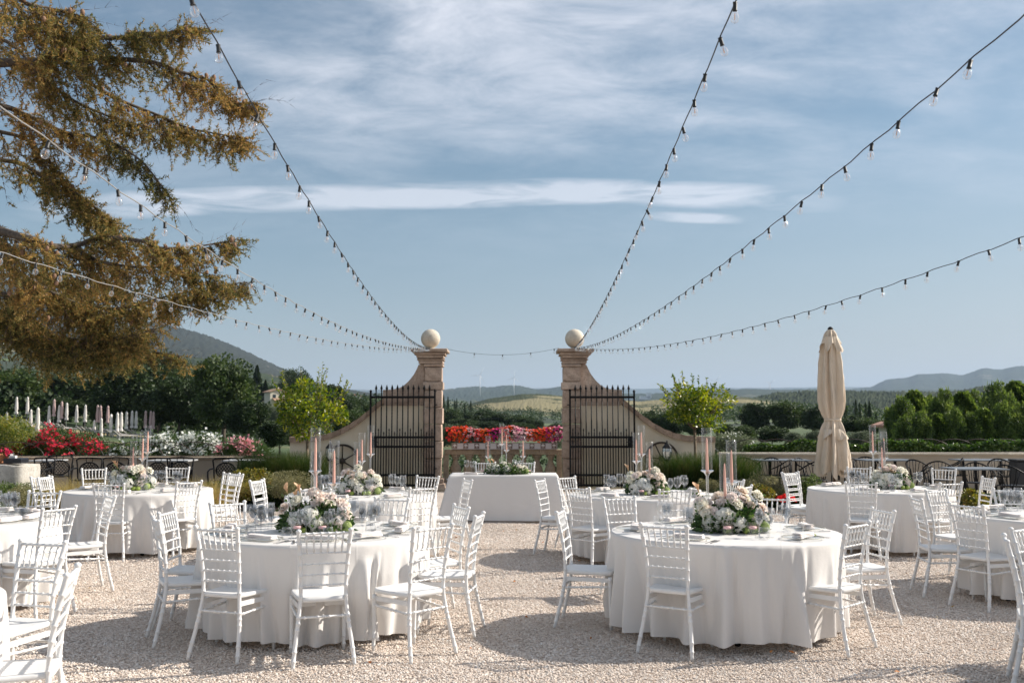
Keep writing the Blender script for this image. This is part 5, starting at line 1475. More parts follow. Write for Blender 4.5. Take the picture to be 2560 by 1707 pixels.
# ================================================================== CEDAR
def cedar():
    base = Vector((-13.4, 16.5, 0))
    t = thing('cedar_tree', 'large old cedar with golden brown needles and cones, branches entering from the left', 'tree', tuple(base))
    TUFT = leaf_mat('cedar_needles', [(.04, .048, .018), (.11, .115, .042), (.22, .19, .07), (.36, .235, .09), (.46, .28, .115)], .7, .35, nscale=.55, spec=.15)
    mb = MB(); mb.tube([base * 0, (.1, 0, 2), (.0, .1, 5), (.2, .2, 9), (.3, .1, 13)], [.62, .5, .42, .32, .16], 14); ob('trunk', mb, BARK, t)
    limbs = [  # (distance, path in photo pixels, radius at the frame edge)
     (14.0, [(-420, 190), (0, 158), (89, 156), (129, 138), (192, 112), (223, 96), (312, 94), (348, 83), (410, 84), (469, 67)], .085),
     (14.2, [(129, 143), (268, 147), (379, 156), (446, 179), (522, 201), (580, 254), (634, 257)], .05),
     (13.5, [(-380, -60), (-100, 10), (40, 49), (134, 80), (192, 96)], .05),
     (13.0, [(-420, -200), (-60, -60), (60, 5), (130, 22), (200, 40)], .04),
     (14.6, [(-400, 250), (-40, 260), (70, 290), (160, 330), (260, 350), (350, 400), (424, 492)], .055),
     (15.0, [(192, 190), (300, 250), (400, 290), (470, 320), (560, 338), (600, 344)], .03),
     (15.4, [(-400, 380), (0, 400), (90, 430), (170, 470), (240, 520), (280, 555)], .05),
     (13.6, [(-440, 470), (-60, 545), (0, 576), (76, 598), (134, 616), (196, 612), (250, 594), (357, 603), (402, 620), (491, 616), (571, 603)], .075),
     (14.0, [(196, 618), (232, 647), (312, 665), (424, 670), (536, 688)], .035),
     (14.8, [(-400, 600), (-50, 640), (60, 690), (130, 730), (200, 760), (300, 770), (420, 740), (520, 720), (610, 705)], .045),
     (15.4, [(-400, 640), (0, 734), (34, 758), (90, 805), (138, 838), (186, 848), (241, 851), (320, 835), (372, 824)], .05),
     (15.0, [(231, 640), (227, 762), (238, 800), (255, 824), (293, 845), (331, 838)], .04),
     (16.0, [(-400, 730), (0, 800), (103, 845), (207, 862), (310, 868), (444, 888)], .045),
     (15.6, [(-400, 680), (-60, 760), (40, 810), (130, 850), (200, 868)], .035),
     (14.4, [(-400, 60), (-20, 90), (110, 200), (200, 260), (300, 300), (420, 330)], .04),
     (15.2, [(-400, 300), (0, 330), (100, 380), (150, 440), (200, 500), (240, 560)], .04),
     (15.8, [(-380, 560), (0, 610), (110, 680), (180, 700), (280, 715), (360, 760)], .035)]
    r = np.random.default_rng(21); rr = random.Random(21)
    TP_, TDir = [], []; br = MB(); twigV = []; twigF = []
    cones = []
    def twig(p0, p1, w):
        d = p1 - p0; s = np.cross(d, [.3, .8, .5]); s = s / (np.linalg.norm(s) + 1e-9) * w; u = np.cross(d, s); u = u / (np.linalg.norm(u) + 1e-9) * w
        o = len(twigV); twigV.extend([p0 + s, p0 - s * .5 + u * .87, p0 - s * .5 - u * .87, p1]); twigF.extend([(o, o + 1, o + 3), (o + 1, o + 2, o + 3), (o + 2, o, o + 3)])
    for li, (d, path, r0) in enumerate(limbs):
        P = [at(px, py, d + .35 * math.sin(k * 1.3 + li)) - base for k, (px, py) in enumerate(path)]
        # resample with a smooth curve
        pts = []
        for k in range(len(P) - 1):
            a, b = P[k], P[k + 1]; pa = P[max(k - 1, 0)]; pb = P[min(k + 2, len(P) - 1)]
            for q in range(6):
                f = q / 6; pts.append(.5 * ((2 * a) + (b - pa) * f + (2 * pa - 5 * a + 4 * b - pb) * f * f + (3 * a - 3 * b + pb - pa) * f ** 3))
        pts.append(P[-1]); n = len(pts)
        rad = [r0 * (1 - .93 * (k / (n - 1)) ** .8) + .003 for k in range(n)]
        b_ = MB(); b_.tube(pts, rad, 8); ob('branch', b_, BARK, t)
        for e in range(5):            # bare tips reaching past the foliage
            dv = (pts[-1] - pts[-3]).normalized() + Vector((rr.uniform(-.1, .4), rr.uniform(-.4, .4), rr.uniform(-.35, .35))); p = np.array(pts[-1 - e * 2]); Lt = rr.uniform(.35, .8)
            dv = np.array(dv.normalized())
            for s in range(5):
                q = p + dv * Lt / 5; twig(p, q, .006 * (1 - s / 6)); p = q; dv = dv + r.normal(size=3) * .14; dv /= np.linalg.norm(dv)
                wd = dv + r.normal(size=3) * .7; twig(p, p + wd * .09, .003)
        # secondaries
        for k in range(2, n):
            f = k / (n - 1); tan = (pts[k] - pts[k - 1]).normalized()
            for m_ in range(3 if (f < .9 and path[-1][1] > 690) else 2):
                ang = rr.uniform(0, 6.28); side = Vector((rr.uniform(-.5, .6), math.sin(ang), -.75 + .75 * math.cos(ang)))
                dr = (tan * rr.uniform(.3, 1.0) + side * rr.uniform(.35, .9)).normalized()
                L = rr.uniform(.45, 1.2) * (1.0 - .76 * f)
                p = np.array(pts[k]); dv = np.array(dr); S = 7; prev = p.copy(); spts = [p.copy()]
                for s in range(S):
                    dv = dv + np.array([rr.uniform(-.2, .25), rr.uniform(-.2, .2), -.10 + rr.uniform(-.16, .14)]); dv /= np.linalg.norm(dv)
                    p = prev + dv * L / S; twig(prev, p, .013 * (1 - s / S) + .0035); spts.append(p.copy())
                    for w_ in range(2):
                        wl = rr.uniform(.10, .34); wd = dv * rr.uniform(.2, .9) + r.normal(size=3) * .6; wd[2] -= .30; wd /= np.linalg.norm(wd)
                        q = p + wd * wl; twig(p, q, .0032)
                        if rr.random() < .50 - .10 * (f > .85):
                            nt_ = max(3, int(wl / .030))
                            for g in range(nt_):
                                TP_.append(p + wd * wl * (g + .5) / nt_ + r.normal(size=3) * .004); TDir.append(wd * .4 + np.array([0, 0, .30]))
                    if rr.random() < .030: cones.append(p + np.array([0, 0, .02]))
                    prev = p
    TP_ = np.array(TP_); TDir = np.array(TDir); nb = 4
    P = np.repeat(TP_, nb, 0) + r.normal(size=(len(TP_) * nb, 3)) * .005; D = np.repeat(TDir, nb, 0) + r.normal(size=P.shape) * .75
    n = len(P); D = unit(D); S = unit(np.cross(D, r.normal(size=(n, 3)))); L = (.038 + .032 * r.random((n, 1))); W = .0085
    V = np.stack([P - S * W, P + S * W, P + D * L], 1).reshape(-1, 3)
    c = link('needles', np_mesh('needles', V, np.arange(len(V)).reshape(-1, 3), TUFT), t); c['kind'] = 'stuff'
    tw = link('twigs', np_mesh('twigs', np.array(twigV), np.array(twigF), mat('twig_bark', (.045, .032, .022), .9, c2=(.12, .085, .06), scale=3)), t); tw['kind'] = 'stuff'
    cm = MB(); cm.lathe([(0, 0), (.018, .006), (.026, .025), (.026, .05), (.016, .072), (0, .078)], n=8); cme = cm.mesh('cone', mat('cone_brown', (.16, .085, .05), .8, c2=(.30, .18, .11), scale=60))
    for p in cones[:150]: o = link('cone', cme, t, tuple(p)); o.rotation_euler = (rr.uniform(-.3, .3), rr.uniform(-.3, .3), 0); o.scale = (rr.uniform(.9, 1.3),) * 3
    print('cedar tufts', n, 'twigs', len(twigF), 'cones', len(cones))
cedar()

# ================================================================== PLANTING ALONG THE WALLS
BOXL = leaf_mat('box_leaves', [(.012, .03, .006), (.03, .065, .012), (.06, .11, .02)], .45, .2, nscale=3)
GRASSL = leaf_mat('reed_grass', [(.012, .03, .006), (.028, .06, .012), (.06, .09, .02), (.17, .14, .06)], .5, .35, nscale=3)
DRYG = leaf_mat('dry_grass', [(.24, .19, .07), (.38, .30, .12), (.50, .42, .2)], .6, .4, nscale=3)
YELL = leaf_mat('golden_shrub', [(.05, .07, .014), (.12, .13, .026), (.24, .21, .045), (.30, .18, .05)], .5, .35, nscale=4)
GREYG = leaf_mat('grey_green_shrub', [(.09, .095, .04), (.19, .18, .085), (.30, .28, .15)], .6, .3, nscale=5)
ROSEM = leaf_mat('mid_green_shrub', [(.03, .055, .015), (.08, .12, .03), (.16, .2, .06)], .5, .3, nscale=5)
def hedge(x0, x1, y, w, h, lab):
    t = thing('box_hedge', lab, 'hedge', ((x0 + x1) / 2, y, 0)); L = x1 - x0
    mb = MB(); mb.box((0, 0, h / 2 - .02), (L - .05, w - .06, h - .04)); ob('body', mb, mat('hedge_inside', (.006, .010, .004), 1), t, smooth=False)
    n = int((L * w + 2 * L * h) * 5200); r = np.random.default_rng(int(abs(x0) * 10))
    f = r.random(n); P = np.empty((n, 3)); P[:, 0] = (r.random(n) - .5) * L
    top = f < w / (w + 2 * h); P[:, 1] = np.where(top, (r.random(n) - .5) * w, np.where(r.random(n) < .85, -w / 2, w / 2)); P[:, 2] = np.where(top, h, r.random(n) * h)
    P += r.normal(size=P.shape) * .012; P[:, 2] += .012 * np.sin(P[:, 0] * 9)
    D = np.where(top[:, None], [0, 0, 1], [0, -1, .3]) + r.normal(size=P.shape) * .7
    V, F = leaf_quads(P, D, .024, .0085, r); o = link('leaves', np_mesh('leaves', V, F, BOXL), t); o['kind'] = 'stuff'
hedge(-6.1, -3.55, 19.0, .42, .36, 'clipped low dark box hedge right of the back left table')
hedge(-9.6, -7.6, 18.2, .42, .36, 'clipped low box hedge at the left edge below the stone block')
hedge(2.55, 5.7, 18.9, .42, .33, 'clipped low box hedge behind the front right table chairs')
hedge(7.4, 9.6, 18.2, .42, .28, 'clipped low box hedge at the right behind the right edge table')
def grass(x, y, R, h, m, lab, n=1500, seed=1, lean=.28, width=.0045, upright=1.0):
    r = np.random.default_rng(seed); t = thing('ornamental_grass', lab, 'ornamental grass', (x, y, 0))
    a = r.random(n) * 2 * PI; q = np.sqrt(r.random(n)) * R; B = np.stack([np.cos(a) * q, np.sin(a) * q * .6, np.zeros(n)], 1)
    out = np.stack([np.cos(a), np.sin(a), np.zeros(n)], 1) * (q / R)[:, None] * lean + r.normal(size=(n, 3)) * lean * .5; out[:, 2] = 0
    H = h * 1.28 * (.6 + .4 * r.random(n))[:, None]; S = unit(np.cross(np.tile([0, 0, 1.], (n, 1)), r.normal(size=(n, 3)))) * width
    V = []; F = []
    for k in range(5):
        f = k / 4; c = B + out * H * f ** 2 * 1.2 + np.array([0, 0, 1.]) * H * (f - .18 * f ** 3 * (1 / upright)); w = S * (1 - .85 * f)
        V.append(np.stack([c - w, c + w], 1))
    V = np.stack(V, 1).reshape(-1, 3)      # per blade 10 verts
    b0 = np.arange(n)[:, None, None] * 10 + (np.arange(4) * 2)[None, :, None] + np.array([0, 1, 3, 2])[None, None]
    o = link('blades', np_mesh('blades', V, b0.reshape(-1, 4), m), t); o['kind'] = 'stuff'
    return t
for k, (px, R, h, lab) in enumerate([(662, .40, .98, 'tall reed grass clump farthest left, before the curved wall'), (712, .42, 1.02, 'tall reed grass clump in the middle of the left row'), (760, .40, 1.0, 'tall reed grass clump nearest the left lantern')]):
    p = at(px, 1130, 20.2); grass(p.x, 20.2, R, h, GRASSL, lab, 2600, 30 + k, .2)
for k, (px, R, h, lab) in enumerate([(1672, .34, .96, 'tall reed grass clump right of the right lantern'), (1722, .36, 1.0, 'tall reed grass clump beside the right lemon tree trunk'), (1790, .42, 1.02, 'tall reed grass clump left of the grey shrub'), (1835, .40, .95, 'tall reed grass clump below the ivy wall')]):
    p = at(px, 1130, 20.0); grass(p.x, 20.0, R, h, GRASSL, lab, 2500, 40 + k, .2)
for k, (px, lab) in enumerate([(155, 'straw-coloured feather grass behind the left chairs'), (195, 'tall straw-coloured grass tuft behind the back left table'), (483, 'straw-coloured feather grass tuft right of the back left table flowers'), (520, 'straw-coloured feather grass tuft before the lattice chair')]):
    p = at(px, 1200, 17.2); grass(p.x, 17.2, .34, .62 + .12 * (k % 2), DRYG, lab, 900, 50 + k, .55, .003, .8)
def shrub(px, py_top, d, R, H, m, lab, n=5200, leaf=.035, seed=1, name='shrub', aspect=.35, clumps=34, csize=.30):
    p = at(px, py_top, d); t = thing(name, lab, 'shrub', (p.x, d, 0), seed * .7)
    link('foliage', crown_mesh('foliage', m, R, H, n, leaf, clumps, seed, aspect=aspect, csize=csize), t, (0, 0, max(H * .5, p.z - H * .5)))
    mb = MB()
    for k in range(5): a = k * 1.26; mb.tube([(0, 0, 0), (R * .3 * math.cos(a), R * .3 * math.sin(a), H * .35), (R * .6 * math.cos(a), R * .6 * math.sin(a), H * .7)], [.018, .012, .005], 5)
    ob('stems', mb, BARK, t)
    return t
shrub(722, 1170, 18.6, .50, .62, GREYG, 'rounded grey-green shrub before the reed grass, left of the candles', 9000, .03, 3, aspect=.2)
shrub(608, 1172, 18.7, .34, .66, YELL, 'golden yellow-green shrub behind the paired white chairs', 5500, .04, 4, aspect=.4)
shrub(650, 1168, 19.4, .30, .62, YELL, 'yellow-green shrub beside the grey-green one', 4200, .04, 5, aspect=.4)
shrub(622, 1150, 20.6, .42, .75, ROSEM, 'fine-leaved green shrub by the lattice chair', 5000, .035, 6, aspect=.25)
shrub(1905, 1174, 18.6, .52, .60, GREYG, 'rounded grey-green shrub right of the reed grass', 9000, .03, 7, aspect=.2)
shrub(2022, 1186, 18.2, .30, .50, ROSEM, 'pale yellow-green shrub under the beige umbrella', 4500, .035, 8, aspect=.25)
shrub(1900, 1210, 18.2, .30, .30, YELL, 'small golden shrub under the rounded grey shrub', 2500, .035, 9, aspect=.4)
shrub(2430, 1225, 16.3, .30, .42, YELL, 'golden orange-tinted shrub between the chairs at the right', 4200, .04, 10, aspect=.4)
shrub(1772, 1192, 18.8, .22, .34, GREYG, 'small variegated shrub behind the second right table', 2500, .025, 11, aspect=.3)
shrub(826, 1190, 18.6, .22, .40, YELL, 'small yellow shrub behind the tall candles', 2500, .035, 12, aspect=.4)
shrub(20, 1200, 16.8, .55, .55, ROSEM, 'bushy green shrub at the left edge below the stone block', 6500, .035, 13, aspect=.28)
shrub(60, 1212, 16.0, .35, .42, GREYG, 'low grey-green shrub behind the left edge table glasses', 3500, .03, 14, aspect=.25)
shrub(545, 1200, 17.9, .24, .34, BOXL, 'small dark shrub by the dry grass', 2500, .03, 15, aspect=.35)
sp = thing('bedding_plant', 'small pink and red flowers in the bed by the hedge', 'flowers', (at(545, 1215, 17.7).x, 17.7, .0)); o = blossoms('flowers', 40, dome(.12, .26), .035, FC['magenta'], sp, 5); o['kind'] = 'stuff'
sp = thing('bedding_plant', 'small red and orange flowers behind the paired white chairs right', 'flowers', (at(1965, 1228, 17.8).x, 17.8, .0)); o = blossoms('flowers', 70, dome(.16, .22), .04, FC['red'], sp, 6); o['kind'] = 'stuff'
mb = MB(); mb.grid(30, 10, lambda a, b: (-10.5 + a * 7.2, 18.3 + b * 5.0, .012 + .02 * math.sin(a * 30) * math.sin(b * 9))); struct(ob('planting_bed', mb, SOIL))
mb = MB(); mb.grid(20, 10, lambda a, b: (2.4 + a * 4.2, 18.3 + b * 5.0, .012 + .02 * math.sin(a * 25) * math.sin(b * 9))); struct(ob('planting_bed', mb, SOIL))
mb = MB(); mb.grid(20, 6, lambda a, b: (6.65 + a * 6.5, 17.4 + b * 6.1, .010)); struct(ob('side_paving', mb, stone_mat('side_paving', (.36, .32, .27), (.46, .42, .36))))

# lemon trees
LEM = leaf_mat('lemon_leaves', [(.025, .055, .008), (.075, .125, .014), (.20, .24, .026), (.40, .37, .045)], .32, .45, nscale=3.2, spec=.5)
def lemon(px, top, d, R, H, lab, seed, trunk_px, cz_py):
    p = at(trunk_px, 1100, d); t = thing('lemon_tree', lab, 'tree', (p.x, d, 0), 0, 'lemon trees')
    c = at(px, cz_py, d); off = c.x - p.x
    r = np.random.default_rng(seed)
    me = crown_mesh('foliage', LEM, R * 1.02, H * .98, 3600, .078, 24, seed, aspect=.27, csize=.25)
    link('foliage', me, t, (off, 0, c.z))
    # upright shoots
    P = []; D = []
    sh = MB()
    for k in range(17):
        x = (r.random() * 2 - 1) * R * .95; y = (r.random() * 2 - 1) * R * .5; z0 = c.z + H * .2; hh = H * (.22 + .36 * r.random()) * (1.1 - abs(x) / R * .4)
        sh.tube([(off + x * .6, y * .6, z0 - .2), (off + x, y, z0 + hh)], [.007, .003], 4)
        for q in np.linspace(.1, 1.05, 26): P.append((off + x * (.75 + .25 * q), y, z0 + hh * q)); D.append(r.normal(size=3) * .7 + np.array([0, 0, .7]))
    V, F = leaf_quads(np.array(P), np.array(D), .06, .016, r); o = link('shoot_leaves', np_mesh('shoot_leaves', V, F, LEM), t); o['kind'] = 'stuff'
    tz = c.z - H * .42
    sh.tube([(0, 0, 0), (.01, 0, tz * .5), (0, 0, tz)], [.034, .028, .03], 8)
    for k in range(8):
        a = k * .8; sh.tube([(0, 0, tz - .02), (off * .6 + R * .35 * math.cos(a), R * .3 * math.sin(a), tz + .22), (off + R * .7 * math.cos(a), R * .6 * math.sin(a), tz + .55)], [.02, .012, .005], 5)
    ob('trunk', sh, mat('lemon_bark', (.12, .085, .05), .85, c2=(.2, .15, .1), scale=12), t)
lemon(785, 935, 20.8, .86, 1.35, 'bushy yellow-green lemon tree left of the gate, above the curved wall', 3, 768, 1028)
lemon(1738, 945, 20.8, .82, 1.08, 'lemon tree with slim trunk right of the gate, before the curved wall', 8, 1737, 1018)

# oleanders and climbers behind the walls
OLE = leaf_mat('oleander_leaves', [(.02, .04, .012), (.045, .08, .022), (.09, .13, .04)], .45, .3, nscale=2)
VINE = leaf_mat('vine_leaves', [(.03, .055, .01), (.08, .12, .02), (.20, .22, .05), (.34, .26, .06)], .5, .4, nscale=1.5)
def flowering(px0, px1, top, bot, d, m, petals, nfl, lab, seed, depth=1.2, size=.04, name='oleander_bush', bulge=None):
    a, b = at(px0, bot, d), at(px1, top, d); W = b.x - a.x; H = b.z - a.z
    base = min(a.z, 0) - .6
    t = thing(name, lab, 'bush', ((a.x + b.x) / 2, d, base)); r = np.random.default_rng(seed)
    def shape(n, rr, surf=False):
        x = (rr.random(n) * 2 - 1); prof_ = (1 - np.abs(x) ** 2.2) ** .6
        if bulge: prof_ = prof_ * (.75 + .25 * np.sin(x * 3.1 + bulge))
        q = rr.random(n) ** (.35 if surf else .7); y = (rr.random(n) * 2 - 1) * depth / 2; yy = np.where(surf, -depth / 2 * np.sqrt(np.clip(1 - q ** 2 * .5, 0, 1)), y)
        z = (a.z - base) + H * q * prof_
        P = np.stack([x * W / 2, np.where(rr.random(n) < .6, yy, y) if surf else y, z], 1) + rr.normal(size=(n, 3)) * .05
        return P, np.stack([x * .4, -np.ones(n) * .6, np.ones(n) * .6], 1)
    n = int(min(14000, 5200 * W * max(H, .6)))
    P, D = shape(n, r); V, F = leaf_quads(P, D + r.normal(size=P.shape) * .9, .10, .012, r); o = link('foliage', np_mesh('foliage', V, F, m), t); o['kind'] = 'stuff'
    if petals:
        ncl = max(6, nfl // 9); Pc, Dc = shape(ncl, r, True)
        def fn(nn, rr):
            k = rr.integers(0, ncl, nn); return Pc[k] + rr.normal(size=(nn, 3)) * .065, Dc[k]
        o = blossoms('flowers', nfl, fn, size, petals, t, seed + 1); o['kind'] = 'stuff'
    mb = MB()
    for k in range(7): x = (k / 6 - .5) * W * .8; mb.tube([(x * .4, 0, 0), (x * .8, .05, (a.z - base) + H * .2), (x, 0, (a.z - base) + H * .6)], [.03, .02, .008], 5)
    ob('stems', mb, BARK, t)
REDP = petal_mat('red_petals', (.62, .02, .055), (.74, .05, .09)); WHP = petal_mat('white_oleander_petals', (.78, .78, .72), (.82, .82, .78)); PKP = petal_mat('pink_oleander_petals', (.78, .30, .34), (.82, .45, .46))
flowering(60, 190, 1068, 1142, 26.0, OLE, REDP, 430, 'red oleander bush above the wall, left part of the red mass', 3, size=.042, bulge=.5)
flowering(150, 290, 1082, 1142, 26.3, OLE, REDP, 430, 'red oleander bush above the wall, right part of the red mass', 4, size=.042, bulge=2.2)
flowering(-60, 88, 1046, 1142, 25.8, VINE, None, 0, 'leafy yellowing shrub above the wall at the left edge', 5)
flowering(270, 380, 1112, 1142, 26.0, OLE, WHP, 160, 'low oleander with sparse pale flowers between the red and white bushes', 6)
flowering(362, 470, 1088, 1142, 26.6, OLE, WHP, 520, 'white oleander bush above the wall, left of two', 7)
flowering(450, 566, 1084, 1142, 26.8, OLE, WHP, 560, 'white oleander bush above the wall, right of two', 8)
flowering(552, 668, 1104, 1142, 26.0, OLE, PKP, 300, 'pale pink oleander bush at the right end of the left wall', 9)
SILV = leaf_mat('silver_leaves', [(.06, .08, .045), (.13, .155, .09), (.24, .26, .17)], .5, .3, nscale=2)
flowering(1768, 1885, 1088, 1132, 25.6, SILV, WHP, 60, 'silvery shrub with white flecks behind the right end of the curved wall', 10, .8, .025)
# wire arches and ivy on the right wall, wire arches on the left wall
def arches(x0, x1, y, z, h, step, lab):
    t = thing('arched_wire_fence', lab, 'fence', ((x0 + x1) / 2, y, z)); n = int((x1 - x0) / step); L = x1 - x0
    mb = MB(); R = step * .95
    pts = [(R * math.cos(PI * k / 16), 0, h * math.sin(PI * k / 16)) for k in range(17)]; mb.tube(pts, .011, 5, False); me = mb.mesh('wire_arch', IRON_WORN)
    for k in range(n): link('wire_arch', me, t, (-L / 2 + step * (k + .5), .03 * (k % 2), 0))
    mb = MB(); mb.tube([(-L / 2, 0, .03), (L / 2, 0, .03)], .01, 5); ob('bottom_rail', mb, IRON_WORN, t)
arches(5.6, 15.2, 24.05, .87, .34, .62, 'thin arched wire fence rising from the ivy on the right wall')
arches(-15.2, -5.9, 23.55, .79, .36, .72, 'thin arched wire fence along the left wall before the oleanders')
IVY = leaf_mat('ivy_leaves', [(.012, .035, .006), (.035, .08, .012), (.09, .15, .03), (.2, .26, .1)], .3, .25, nscale=4, spec=.6)
for k, (x0, x1, lab) in enumerate([(5.75, 8.0, 'ivy strip on the right wall, left of the beige umbrella'), (8.0, 15.2, 'long ivy strip on the right wall, right of the beige umbrella')]):
    t = thing('ivy', lab, 'ivy', ((x0 + x1) / 2, 24.15, .86)); L = x1 - x0; n = int(L * 1500); r = np.random.default_rng(60 + k)
    P = np.stack([(r.random(n) - .5) * L, (r.random(n) - .5) * .34, r.random(n) ** .8 * .22 + .03], 1); P[:, 2] *= 1 + .28 * np.sin(P[:, 0] * 2.3) + .15 * np.sin(P[:, 0] * 7)
    V, F = leaf_quads(P, r.normal(size=P.shape) + np.array([0, -.5, .4]), .07, .028, r, .1); o = link('leaves', np_mesh('leaves', V, F, IVY), t); o['kind'] = 'stuff'
    mb = MB(); mb.tube([(-L / 2, 0, .03), (0, .02, .05), (L / 2, 0, .03)], .012, 5); ob('stem', mb, BARK, t)

# ================================================================== BLACK GARDEN FURNITURE
def wire_chair():
    t = thing('wire_chair', 'x', 'chair', (0, 0, 0), 0, 'black wire garden armchairs')
    hoop = []
    for k in range(25):
        a = PI * k / 24; c, s_ = math.cos(a), math.sin(a)
        hoop.append((.29 * c, -.24 * s_ + .12, .66 + .17 * s_ ** 1.5))
    pts = [(.25, .24, .02), (.27, .23, .40), (.285, .20, .62)] + hoop + [(-.285, .20, .62), (-.27, .23, .40), (-.25, .24, .02)]
    ob('arm_hoop', MB().tube(pts, .015, 6), IRON, t)
    for k in range(9):
        a = PI * (k + 2) / 12; c, s_ = math.cos(a), math.sin(a)
        ob('back_wire', MB().tube([(.20 * c, -.17 * s_ + .05, .44), (.235 * c + .02 * math.sin(k * 2), -.21 * s_ + .08, .56), (.288 * c, -.238 * s_ + .12, .66 + .17 * s_ ** 1.5)], .008, 5), IRON, t)
    mb = MB(); mb.lathe([(0, .43), (.20, .43), (.235, .44), (.24, .45), (.20, .452), (0, .445)], (0, .04, 0), 20); ob('seat', mb, IRON, t)
    for s in (-1, 1): ob('rear_leg', MB().tube([(s * .16, -.12, .44), (s * .20, -.22, .0)], .011, 6), IRON, t)
    return t
wc = wire_chair(); first = True
WCH = [(1862, 22.2, -.5, 'black wire chair at the left end of the right terrace'), (1962, 21.0, .9, 'black wire chair left of the beige umbrella, nearest it'), (1925, 22.0, 2.6, 'black wire chair under the left grey table'), (2005, 22.0, -2.4, 'black wire chair behind the beige umbrella at its left'),
       (2118, 21.8, .7, 'black wire chair just right of the beige umbrella'), (2165, 22.5, 2.9, 'black wire chair behind the back right bouquet'), (2290, 21.0, -1.0, 'black wire chair right of the middle grey table'), (2345, 20.2, -.4, 'black wire chair between the middle and right grey tables'), (2395, 22.0, 1.2, 'black wire chair at the left of the far right grey table'),
       (2310, 18.2, .9, 'black wire chair at the left of the nearest grey table'), (2520, 18.5, -1.1, 'black wire chair at the right of the nearest grey table'), (2500, 21.5, -.8, 'black wire chair at the right end by the dark bin'), (2440, 19.4, 3.0, 'black wire chair behind the nearest grey table'), (2040, 20.2, .2, 'black wire chair half hidden by the umbrella canopy')]
for px, d, rz, lab in WCH:
    p = at(px, 1150, d)
    if first: wc.location = (p.x, d, 0); wc.rotation_euler = (0, 0, rz); wc['label'] = lab; first = False
    else: dup(wc, (p.x, d, 0), rz, lab)
GTOP = mat('grey_tabletop', (.15, .17, .19), .45, spec=.4)
def gtable(px, d, w, z, lab, rz=0.0):
    p = at(px, 1150, d); t = thing('terrace_table', lab, 'table', (p.x, d, 0), rz, 'grey topped terrace tables')
    mb = MB(); rough_block(mb, 0, 0, z, w, .8, .025, int(px), .004, .0); ob('tabletop', mb, GTOP, t, smooth=False)
    for sx in (-1, 1):
        mb = MB(); mb.box((sx * w * .2, 0, z / 2), (.05, .05, z - .03)); ob('leg', mb, IRON, t, smooth=False)
        mb = MB(); mb.box((sx * w * .2, 0, .02), (.07, .6, .03)); ob('foot', mb, IRON, t, smooth=False)
gtable(1950, 22.2, 1.20, .775, 'grey topped table against the right wall, left of the umbrella')
gtable(2212, 22.2, 1.15, .775, 'grey topped table behind the back right bouquet')
gtable(2470, 22.2, 1.45, .775, 'grey topped table at the far right against the wall')
gtable(2434, 18.4, .95, .765, 'nearest grey topped table, behind the back right white chairs')
for k, px in enumerate((2440, 2488)): p = at(px, 1140, 22.1); mb = MB(); mb.lathe([(0, 0), (.05, 0), (.055, .02), (.045, .03), (0, .03)], n=14); tag(ob('ashtray', mb, GLASS, None, loc=(p.x, 22.1, .79)), f'small glass ashtray on the far right grey table, {("left", "right")[k]} of two', 'ashtray')
p = at(2552, 1150, 20.5); bn = thing('waste_bin', 'tall dark bin at the right edge of the terrace', 'bin', (p.x, 20.5, 0)); mb = MB(); rough_block(mb, 0, 0, .42, .34, .34, .80, 4, .02, 0); ob('body', mb, mat('dark_bin', (.01, .01, .012), .5), bn, smooth=False); mb = MB(); rough_block(mb, 0, 0, .84, .36, .36, .04, 5, .01, 0); ob('lid', mb, MATS['dark_bin'], bn, smooth=False)

def lattice_chair():
    t = thing('lattice_chair', 'x', 'chair', (0, 0, 0), 0, 'black cast iron lattice chairs')
    ring = [(.20 * math.cos(2 * PI * k / 24), .18, .63 + .155 * math.sin(2 * PI * k / 24)) for k in range(25)]
    ob('back_oval', MB().tube(ring, .016, 6, False), IRON, t)
    for k in range(-3, 4):
        for s in (-1, 1):
            pts = []
            for q in range(9):
                f = q / 8 * 2 - 1; x = k * .062 + s * .12 * f; z = .63 + .15 * f
                if (x / .20) ** 2 + ((z - .63) / .155) ** 2 <= 1.02: pts.append((x, .18, z))
            if len(pts) > 1: ob('lattice_bar', MB().tube(pts, .009, 5), IRON, t)
    for s in (-1, 1):
        ob('frame_post', MB().tube([(s * .23, .20, 0), (s * .235, .19, .45), (s * .25, .185, .70), (s * .27, .18, .84), (s * .22, .18, .875)], .017, 6), IRON, t)
        ob('arm', MB().tube([(s * .25, .18, .67), (s * .27, -.02, .66), (s * .26, -.18, .62), (s * .25, -.20, .52), (s * .24, -.18, .42), (s * .24, -.2, 0)], .016, 6), IRON, t)
        ob('top_scroll', MB().tube([(s * .05, .18, .785), (s * .07, .18, .83), (s * .06, .18, .875)], .008, 5), IRON, t)
    ob('top_bar', MB().tube([(-.22, .18, .875), (0, .18, .885), (.22, .18, .875)], .017, 6), IRON, t)
    mb = MB(); mb.lathe([(0, .42), (.23, .42), (.25, .435), (.23, .45), (0, .44)], n=20); ob('seat', mb, IRON, t)
    return t
lc = lattice_chair(); first = True
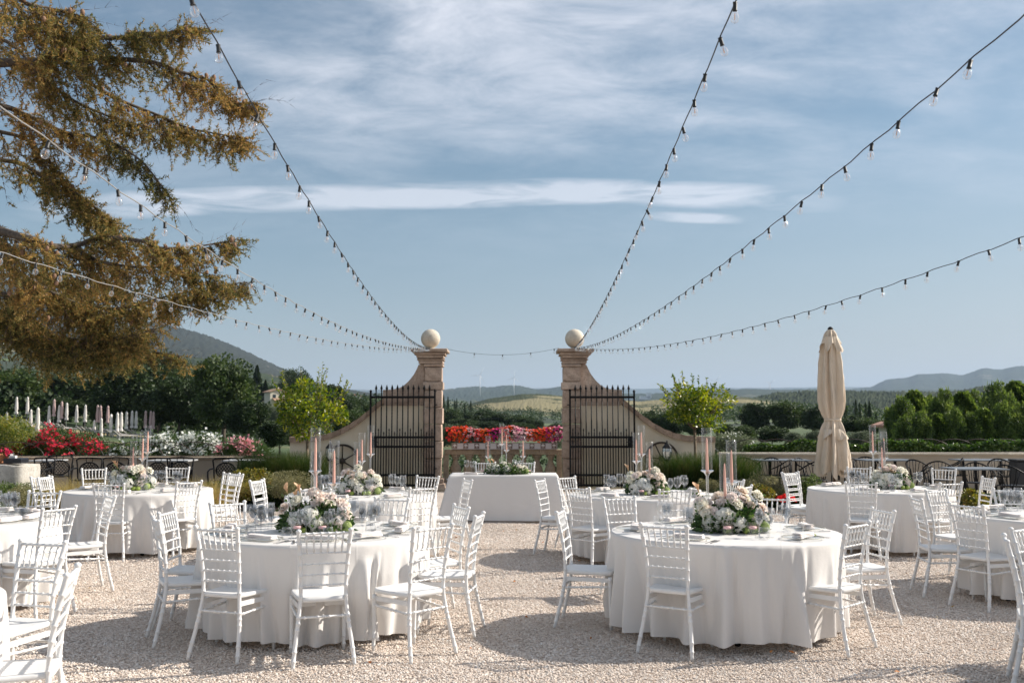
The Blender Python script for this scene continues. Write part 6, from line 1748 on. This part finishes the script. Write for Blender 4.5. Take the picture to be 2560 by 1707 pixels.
for px, d, rz, lab in [(95, 20.5, PI - .3, 'black lattice chair beside the stone block'), (214, 20.4, PI, 'black lattice chair left of the back left bouquet'), (283, 20.6, PI + .1, 'black lattice chair behind the pink candles, half hidden'), (385, 20.4, PI - .1, 'black lattice chair just right of the back left bouquet'), (448, 20.7, PI + .2, 'black lattice chair beside the pale tabletop'), (558, 20.2, PI, 'black lattice chair left of the shrubs, standing alone'), (634, 21.0, PI + .2, 'black lattice chair half hidden behind the reed grass'),
                       (150, 21.8, .4, 'black lattice chair with arms seen from its front, against the left wall')]:
    p = at(px, 1160, d)
    if first: lc.location = (p.x, d, 0); lc.rotation_euler = (0, 0, rz + PI); lc['label'] = lab; first = False
    else: dup(lc, (p.x, d, 0), rz + PI, lab)
PTOP = mat('pale_tabletop', (.40, .40, .40), .5)
for px, w, lab in ((430, .95, 'pale topped table between lattice chairs behind the back left table'), (610, .8, 'pale topped table by the reed grass at the left wall'), (120, .6, 'small pale topped table beside the stone block')):
    p = at(px, 1148, 22.0); t = thing('terrace_table', lab, 'table', (p.x, 22.0, 0)); mb = MB(); rough_block(mb, 0, 0, .77, w, .7, .03, int(px), .005, 0); ob('tabletop', mb, PTOP, t, smooth=False)
    mb = MB(); mb.tube([(0, 0, 0), (0, 0, .75)], .03, 8); mb.box((0, 0, .015), (.45, .45, .03)); ob('leg', mb, IRON, t, smooth=False)

# a few fallen leaves on the gravel
r = np.random.default_rng(99); n = 90
P = np.stack([(r.random(n) - .5) * 9, 6 + r.random(n) * 9, np.full(n, .022)], 1); D = r.normal(size=(n, 3)); D[:, 2] = .15
V, F = leaf_quads(P, D, .035 * (.5 + r.random(n)), .010, r, .2)
o = link('fallen_leaves', np_mesh('fallen_leaves', V, F, leaf_mat('fallen_leaf', [(.30, .10, .04), (.45, .20, .07), (.38, .33, .12)], .7, .1, nscale=2))); o['kind'] = 'stuff'

# ================================================================== LAWN: PARASOLS AND LOUNGERS
PCAN = mat('white_canvas', (.68, .64, .60), .85); PPINK = mat('pinkish_canvas', (.50, .36, .34), .85)
def parasol_me(m, name='canopy'):
    n = 24; V = []; k8 = .8
    for z, R, f in [(2.45, .03, 0), (2.38, .10, .01), (2.25, .13, .02), (2.2, .11, .02), (1.8, .145, .03), (1.3, .17, .04), (1.1, .15, .03), (1.02, .12, .02), (.9, .17, .04), (.72, .19, .05)]:
        for k in range(n): a = 2 * PI * k / n; V.append(((R + f * math.sin(8 * a)) * k8 * math.cos(a), (R + f * math.sin(8 * a)) * k8 * math.sin(a), z))
    F = [(i * n + k, i * n + (k + 1) % n, (i + 1) * n + (k + 1) % n, (i + 1) * n + k) for i in range(9) for k in range(n)]
    return MB().add(V, F).mesh(name, m)
PM = {'w': parasol_me(PCAN), 'p': parasol_me(PPINK)}
pole_me = MB().tube([(0, 0, -1), (0, 0, 2.5)], .022, 6).mesh('pole', mat('grey_pole', (.3, .3, .3), .5))
foot_me = MB().lathe([(0, 0), (.22, 0), (.24, .05), (.2, .08), (0, .09)], n=12).mesh('foot', mat('pale_foot', (.55, .53, .5), .7))
PAR = []
for x, a, b, c in [(255, 70, 330, 'w'), (420, 70, 325, 'w'), (105, 300, 450, 'w'), (470, 260, 480, 'w'), (575, 230, 600, 'w'), (745, 205, 470, 'w'), (820, 105, 330, 'p'), (895, 195, 430, 'w'), (935, 140, 330, 'p'), (1010, 160, 415, 'w'), (1160, 195, 420, 'w'), (1290, 190, 410, 'w'), (1475, 195, 390, 'p'), (1520, 200, 400, 'p'), (1630, 205, 400, 'p'), (1425, 420, 680, 'w'), (1530, 390, 680, 'w'), (1680, 330, 600, 'w'), (1775, 310, 590, 'w')]:
    PAR.append((x / 6.03, 980 + a / 6.03, (b - a) / 6.03, c))
for x, a, b, c in [(805, 975, 1110, 'w'), (853, 962, 1105, 'w'), (882, 958, 1100, 'w'), (920, 953, 1085, 'w'), (960, 948, 1065, 'w'), (990, 950, 1065, 'w'), (1058, 948, 1060, 'p'), (1095, 950, 1050, 'p'), (1115, 955, 1055, 'p'), (1695, 1120, 1200, 'w'), (1743, 1128, 1192, 'w'), (1790, 1130, 1192, 'w'), (1830, 1140, 1196, 'w')]:
    PAR.append((x / 2.903, 700 + a / 2.903, (b - a) / 2.903, c))
for x, a, b in [(580, 945, 1060), (640, 955, 1070), (740, 1000, 1080), (785, 1020, 1080), (700, 1035, 1085)]:
    PAR.append((500 + x / 3.92, 850 + a / 3.92, (b - a) / 3.92, 'w'))
def parasol_label(px, top, h, c):
    if px > 560: return 'small closed parasol behind the pink oleanders', 'closed parasols on the lower lawn'
    if c == 'p': return 'closed dusky pink parasol at the far side of the lawn', 'closed pink parasols'
    if px > 260: return 'closed white parasol in the row by the dark trees', 'closed white parasols in the right row'
    return 'closed white parasol on the lawn above the red oleanders', 'closed white parasols in the left rows'
ORD = ['first', 'second', 'third', 'fourth', 'fifth', 'sixth', 'seventh', 'eighth', 'ninth', 'tenth', 'eleventh', 'twelfth', 'thirteenth', 'fourteenth', 'fifteenth', 'sixteenth', 'seventeenth', 'eighteenth', 'nineteenth', 'twentieth', 'twenty-first', 'twenty-second', 'twenty-third', 'twenty-fourth']
def ordinals():
    g = {}
    for o in col.objects:
        if o.parent is None and o.name.split('.')[0] in ('closed_parasol', 'sun_lounger'): g.setdefault(o['label'], []).append(o)
    for l, os_ in g.items():
        os_.sort(key=lambda o: o.location.x / o.location.y)
        for k, o in enumerate(os_): o['label'] = l + ', ' + (ORD[k] + ' from the left')
lbase = None
LOUN_F = mat('lounger_fabric', (.50, .46, .43), .8)
def lounger():
    t = thing('sun_lounger', 'x', 'sun lounger', (0, 0, 0), 0, 'sun loungers on the lawn')
    mb = MB(); mb.box((.35, 0, .33), (1.35, .62, .06)); ob('bed', mb, LOUN_F, t, smooth=False)
    mb = MB(); mb.box((-.52, 0, .56), (.72, .62, .06), ry=.72); ob('backrest', mb, LOUN_F, t, smooth=False)
    for sx in (-.25, .95):
        for sy in (-.27, .27): mb = MB(); mb.box((sx, sy, .15), (.05, .05, .32)); ob('leg', mb, MATS['grey_pole'], t, smooth=False)
    return t
lo0 = lounger(); first = True; pars = {}
for i, (px, top, h, c) in enumerate(PAR):
    d = 1.80 * FPX / h
    d = min(d, 99) if px < 560 else min(max(d, 95), 125)
    p = at(px, top, d); gz = float(terrain_z(p.x, d)); lab, grp = parasol_label(px, top, h, c)
    if (c, 0) not in pars:
        t = thing('closed_parasol', lab, 'parasol', (p.x, d, p.z - 2.45), 0, grp); link('canopy', PM[c], t); link('pole', pole_me, t); pars[(c, 0)] = t
    else: dup(pars[(c, 0)], (p.x, d, p.z - 2.45), 0, lab, grp)
    base = p.z - 2.45 + .5
    if px < 560 and (i % 3 != 1 or px > 260):
        ll = 'sun lounger in the row by the dark trees' if px > 260 else 'sun lounger above the red oleanders'
        for q in range(2 if px < 260 else 1):
            yy = d - .9 - q * 1.0; lz = float(terrain_z(p.x + .9, yy))
            if first: lo0.location = (p.x + .8, yy, lz); lo0.rotation_euler = (0, 0, .5); lo0['label'] = ll; first = False
            else: dup(lo0, (p.x + .8, yy, lz), .5 + .1 * (i % 3), ll)

# ================================================================== TREES BEYOND THE TERRACE
DARK = leaf_mat('dark_tree_leaves', [(.012, .022, .008), (.028, .05, .014), (.055, .085, .025)], .6, .15, nscale=.9)
DARKG = leaf_mat('holm_oak_leaves', [(.016, .03, .010), (.035, .06, .018), (.075, .105, .032)], .6, .2, nscale=.9)
MIDG = leaf_mat('mid_tree_leaves', [(.022, .04, .012), (.05, .08, .022), (.10, .135, .038)], .6, .25, nscale=.9)
OLIV = leaf_mat('olive_leaves', [(.05, .065, .035), (.10, .125, .07), (.17, .19, .12)], .6, .2, nscale=.9)
BAMB = leaf_mat('bamboo_leaves', [(.02, .04, .010), (.065, .105, .024), (.14, .19, .045), (.24, .29, .08)], .5, .4, nscale=.8)
def u_crown(name, m, n, leaf, seed, clumps=46, aspect=.45, csize=.30, droop=0.0): return crown_mesh(name, m, 1.0, 2.0, n, leaf, clumps, seed, aspect=aspect, csize=csize, droop=droop)
def spire(name, m, n, leaf, seed, power=.8, layers=0):
    r = np.random.default_rng(seed); z = r.random(n); a = r.random(n) * 2 * PI
    R = (1 - z) ** power * (.3 + .7 * np.minimum(1, z * 9)) 
    if layers: R = R * (.72 + .28 * np.abs(np.sin(z * layers * PI)) + .12 * np.sin(a * 5 + z * 20))
    q = r.random(n) ** .35; P = np.stack([np.cos(a) * R * q, np.sin(a) * R * q, z * 2 - 1], 1)
    D = np.stack([np.cos(a), np.sin(a), np.full(n, .9 if not layers else -.1)], 1) + r.normal(size=(n, 3)) * .4
    V, F = leaf_quads(P, D, leaf, leaf * .35, r); return np_mesh(name, V, F, m)
CR = {'dark': [u_crown('crown', DARK, 15000, .085, s) for s in (1, 2)], 'oak': [u_crown('crown', DARKG, 15000, .085, s) for s in (3, 4, 5)], 'mid': [u_crown('crown', MIDG, 14000, .085, s) for s in (6, 7)],
      'olive': [u_crown('crown', OLIV, 9000, .10, s, aspect=.25) for s in (8, 9)], 'bamboo': [u_crown('crown', BAMB, 15000, .13, 10, 130, .16, .17, .3), spire('crown', BAMB, 16000, .20, 11, .34, 3), u_crown('crown', BAMB, 16000, .13, 12, 110, .16, .18, .3)],
      'cypress': [spire('crown', DARK, 7000, .07, 13, .55)], 'fir': [spire('crown', DARK, 9000, .10, 14, .9, 7)], 'pine': [u_crown('crown', DARKG, 13000, .09, 15, 70, .2, .22)]}
cnt = 0
TRUNKS = {}
def bg_tree(kind, px, top, w, d, lab, name='tree', grp='trees beyond the terrace', base=None, low=0.0, rz=None):
    global cnt; cnt += 1
    p = at(px, top, d); gz = float(terrain_z(p.x, d)) if base is None else base
    H = max(p.z - gz, 1.2); R = w / FPX * d / 2
    t = thing(name, lab, 'tree' if name != 'bamboo_clump' else 'bamboo', (p.x, d, gz - .15), (cnt * 1.37) if rz is None else rz, grp)
    frac = {'cypress': .96, 'fir': .93, 'bamboo': .98}.get(kind, .80 + low)
    ch = H * frac; me = CR[kind][cnt % len(CR[kind])]
    c = link('crown', me, t, (0, 0, .15 + H - ch / 2)); c.scale = (R, R, ch / 2)
    if kind != 'bamboo':
        if kind not in TRUNKS: TRUNKS[kind] = trunk_mb(1.0, .035, .018, seed=cnt, limbs=5 if kind not in ('cypress', 'fir') else 0, limb_len=.35, limb_at=.35).mesh('trunk', BARK)
        tr_ = link('trunk', TRUNKS[kind], t); s = H * (.72 if kind not in ('cypress', 'fir') else .5); tr_.scale = (s, s, s)
    return t
T = [  # kind, px, top y, width px, distance, label
 ('pine', 395, 869, 190, 128, 'umbrella-shaped green pine rising behind the dark trees left', 'pine_tree'),
 ('mid', 562, 884, 170, 100, 'broad round tree with bare trunk on the left lawn edge, before the mountain', 'tree'),
 ('dark', 330, 915, 200, 118, 'dark dense tree below the cedar tips, left of the pine', 'tree'),
 ('dark', 455, 935, 150, 112, 'dark dense tree between the pine and the broad round tree', 'tree'),
 ('dark', 215, 935, 190, 135, 'dark tree behind the parasols, centre of the dark mass', 'tree'),
 ('dark', 110, 930, 190, 140, 'dark tree behind the parasols, under the cedar', 'tree'),
 ('mid', 10, 915, 200, 130, 'dark green tree at the left edge behind the parasols', 'tree'),
 ('oak', 165, 985, 90, 121, 'small green tree standing on the slope behind the parasols', 'tree'),
 ('mid', 262, 990, 70, 118, 'small lighter green tree behind the pink parasols', 'tree'),
 ('dark', 400, 960, 130, 112, 'low dark tree beside the pink parasols', 'tree'),
 ('dark', 618, 1000, 120, 96, 'low dark tree right of the broad round tree', 'tree'),
 ('mid', 520, 1010, 120, 112, 'low green undergrowth tree behind the round tree trunk', 'tree'),
 ('fir', 643, 914, 56, 310, 'dark pointed conifer left of the cream house', 'conifer'),
 ('fir', 664, 950, 34, 312, 'shorter dark conifer before the cream house', 'conifer'),
 ('pine', 737, 915, 92, 310, 'dark spreading pine right of the cream house', 'pine_tree'),
 ('olive', 640, 1008, 70, 150, 'grey-green olive tree left of three below the cream house', 'olive_tree'),
 ('olive', 672, 1006, 70, 155, 'grey-green olive tree in the middle below the cream house', 'olive_tree'),
 ('olive', 706, 1008, 60, 150, 'grey-green olive tree right of three below the cream house', 'olive_tree'),
 ('dark', 700, 1052, 110, 62, 'dark bushy tree low left of the lemon tree', 'tree'),
 ('dark', 760, 975, 110, 120, 'dark tree behind the left lemon tree', 'tree'),
 ('dark', 825, 962, 90, 200, 'dark tree above the left lemon tree at right', 'tree'),
 ('oak', 862, 990, 80, 170, 'green tree behind the curved wall, below the small red-roofed house', 'tree'),
 ('oak', 905, 994, 90, 190, 'green tree behind the left gate leaf', 'tree'),
 ('mid', 880, 1020, 90, 110, 'lighter green tree just above the left curved wall', 'tree'),
 ('cypress', 1109, 988, 12, 330, 'tall thin cypress left of a pair beside the left pillar', 'cypress'),
 ('cypress', 1120, 992, 12, 335, 'tall thin cypress right of a pair beside the left pillar', 'cypress'),
 ('cypress', 1137, 1000, 9, 420, 'small thin cypress between the pillars, left', 'cypress'),
 ('cypress', 1142, 996, 8, 425, 'small thin cypress between the pillars, second from left', 'cypress'),
 ('cypress', 1162, 1007, 11, 380, 'stout cypress between the pillars, left of the forked one', 'cypress'),
 ('cypress', 1177, 1002, 11, 380, 'tall cypress above the green wood between the pillars', 'cypress'),
 ('oak', 1120, 1022, 70, 230, 'green tree beside the left pillar in the valley', 'tree'), ('dark', 1160, 1028, 80, 240, 'dark tree in the valley between the pillars, left', 'tree'), ('oak', 1205, 1024, 80, 250, 'green tree in the valley below the cypresses', 'tree'),
 ('dark', 1250, 1030, 80, 240, 'dark tree in the valley at the middle of the gateway', 'tree'), ('oak', 1295, 1034, 80, 235, 'rounded tree in the valley right of the gateway middle', 'tree'), ('dark', 1330, 1046, 60, 220, 'dark low tree in the valley by the pale field', 'tree'),
 ('oak', 1150, 1046, 90, 170, 'green tree lower in the valley, left of the gateway', 'tree'), ('dark', 1220, 1050, 90, 170, 'dark tree lower in the valley above the flower box', 'tree'), ('oak', 1300, 1056, 80, 165, 'green tree lower in the valley above the pink flowers', 'tree'),
 ('olive', 1135, 1058, 90, 75, 'pale olive tree behind the flower box, left', 'olive_tree'), ('olive', 1190, 1064, 90, 70, 'pale olive tree behind the flower box, middle', 'olive_tree'), ('olive', 1380, 1078, 60, 80, 'pale olive tree behind the flower box, right', 'olive_tree'),
 ('oak', 1395, 1058, 50, 200, 'green tree beside the right pillar in the valley', 'tree'),
 ('oak', 1630, 1022, 70, 150, 'dark green tree above the right curved wall, left of the lemon tree', 'tree'), ('oak', 1680, 1030, 80, 140, 'dark green tree behind the right lemon tree', 'tree'), ('mid', 1745, 1040, 80, 130, 'green tree behind the right lemon tree trunk', 'tree'),
 ('dark', 1888, 1008, 76, 150, 'dark round tree left of the light green one', 'tree'), ('mid', 1968, 1000, 104, 150, 'large light green round tree left of the umbrella', 'tree'), ('dark', 2032, 1016, 66, 145, 'dark round tree touching the umbrella', 'tree'), ('dark', 2062, 1028, 50, 150, 'dark tree directly behind the umbrella', 'tree'),
 ('oak', 1815, 1062, 66, 95, 'low green tree right of the lemon tree', 'tree'), ('mid', 1862, 1062, 60, 95, 'olive-brown low tree below the dark round tree', 'tree'), ('oak', 1930, 1060, 84, 92, 'dark bushy tree below the light green one', 'tree'), ('olive', 1985, 1078, 50, 90, 'grey olive tree left of the umbrella', 'olive_tree'), ('olive', 2040, 1074, 60, 80, 'grey olive tree behind the umbrella waist', 'olive_tree'),
 ('cypress', 2113, 1002, 12, 200, 'cypress peeping out right of the umbrella', 'cypress'), ('cypress', 2139, 999, 13, 210, 'tall cypress left of two dark pairs', 'cypress'), ('cypress', 2149, 1007, 12, 212, 'cypress touching its taller left neighbour', 'cypress'), ('cypress', 2164, 1006, 12, 208, 'cypress in the right pair beyond the umbrella', 'cypress'), ('fir', 2173, 1003, 20, 205, 'broad dark conifer in the right pair', 'conifer'), ('cypress', 2190, 1030, 9, 200, 'small cypress above the tiled roof', 'cypress'),
 ('oak', 2130, 1036, 70, 130, 'olive-green tree right of the umbrella, below the cypresses', 'tree'), ('mid', 2175, 1040, 70, 125, 'brownish green tree above the tiled roof', 'tree'), ('olive', 2150, 1074, 80, 80, 'grey olive tree above the ivy right of the umbrella', 'olive_tree'),
]
for kind, px, top, w, d, lab, name in T: bg_tree(kind, px, top, w, d, lab, name)
for k, (px, top, w) in enumerate([(2248, 992, 76), (2285, 982, 70), (2325, 990, 76), (2364, 974, 72), (2405, 985, 80), (2440, 978, 76), (2492, 956, 78), (2538, 960, 84), (2590, 950, 90)]):
    nm = ['leftmost, above the tiled roof', 'second from the left, taller', 'third from the left, lower', 'fourth from the left with pointed tip', 'in the middle, broad', 'right of the middle one', 'tallest pale plume near the right edge', 'right, darker beside the tallest plume', 'cut by the right edge'][k]
    bg_tree('bamboo', px, top, w * 1.15, 58 + (k % 3) * 3, f'feathery green bamboo clump, {nm}', 'bamboo_clump', 'bamboo clumps beyond the right wall')
    bg_tree('bamboo', px + 18, top + 48, w, 53, f'lower dark front bamboo clump, {nm}', 'bamboo_clump', 'bamboo clumps beyond the right wall')

def wood(name, boxes, m, seed, leaf=.9, per=90):
    """far wood that reads as one mass"""
    r = np.random.default_rng(seed); PP = []; DD = []; LL = []
    for (px0, px1, d0, d1, n, h) in boxes:
        for _ in range(n):
            d = math.exp(r.uniform(math.log(d0), math.log(d1))); px = r.uniform(px0, px1); x = (px - 1280) / FPX * d; z = float(terrain_z(x, d)); hh = h * r.uniform(.6, 1.25); R = hh * r.uniform(.4, .6)
            q = sphere_pts(per, r); q *= (.72 + .35 * r.random((per, 1))); q[:, 2] = q[:, 2] * .5 + .5
            PP.append(q * np.array([R, R, hh]) + np.array([x, d, z - .2])); DD.append(q + r.normal(size=q.shape) * .5 - np.array([0, 0, .3])); LL.append(np.full(per, hh * .13))
    P = np.concatenate(PP); D = np.concatenate(DD); L = np.concatenate(LL); V, F = leaf_quads(P, D, L, L * .5, r)
    o = link(name, np_mesh(name, V, F, m), None); o['kind'] = 'stuff'
wood('dark_undergrowth', [(-300, 640, 122, 210, 150, 5.5), (560, 960, 130, 240, 50, 2.6), (1080, 1440, 34, 70, 40, 1.1)], DARK, 9)
wood('distant_wood', [(-500, 640, 330, 700, 200, 8), (640, 1000, 380, 800, 120, 8), (1060, 1500, 560, 1100, 110, 7), (1500, 1900, 480, 1000, 90, 7), (1780, 2800, 420, 1000, 240, 7), (500, 1060, 700, 1300, 120, 9)], DARKG, 5)
wood('distant_wood', [(1060, 1800, 420, 900, 40, 5), (1800, 2700, 350, 800, 60, 6), (500, 1000, 350, 700, 40, 6)], MIDG, 6)

# ================================================================== HOUSES AND TURBINES
WALLC = mat('cream_render', (.58, .53, .44), .9); ROOF = mat('roof_tiles', (.27, .155, .10), .9, c2=(.38, .25, .17), scale=2.0, bump=.5, bscale=6); ROOFR = mat('red_roof_tiles', (.42, .13, .07), .9, c2=(.5, .2, .12), scale=2); WIN = mat('dark_window', (.03, .04, .05), .2)
def house(px, base_py, d, w, h, dep, rz, roofm, lab, wins, low=True):
    p = at(px, base_py, d); t = thing('house', lab, 'house', (p.x, d, p.z - 3), rz, None)
    mb = MB(); mb.box((0, 0, (h + 3) / 2), (w, dep, h + 3)); ob('wall', mb, WALLC, t, smooth=False)
    z = h + 3; rh = w * .18; e = .5
    for s in (-1, 1):
        mb = MB(); mb.add([(s * (w / 2 + e), -dep / 2 - e, z - .15), (s * (w / 2 + e), dep / 2 + e, z - .15), (0, dep / 2 + e, z + rh), (0, -dep / 2 - e, z + rh), (s * (w / 2 + e), -dep / 2 - e, z + .07), (s * (w / 2 + e), dep / 2 + e, z + .07), (0, dep / 2 + e, z + rh + .22), (0, -dep / 2 - e, z + rh + .22)], [(0, 1, 2, 3), (7, 6, 5, 4), (0, 4, 5, 1), (3, 2, 6, 7), (0, 3, 7, 4), (1, 5, 6, 2)]); ob('roof', mb, roofm, t, smooth=False)
    mb = MB(); mb.prism([(-w / 2, z - .01), (w / 2, z - .01), (0, z + rh)], -dep / 2 + .03, dep / 2 - .03); ob('gable', mb, WALLC, t, smooth=False)
    for (x, zz, ww, hh) in wins:
        mb = MB(); mb.box((x, -dep / 2 - .02, zz + 3), (ww, .1, hh)); f = ob('window', mb, WIN, t, smooth=False)
    mb = MB(); mb.box((w * .22, 0, z + rh * .9), (.6, .6, 1.4)); ob('chimney', mb, WALLC, t, smooth=False)
    if low:
        mb = MB(); mb.box((w * .1, -dep / 2 - 1.3, h * .28 + 3), (w * .95, 2.6, .2), rx=.3); ob('porch_roof', mb, roofm, t, smooth=False)
house(686, 1007, 300, 4.6, 3.3, 6, .55, ROOF, 'cream house with brown tiled roof among conifers below the mountain', [(-1.0, 1.9, .9, 1.3), (.9, 1.9, .8, 1.2)])
house(888, 1002, 560, 5.4, 2.6, 5, .4, ROOFR, 'small white house with red roof above the left curved wall', [(.6, 1.3, .9, 1.0)], False)
house(2224, 1074, 95, 1.1, .4, 2, .2, mat('pink_roof_tiles', (.40, .2, .14), .9, c2=(.5, .3, .22), scale=3), 'low building showing only its terracotta roof left of the bamboo', [(0, .2, .4, .3)], False)
for k, (px, py, w, h) in enumerate([(1612, 997, 40, 12), (1622, 994, 16, 20), (1578, 999, 30, 8)]):
    d = 4000; p = at(px, py, d); t = thing('warehouse', f'distant pale industrial building on the plain, {("widest", "tallest", "leftmost")[k]}', 'building', (p.x, d, p.z - 10)); mb = MB(); mb.box((0, 0, h / 2 + 8), (w, 40, h)); ob('wall', mb, mat('pale_cladding', (.68, .68, .68), .7), t, smooth=False); mb = MB(); mb.box((0, 0, h + 8.6), (w + 2, 42, 1)); ob('roof', mb, mat('pale_cladding', (.68, .68, .68)), t, smooth=False)
def turbine(px, hub_py, d, rot, lab, R=None):
    hub = at(px, hub_py, d); base = at(px, 976 if px < 1500 else 985, d); H = hub.z - base.z
    t = thing('wind_turbine', lab, 'wind turbine', (hub.x, d, base.z), 0, 'distant wind turbines'); tm = mat('turbine_white', (.72, .73, .74), .5)
    mb = MB(); mb.tube([(0, 0, -30), (0, 0, H)], [H * .03, H * .016], 10); ob('tower', mb, tm, t)
    mb = MB(); mb.box((0, 0, H), (H * .035, H * .10, H * .04)); ob('nacelle', mb, tm, t, smooth=False)
    R = H * .62
    for k in range(3):
        a = rot + k * 2 * PI / 3; dx_, dz_ = math.cos(a), math.sin(a); mb = MB(); mb.tube([(0, -H * .06, H), (dx_ * R * .3, -H * .06, H + dz_ * R * .3), (dx_ * R, -H * .06, H + dz_ * R)], [H * .014, H * .018, H * .003], 5); ob('blade', mb, tm, t)
turbine(1200, 938, 5200, 1.1, 'faint wind turbine on the blue hill, left of two between the pillars'); turbine(1285, 944, 5000, 1.4, 'faint wind turbine on the blue hill, right of two between the pillars')
turbine(1925, 958, 5200, .6, 'faint wind turbine on the right horizon before the umbrella'); turbine(1790, 952, 7000, .9, 'very faint wind turbine above the right lemon tree')

ordinals()
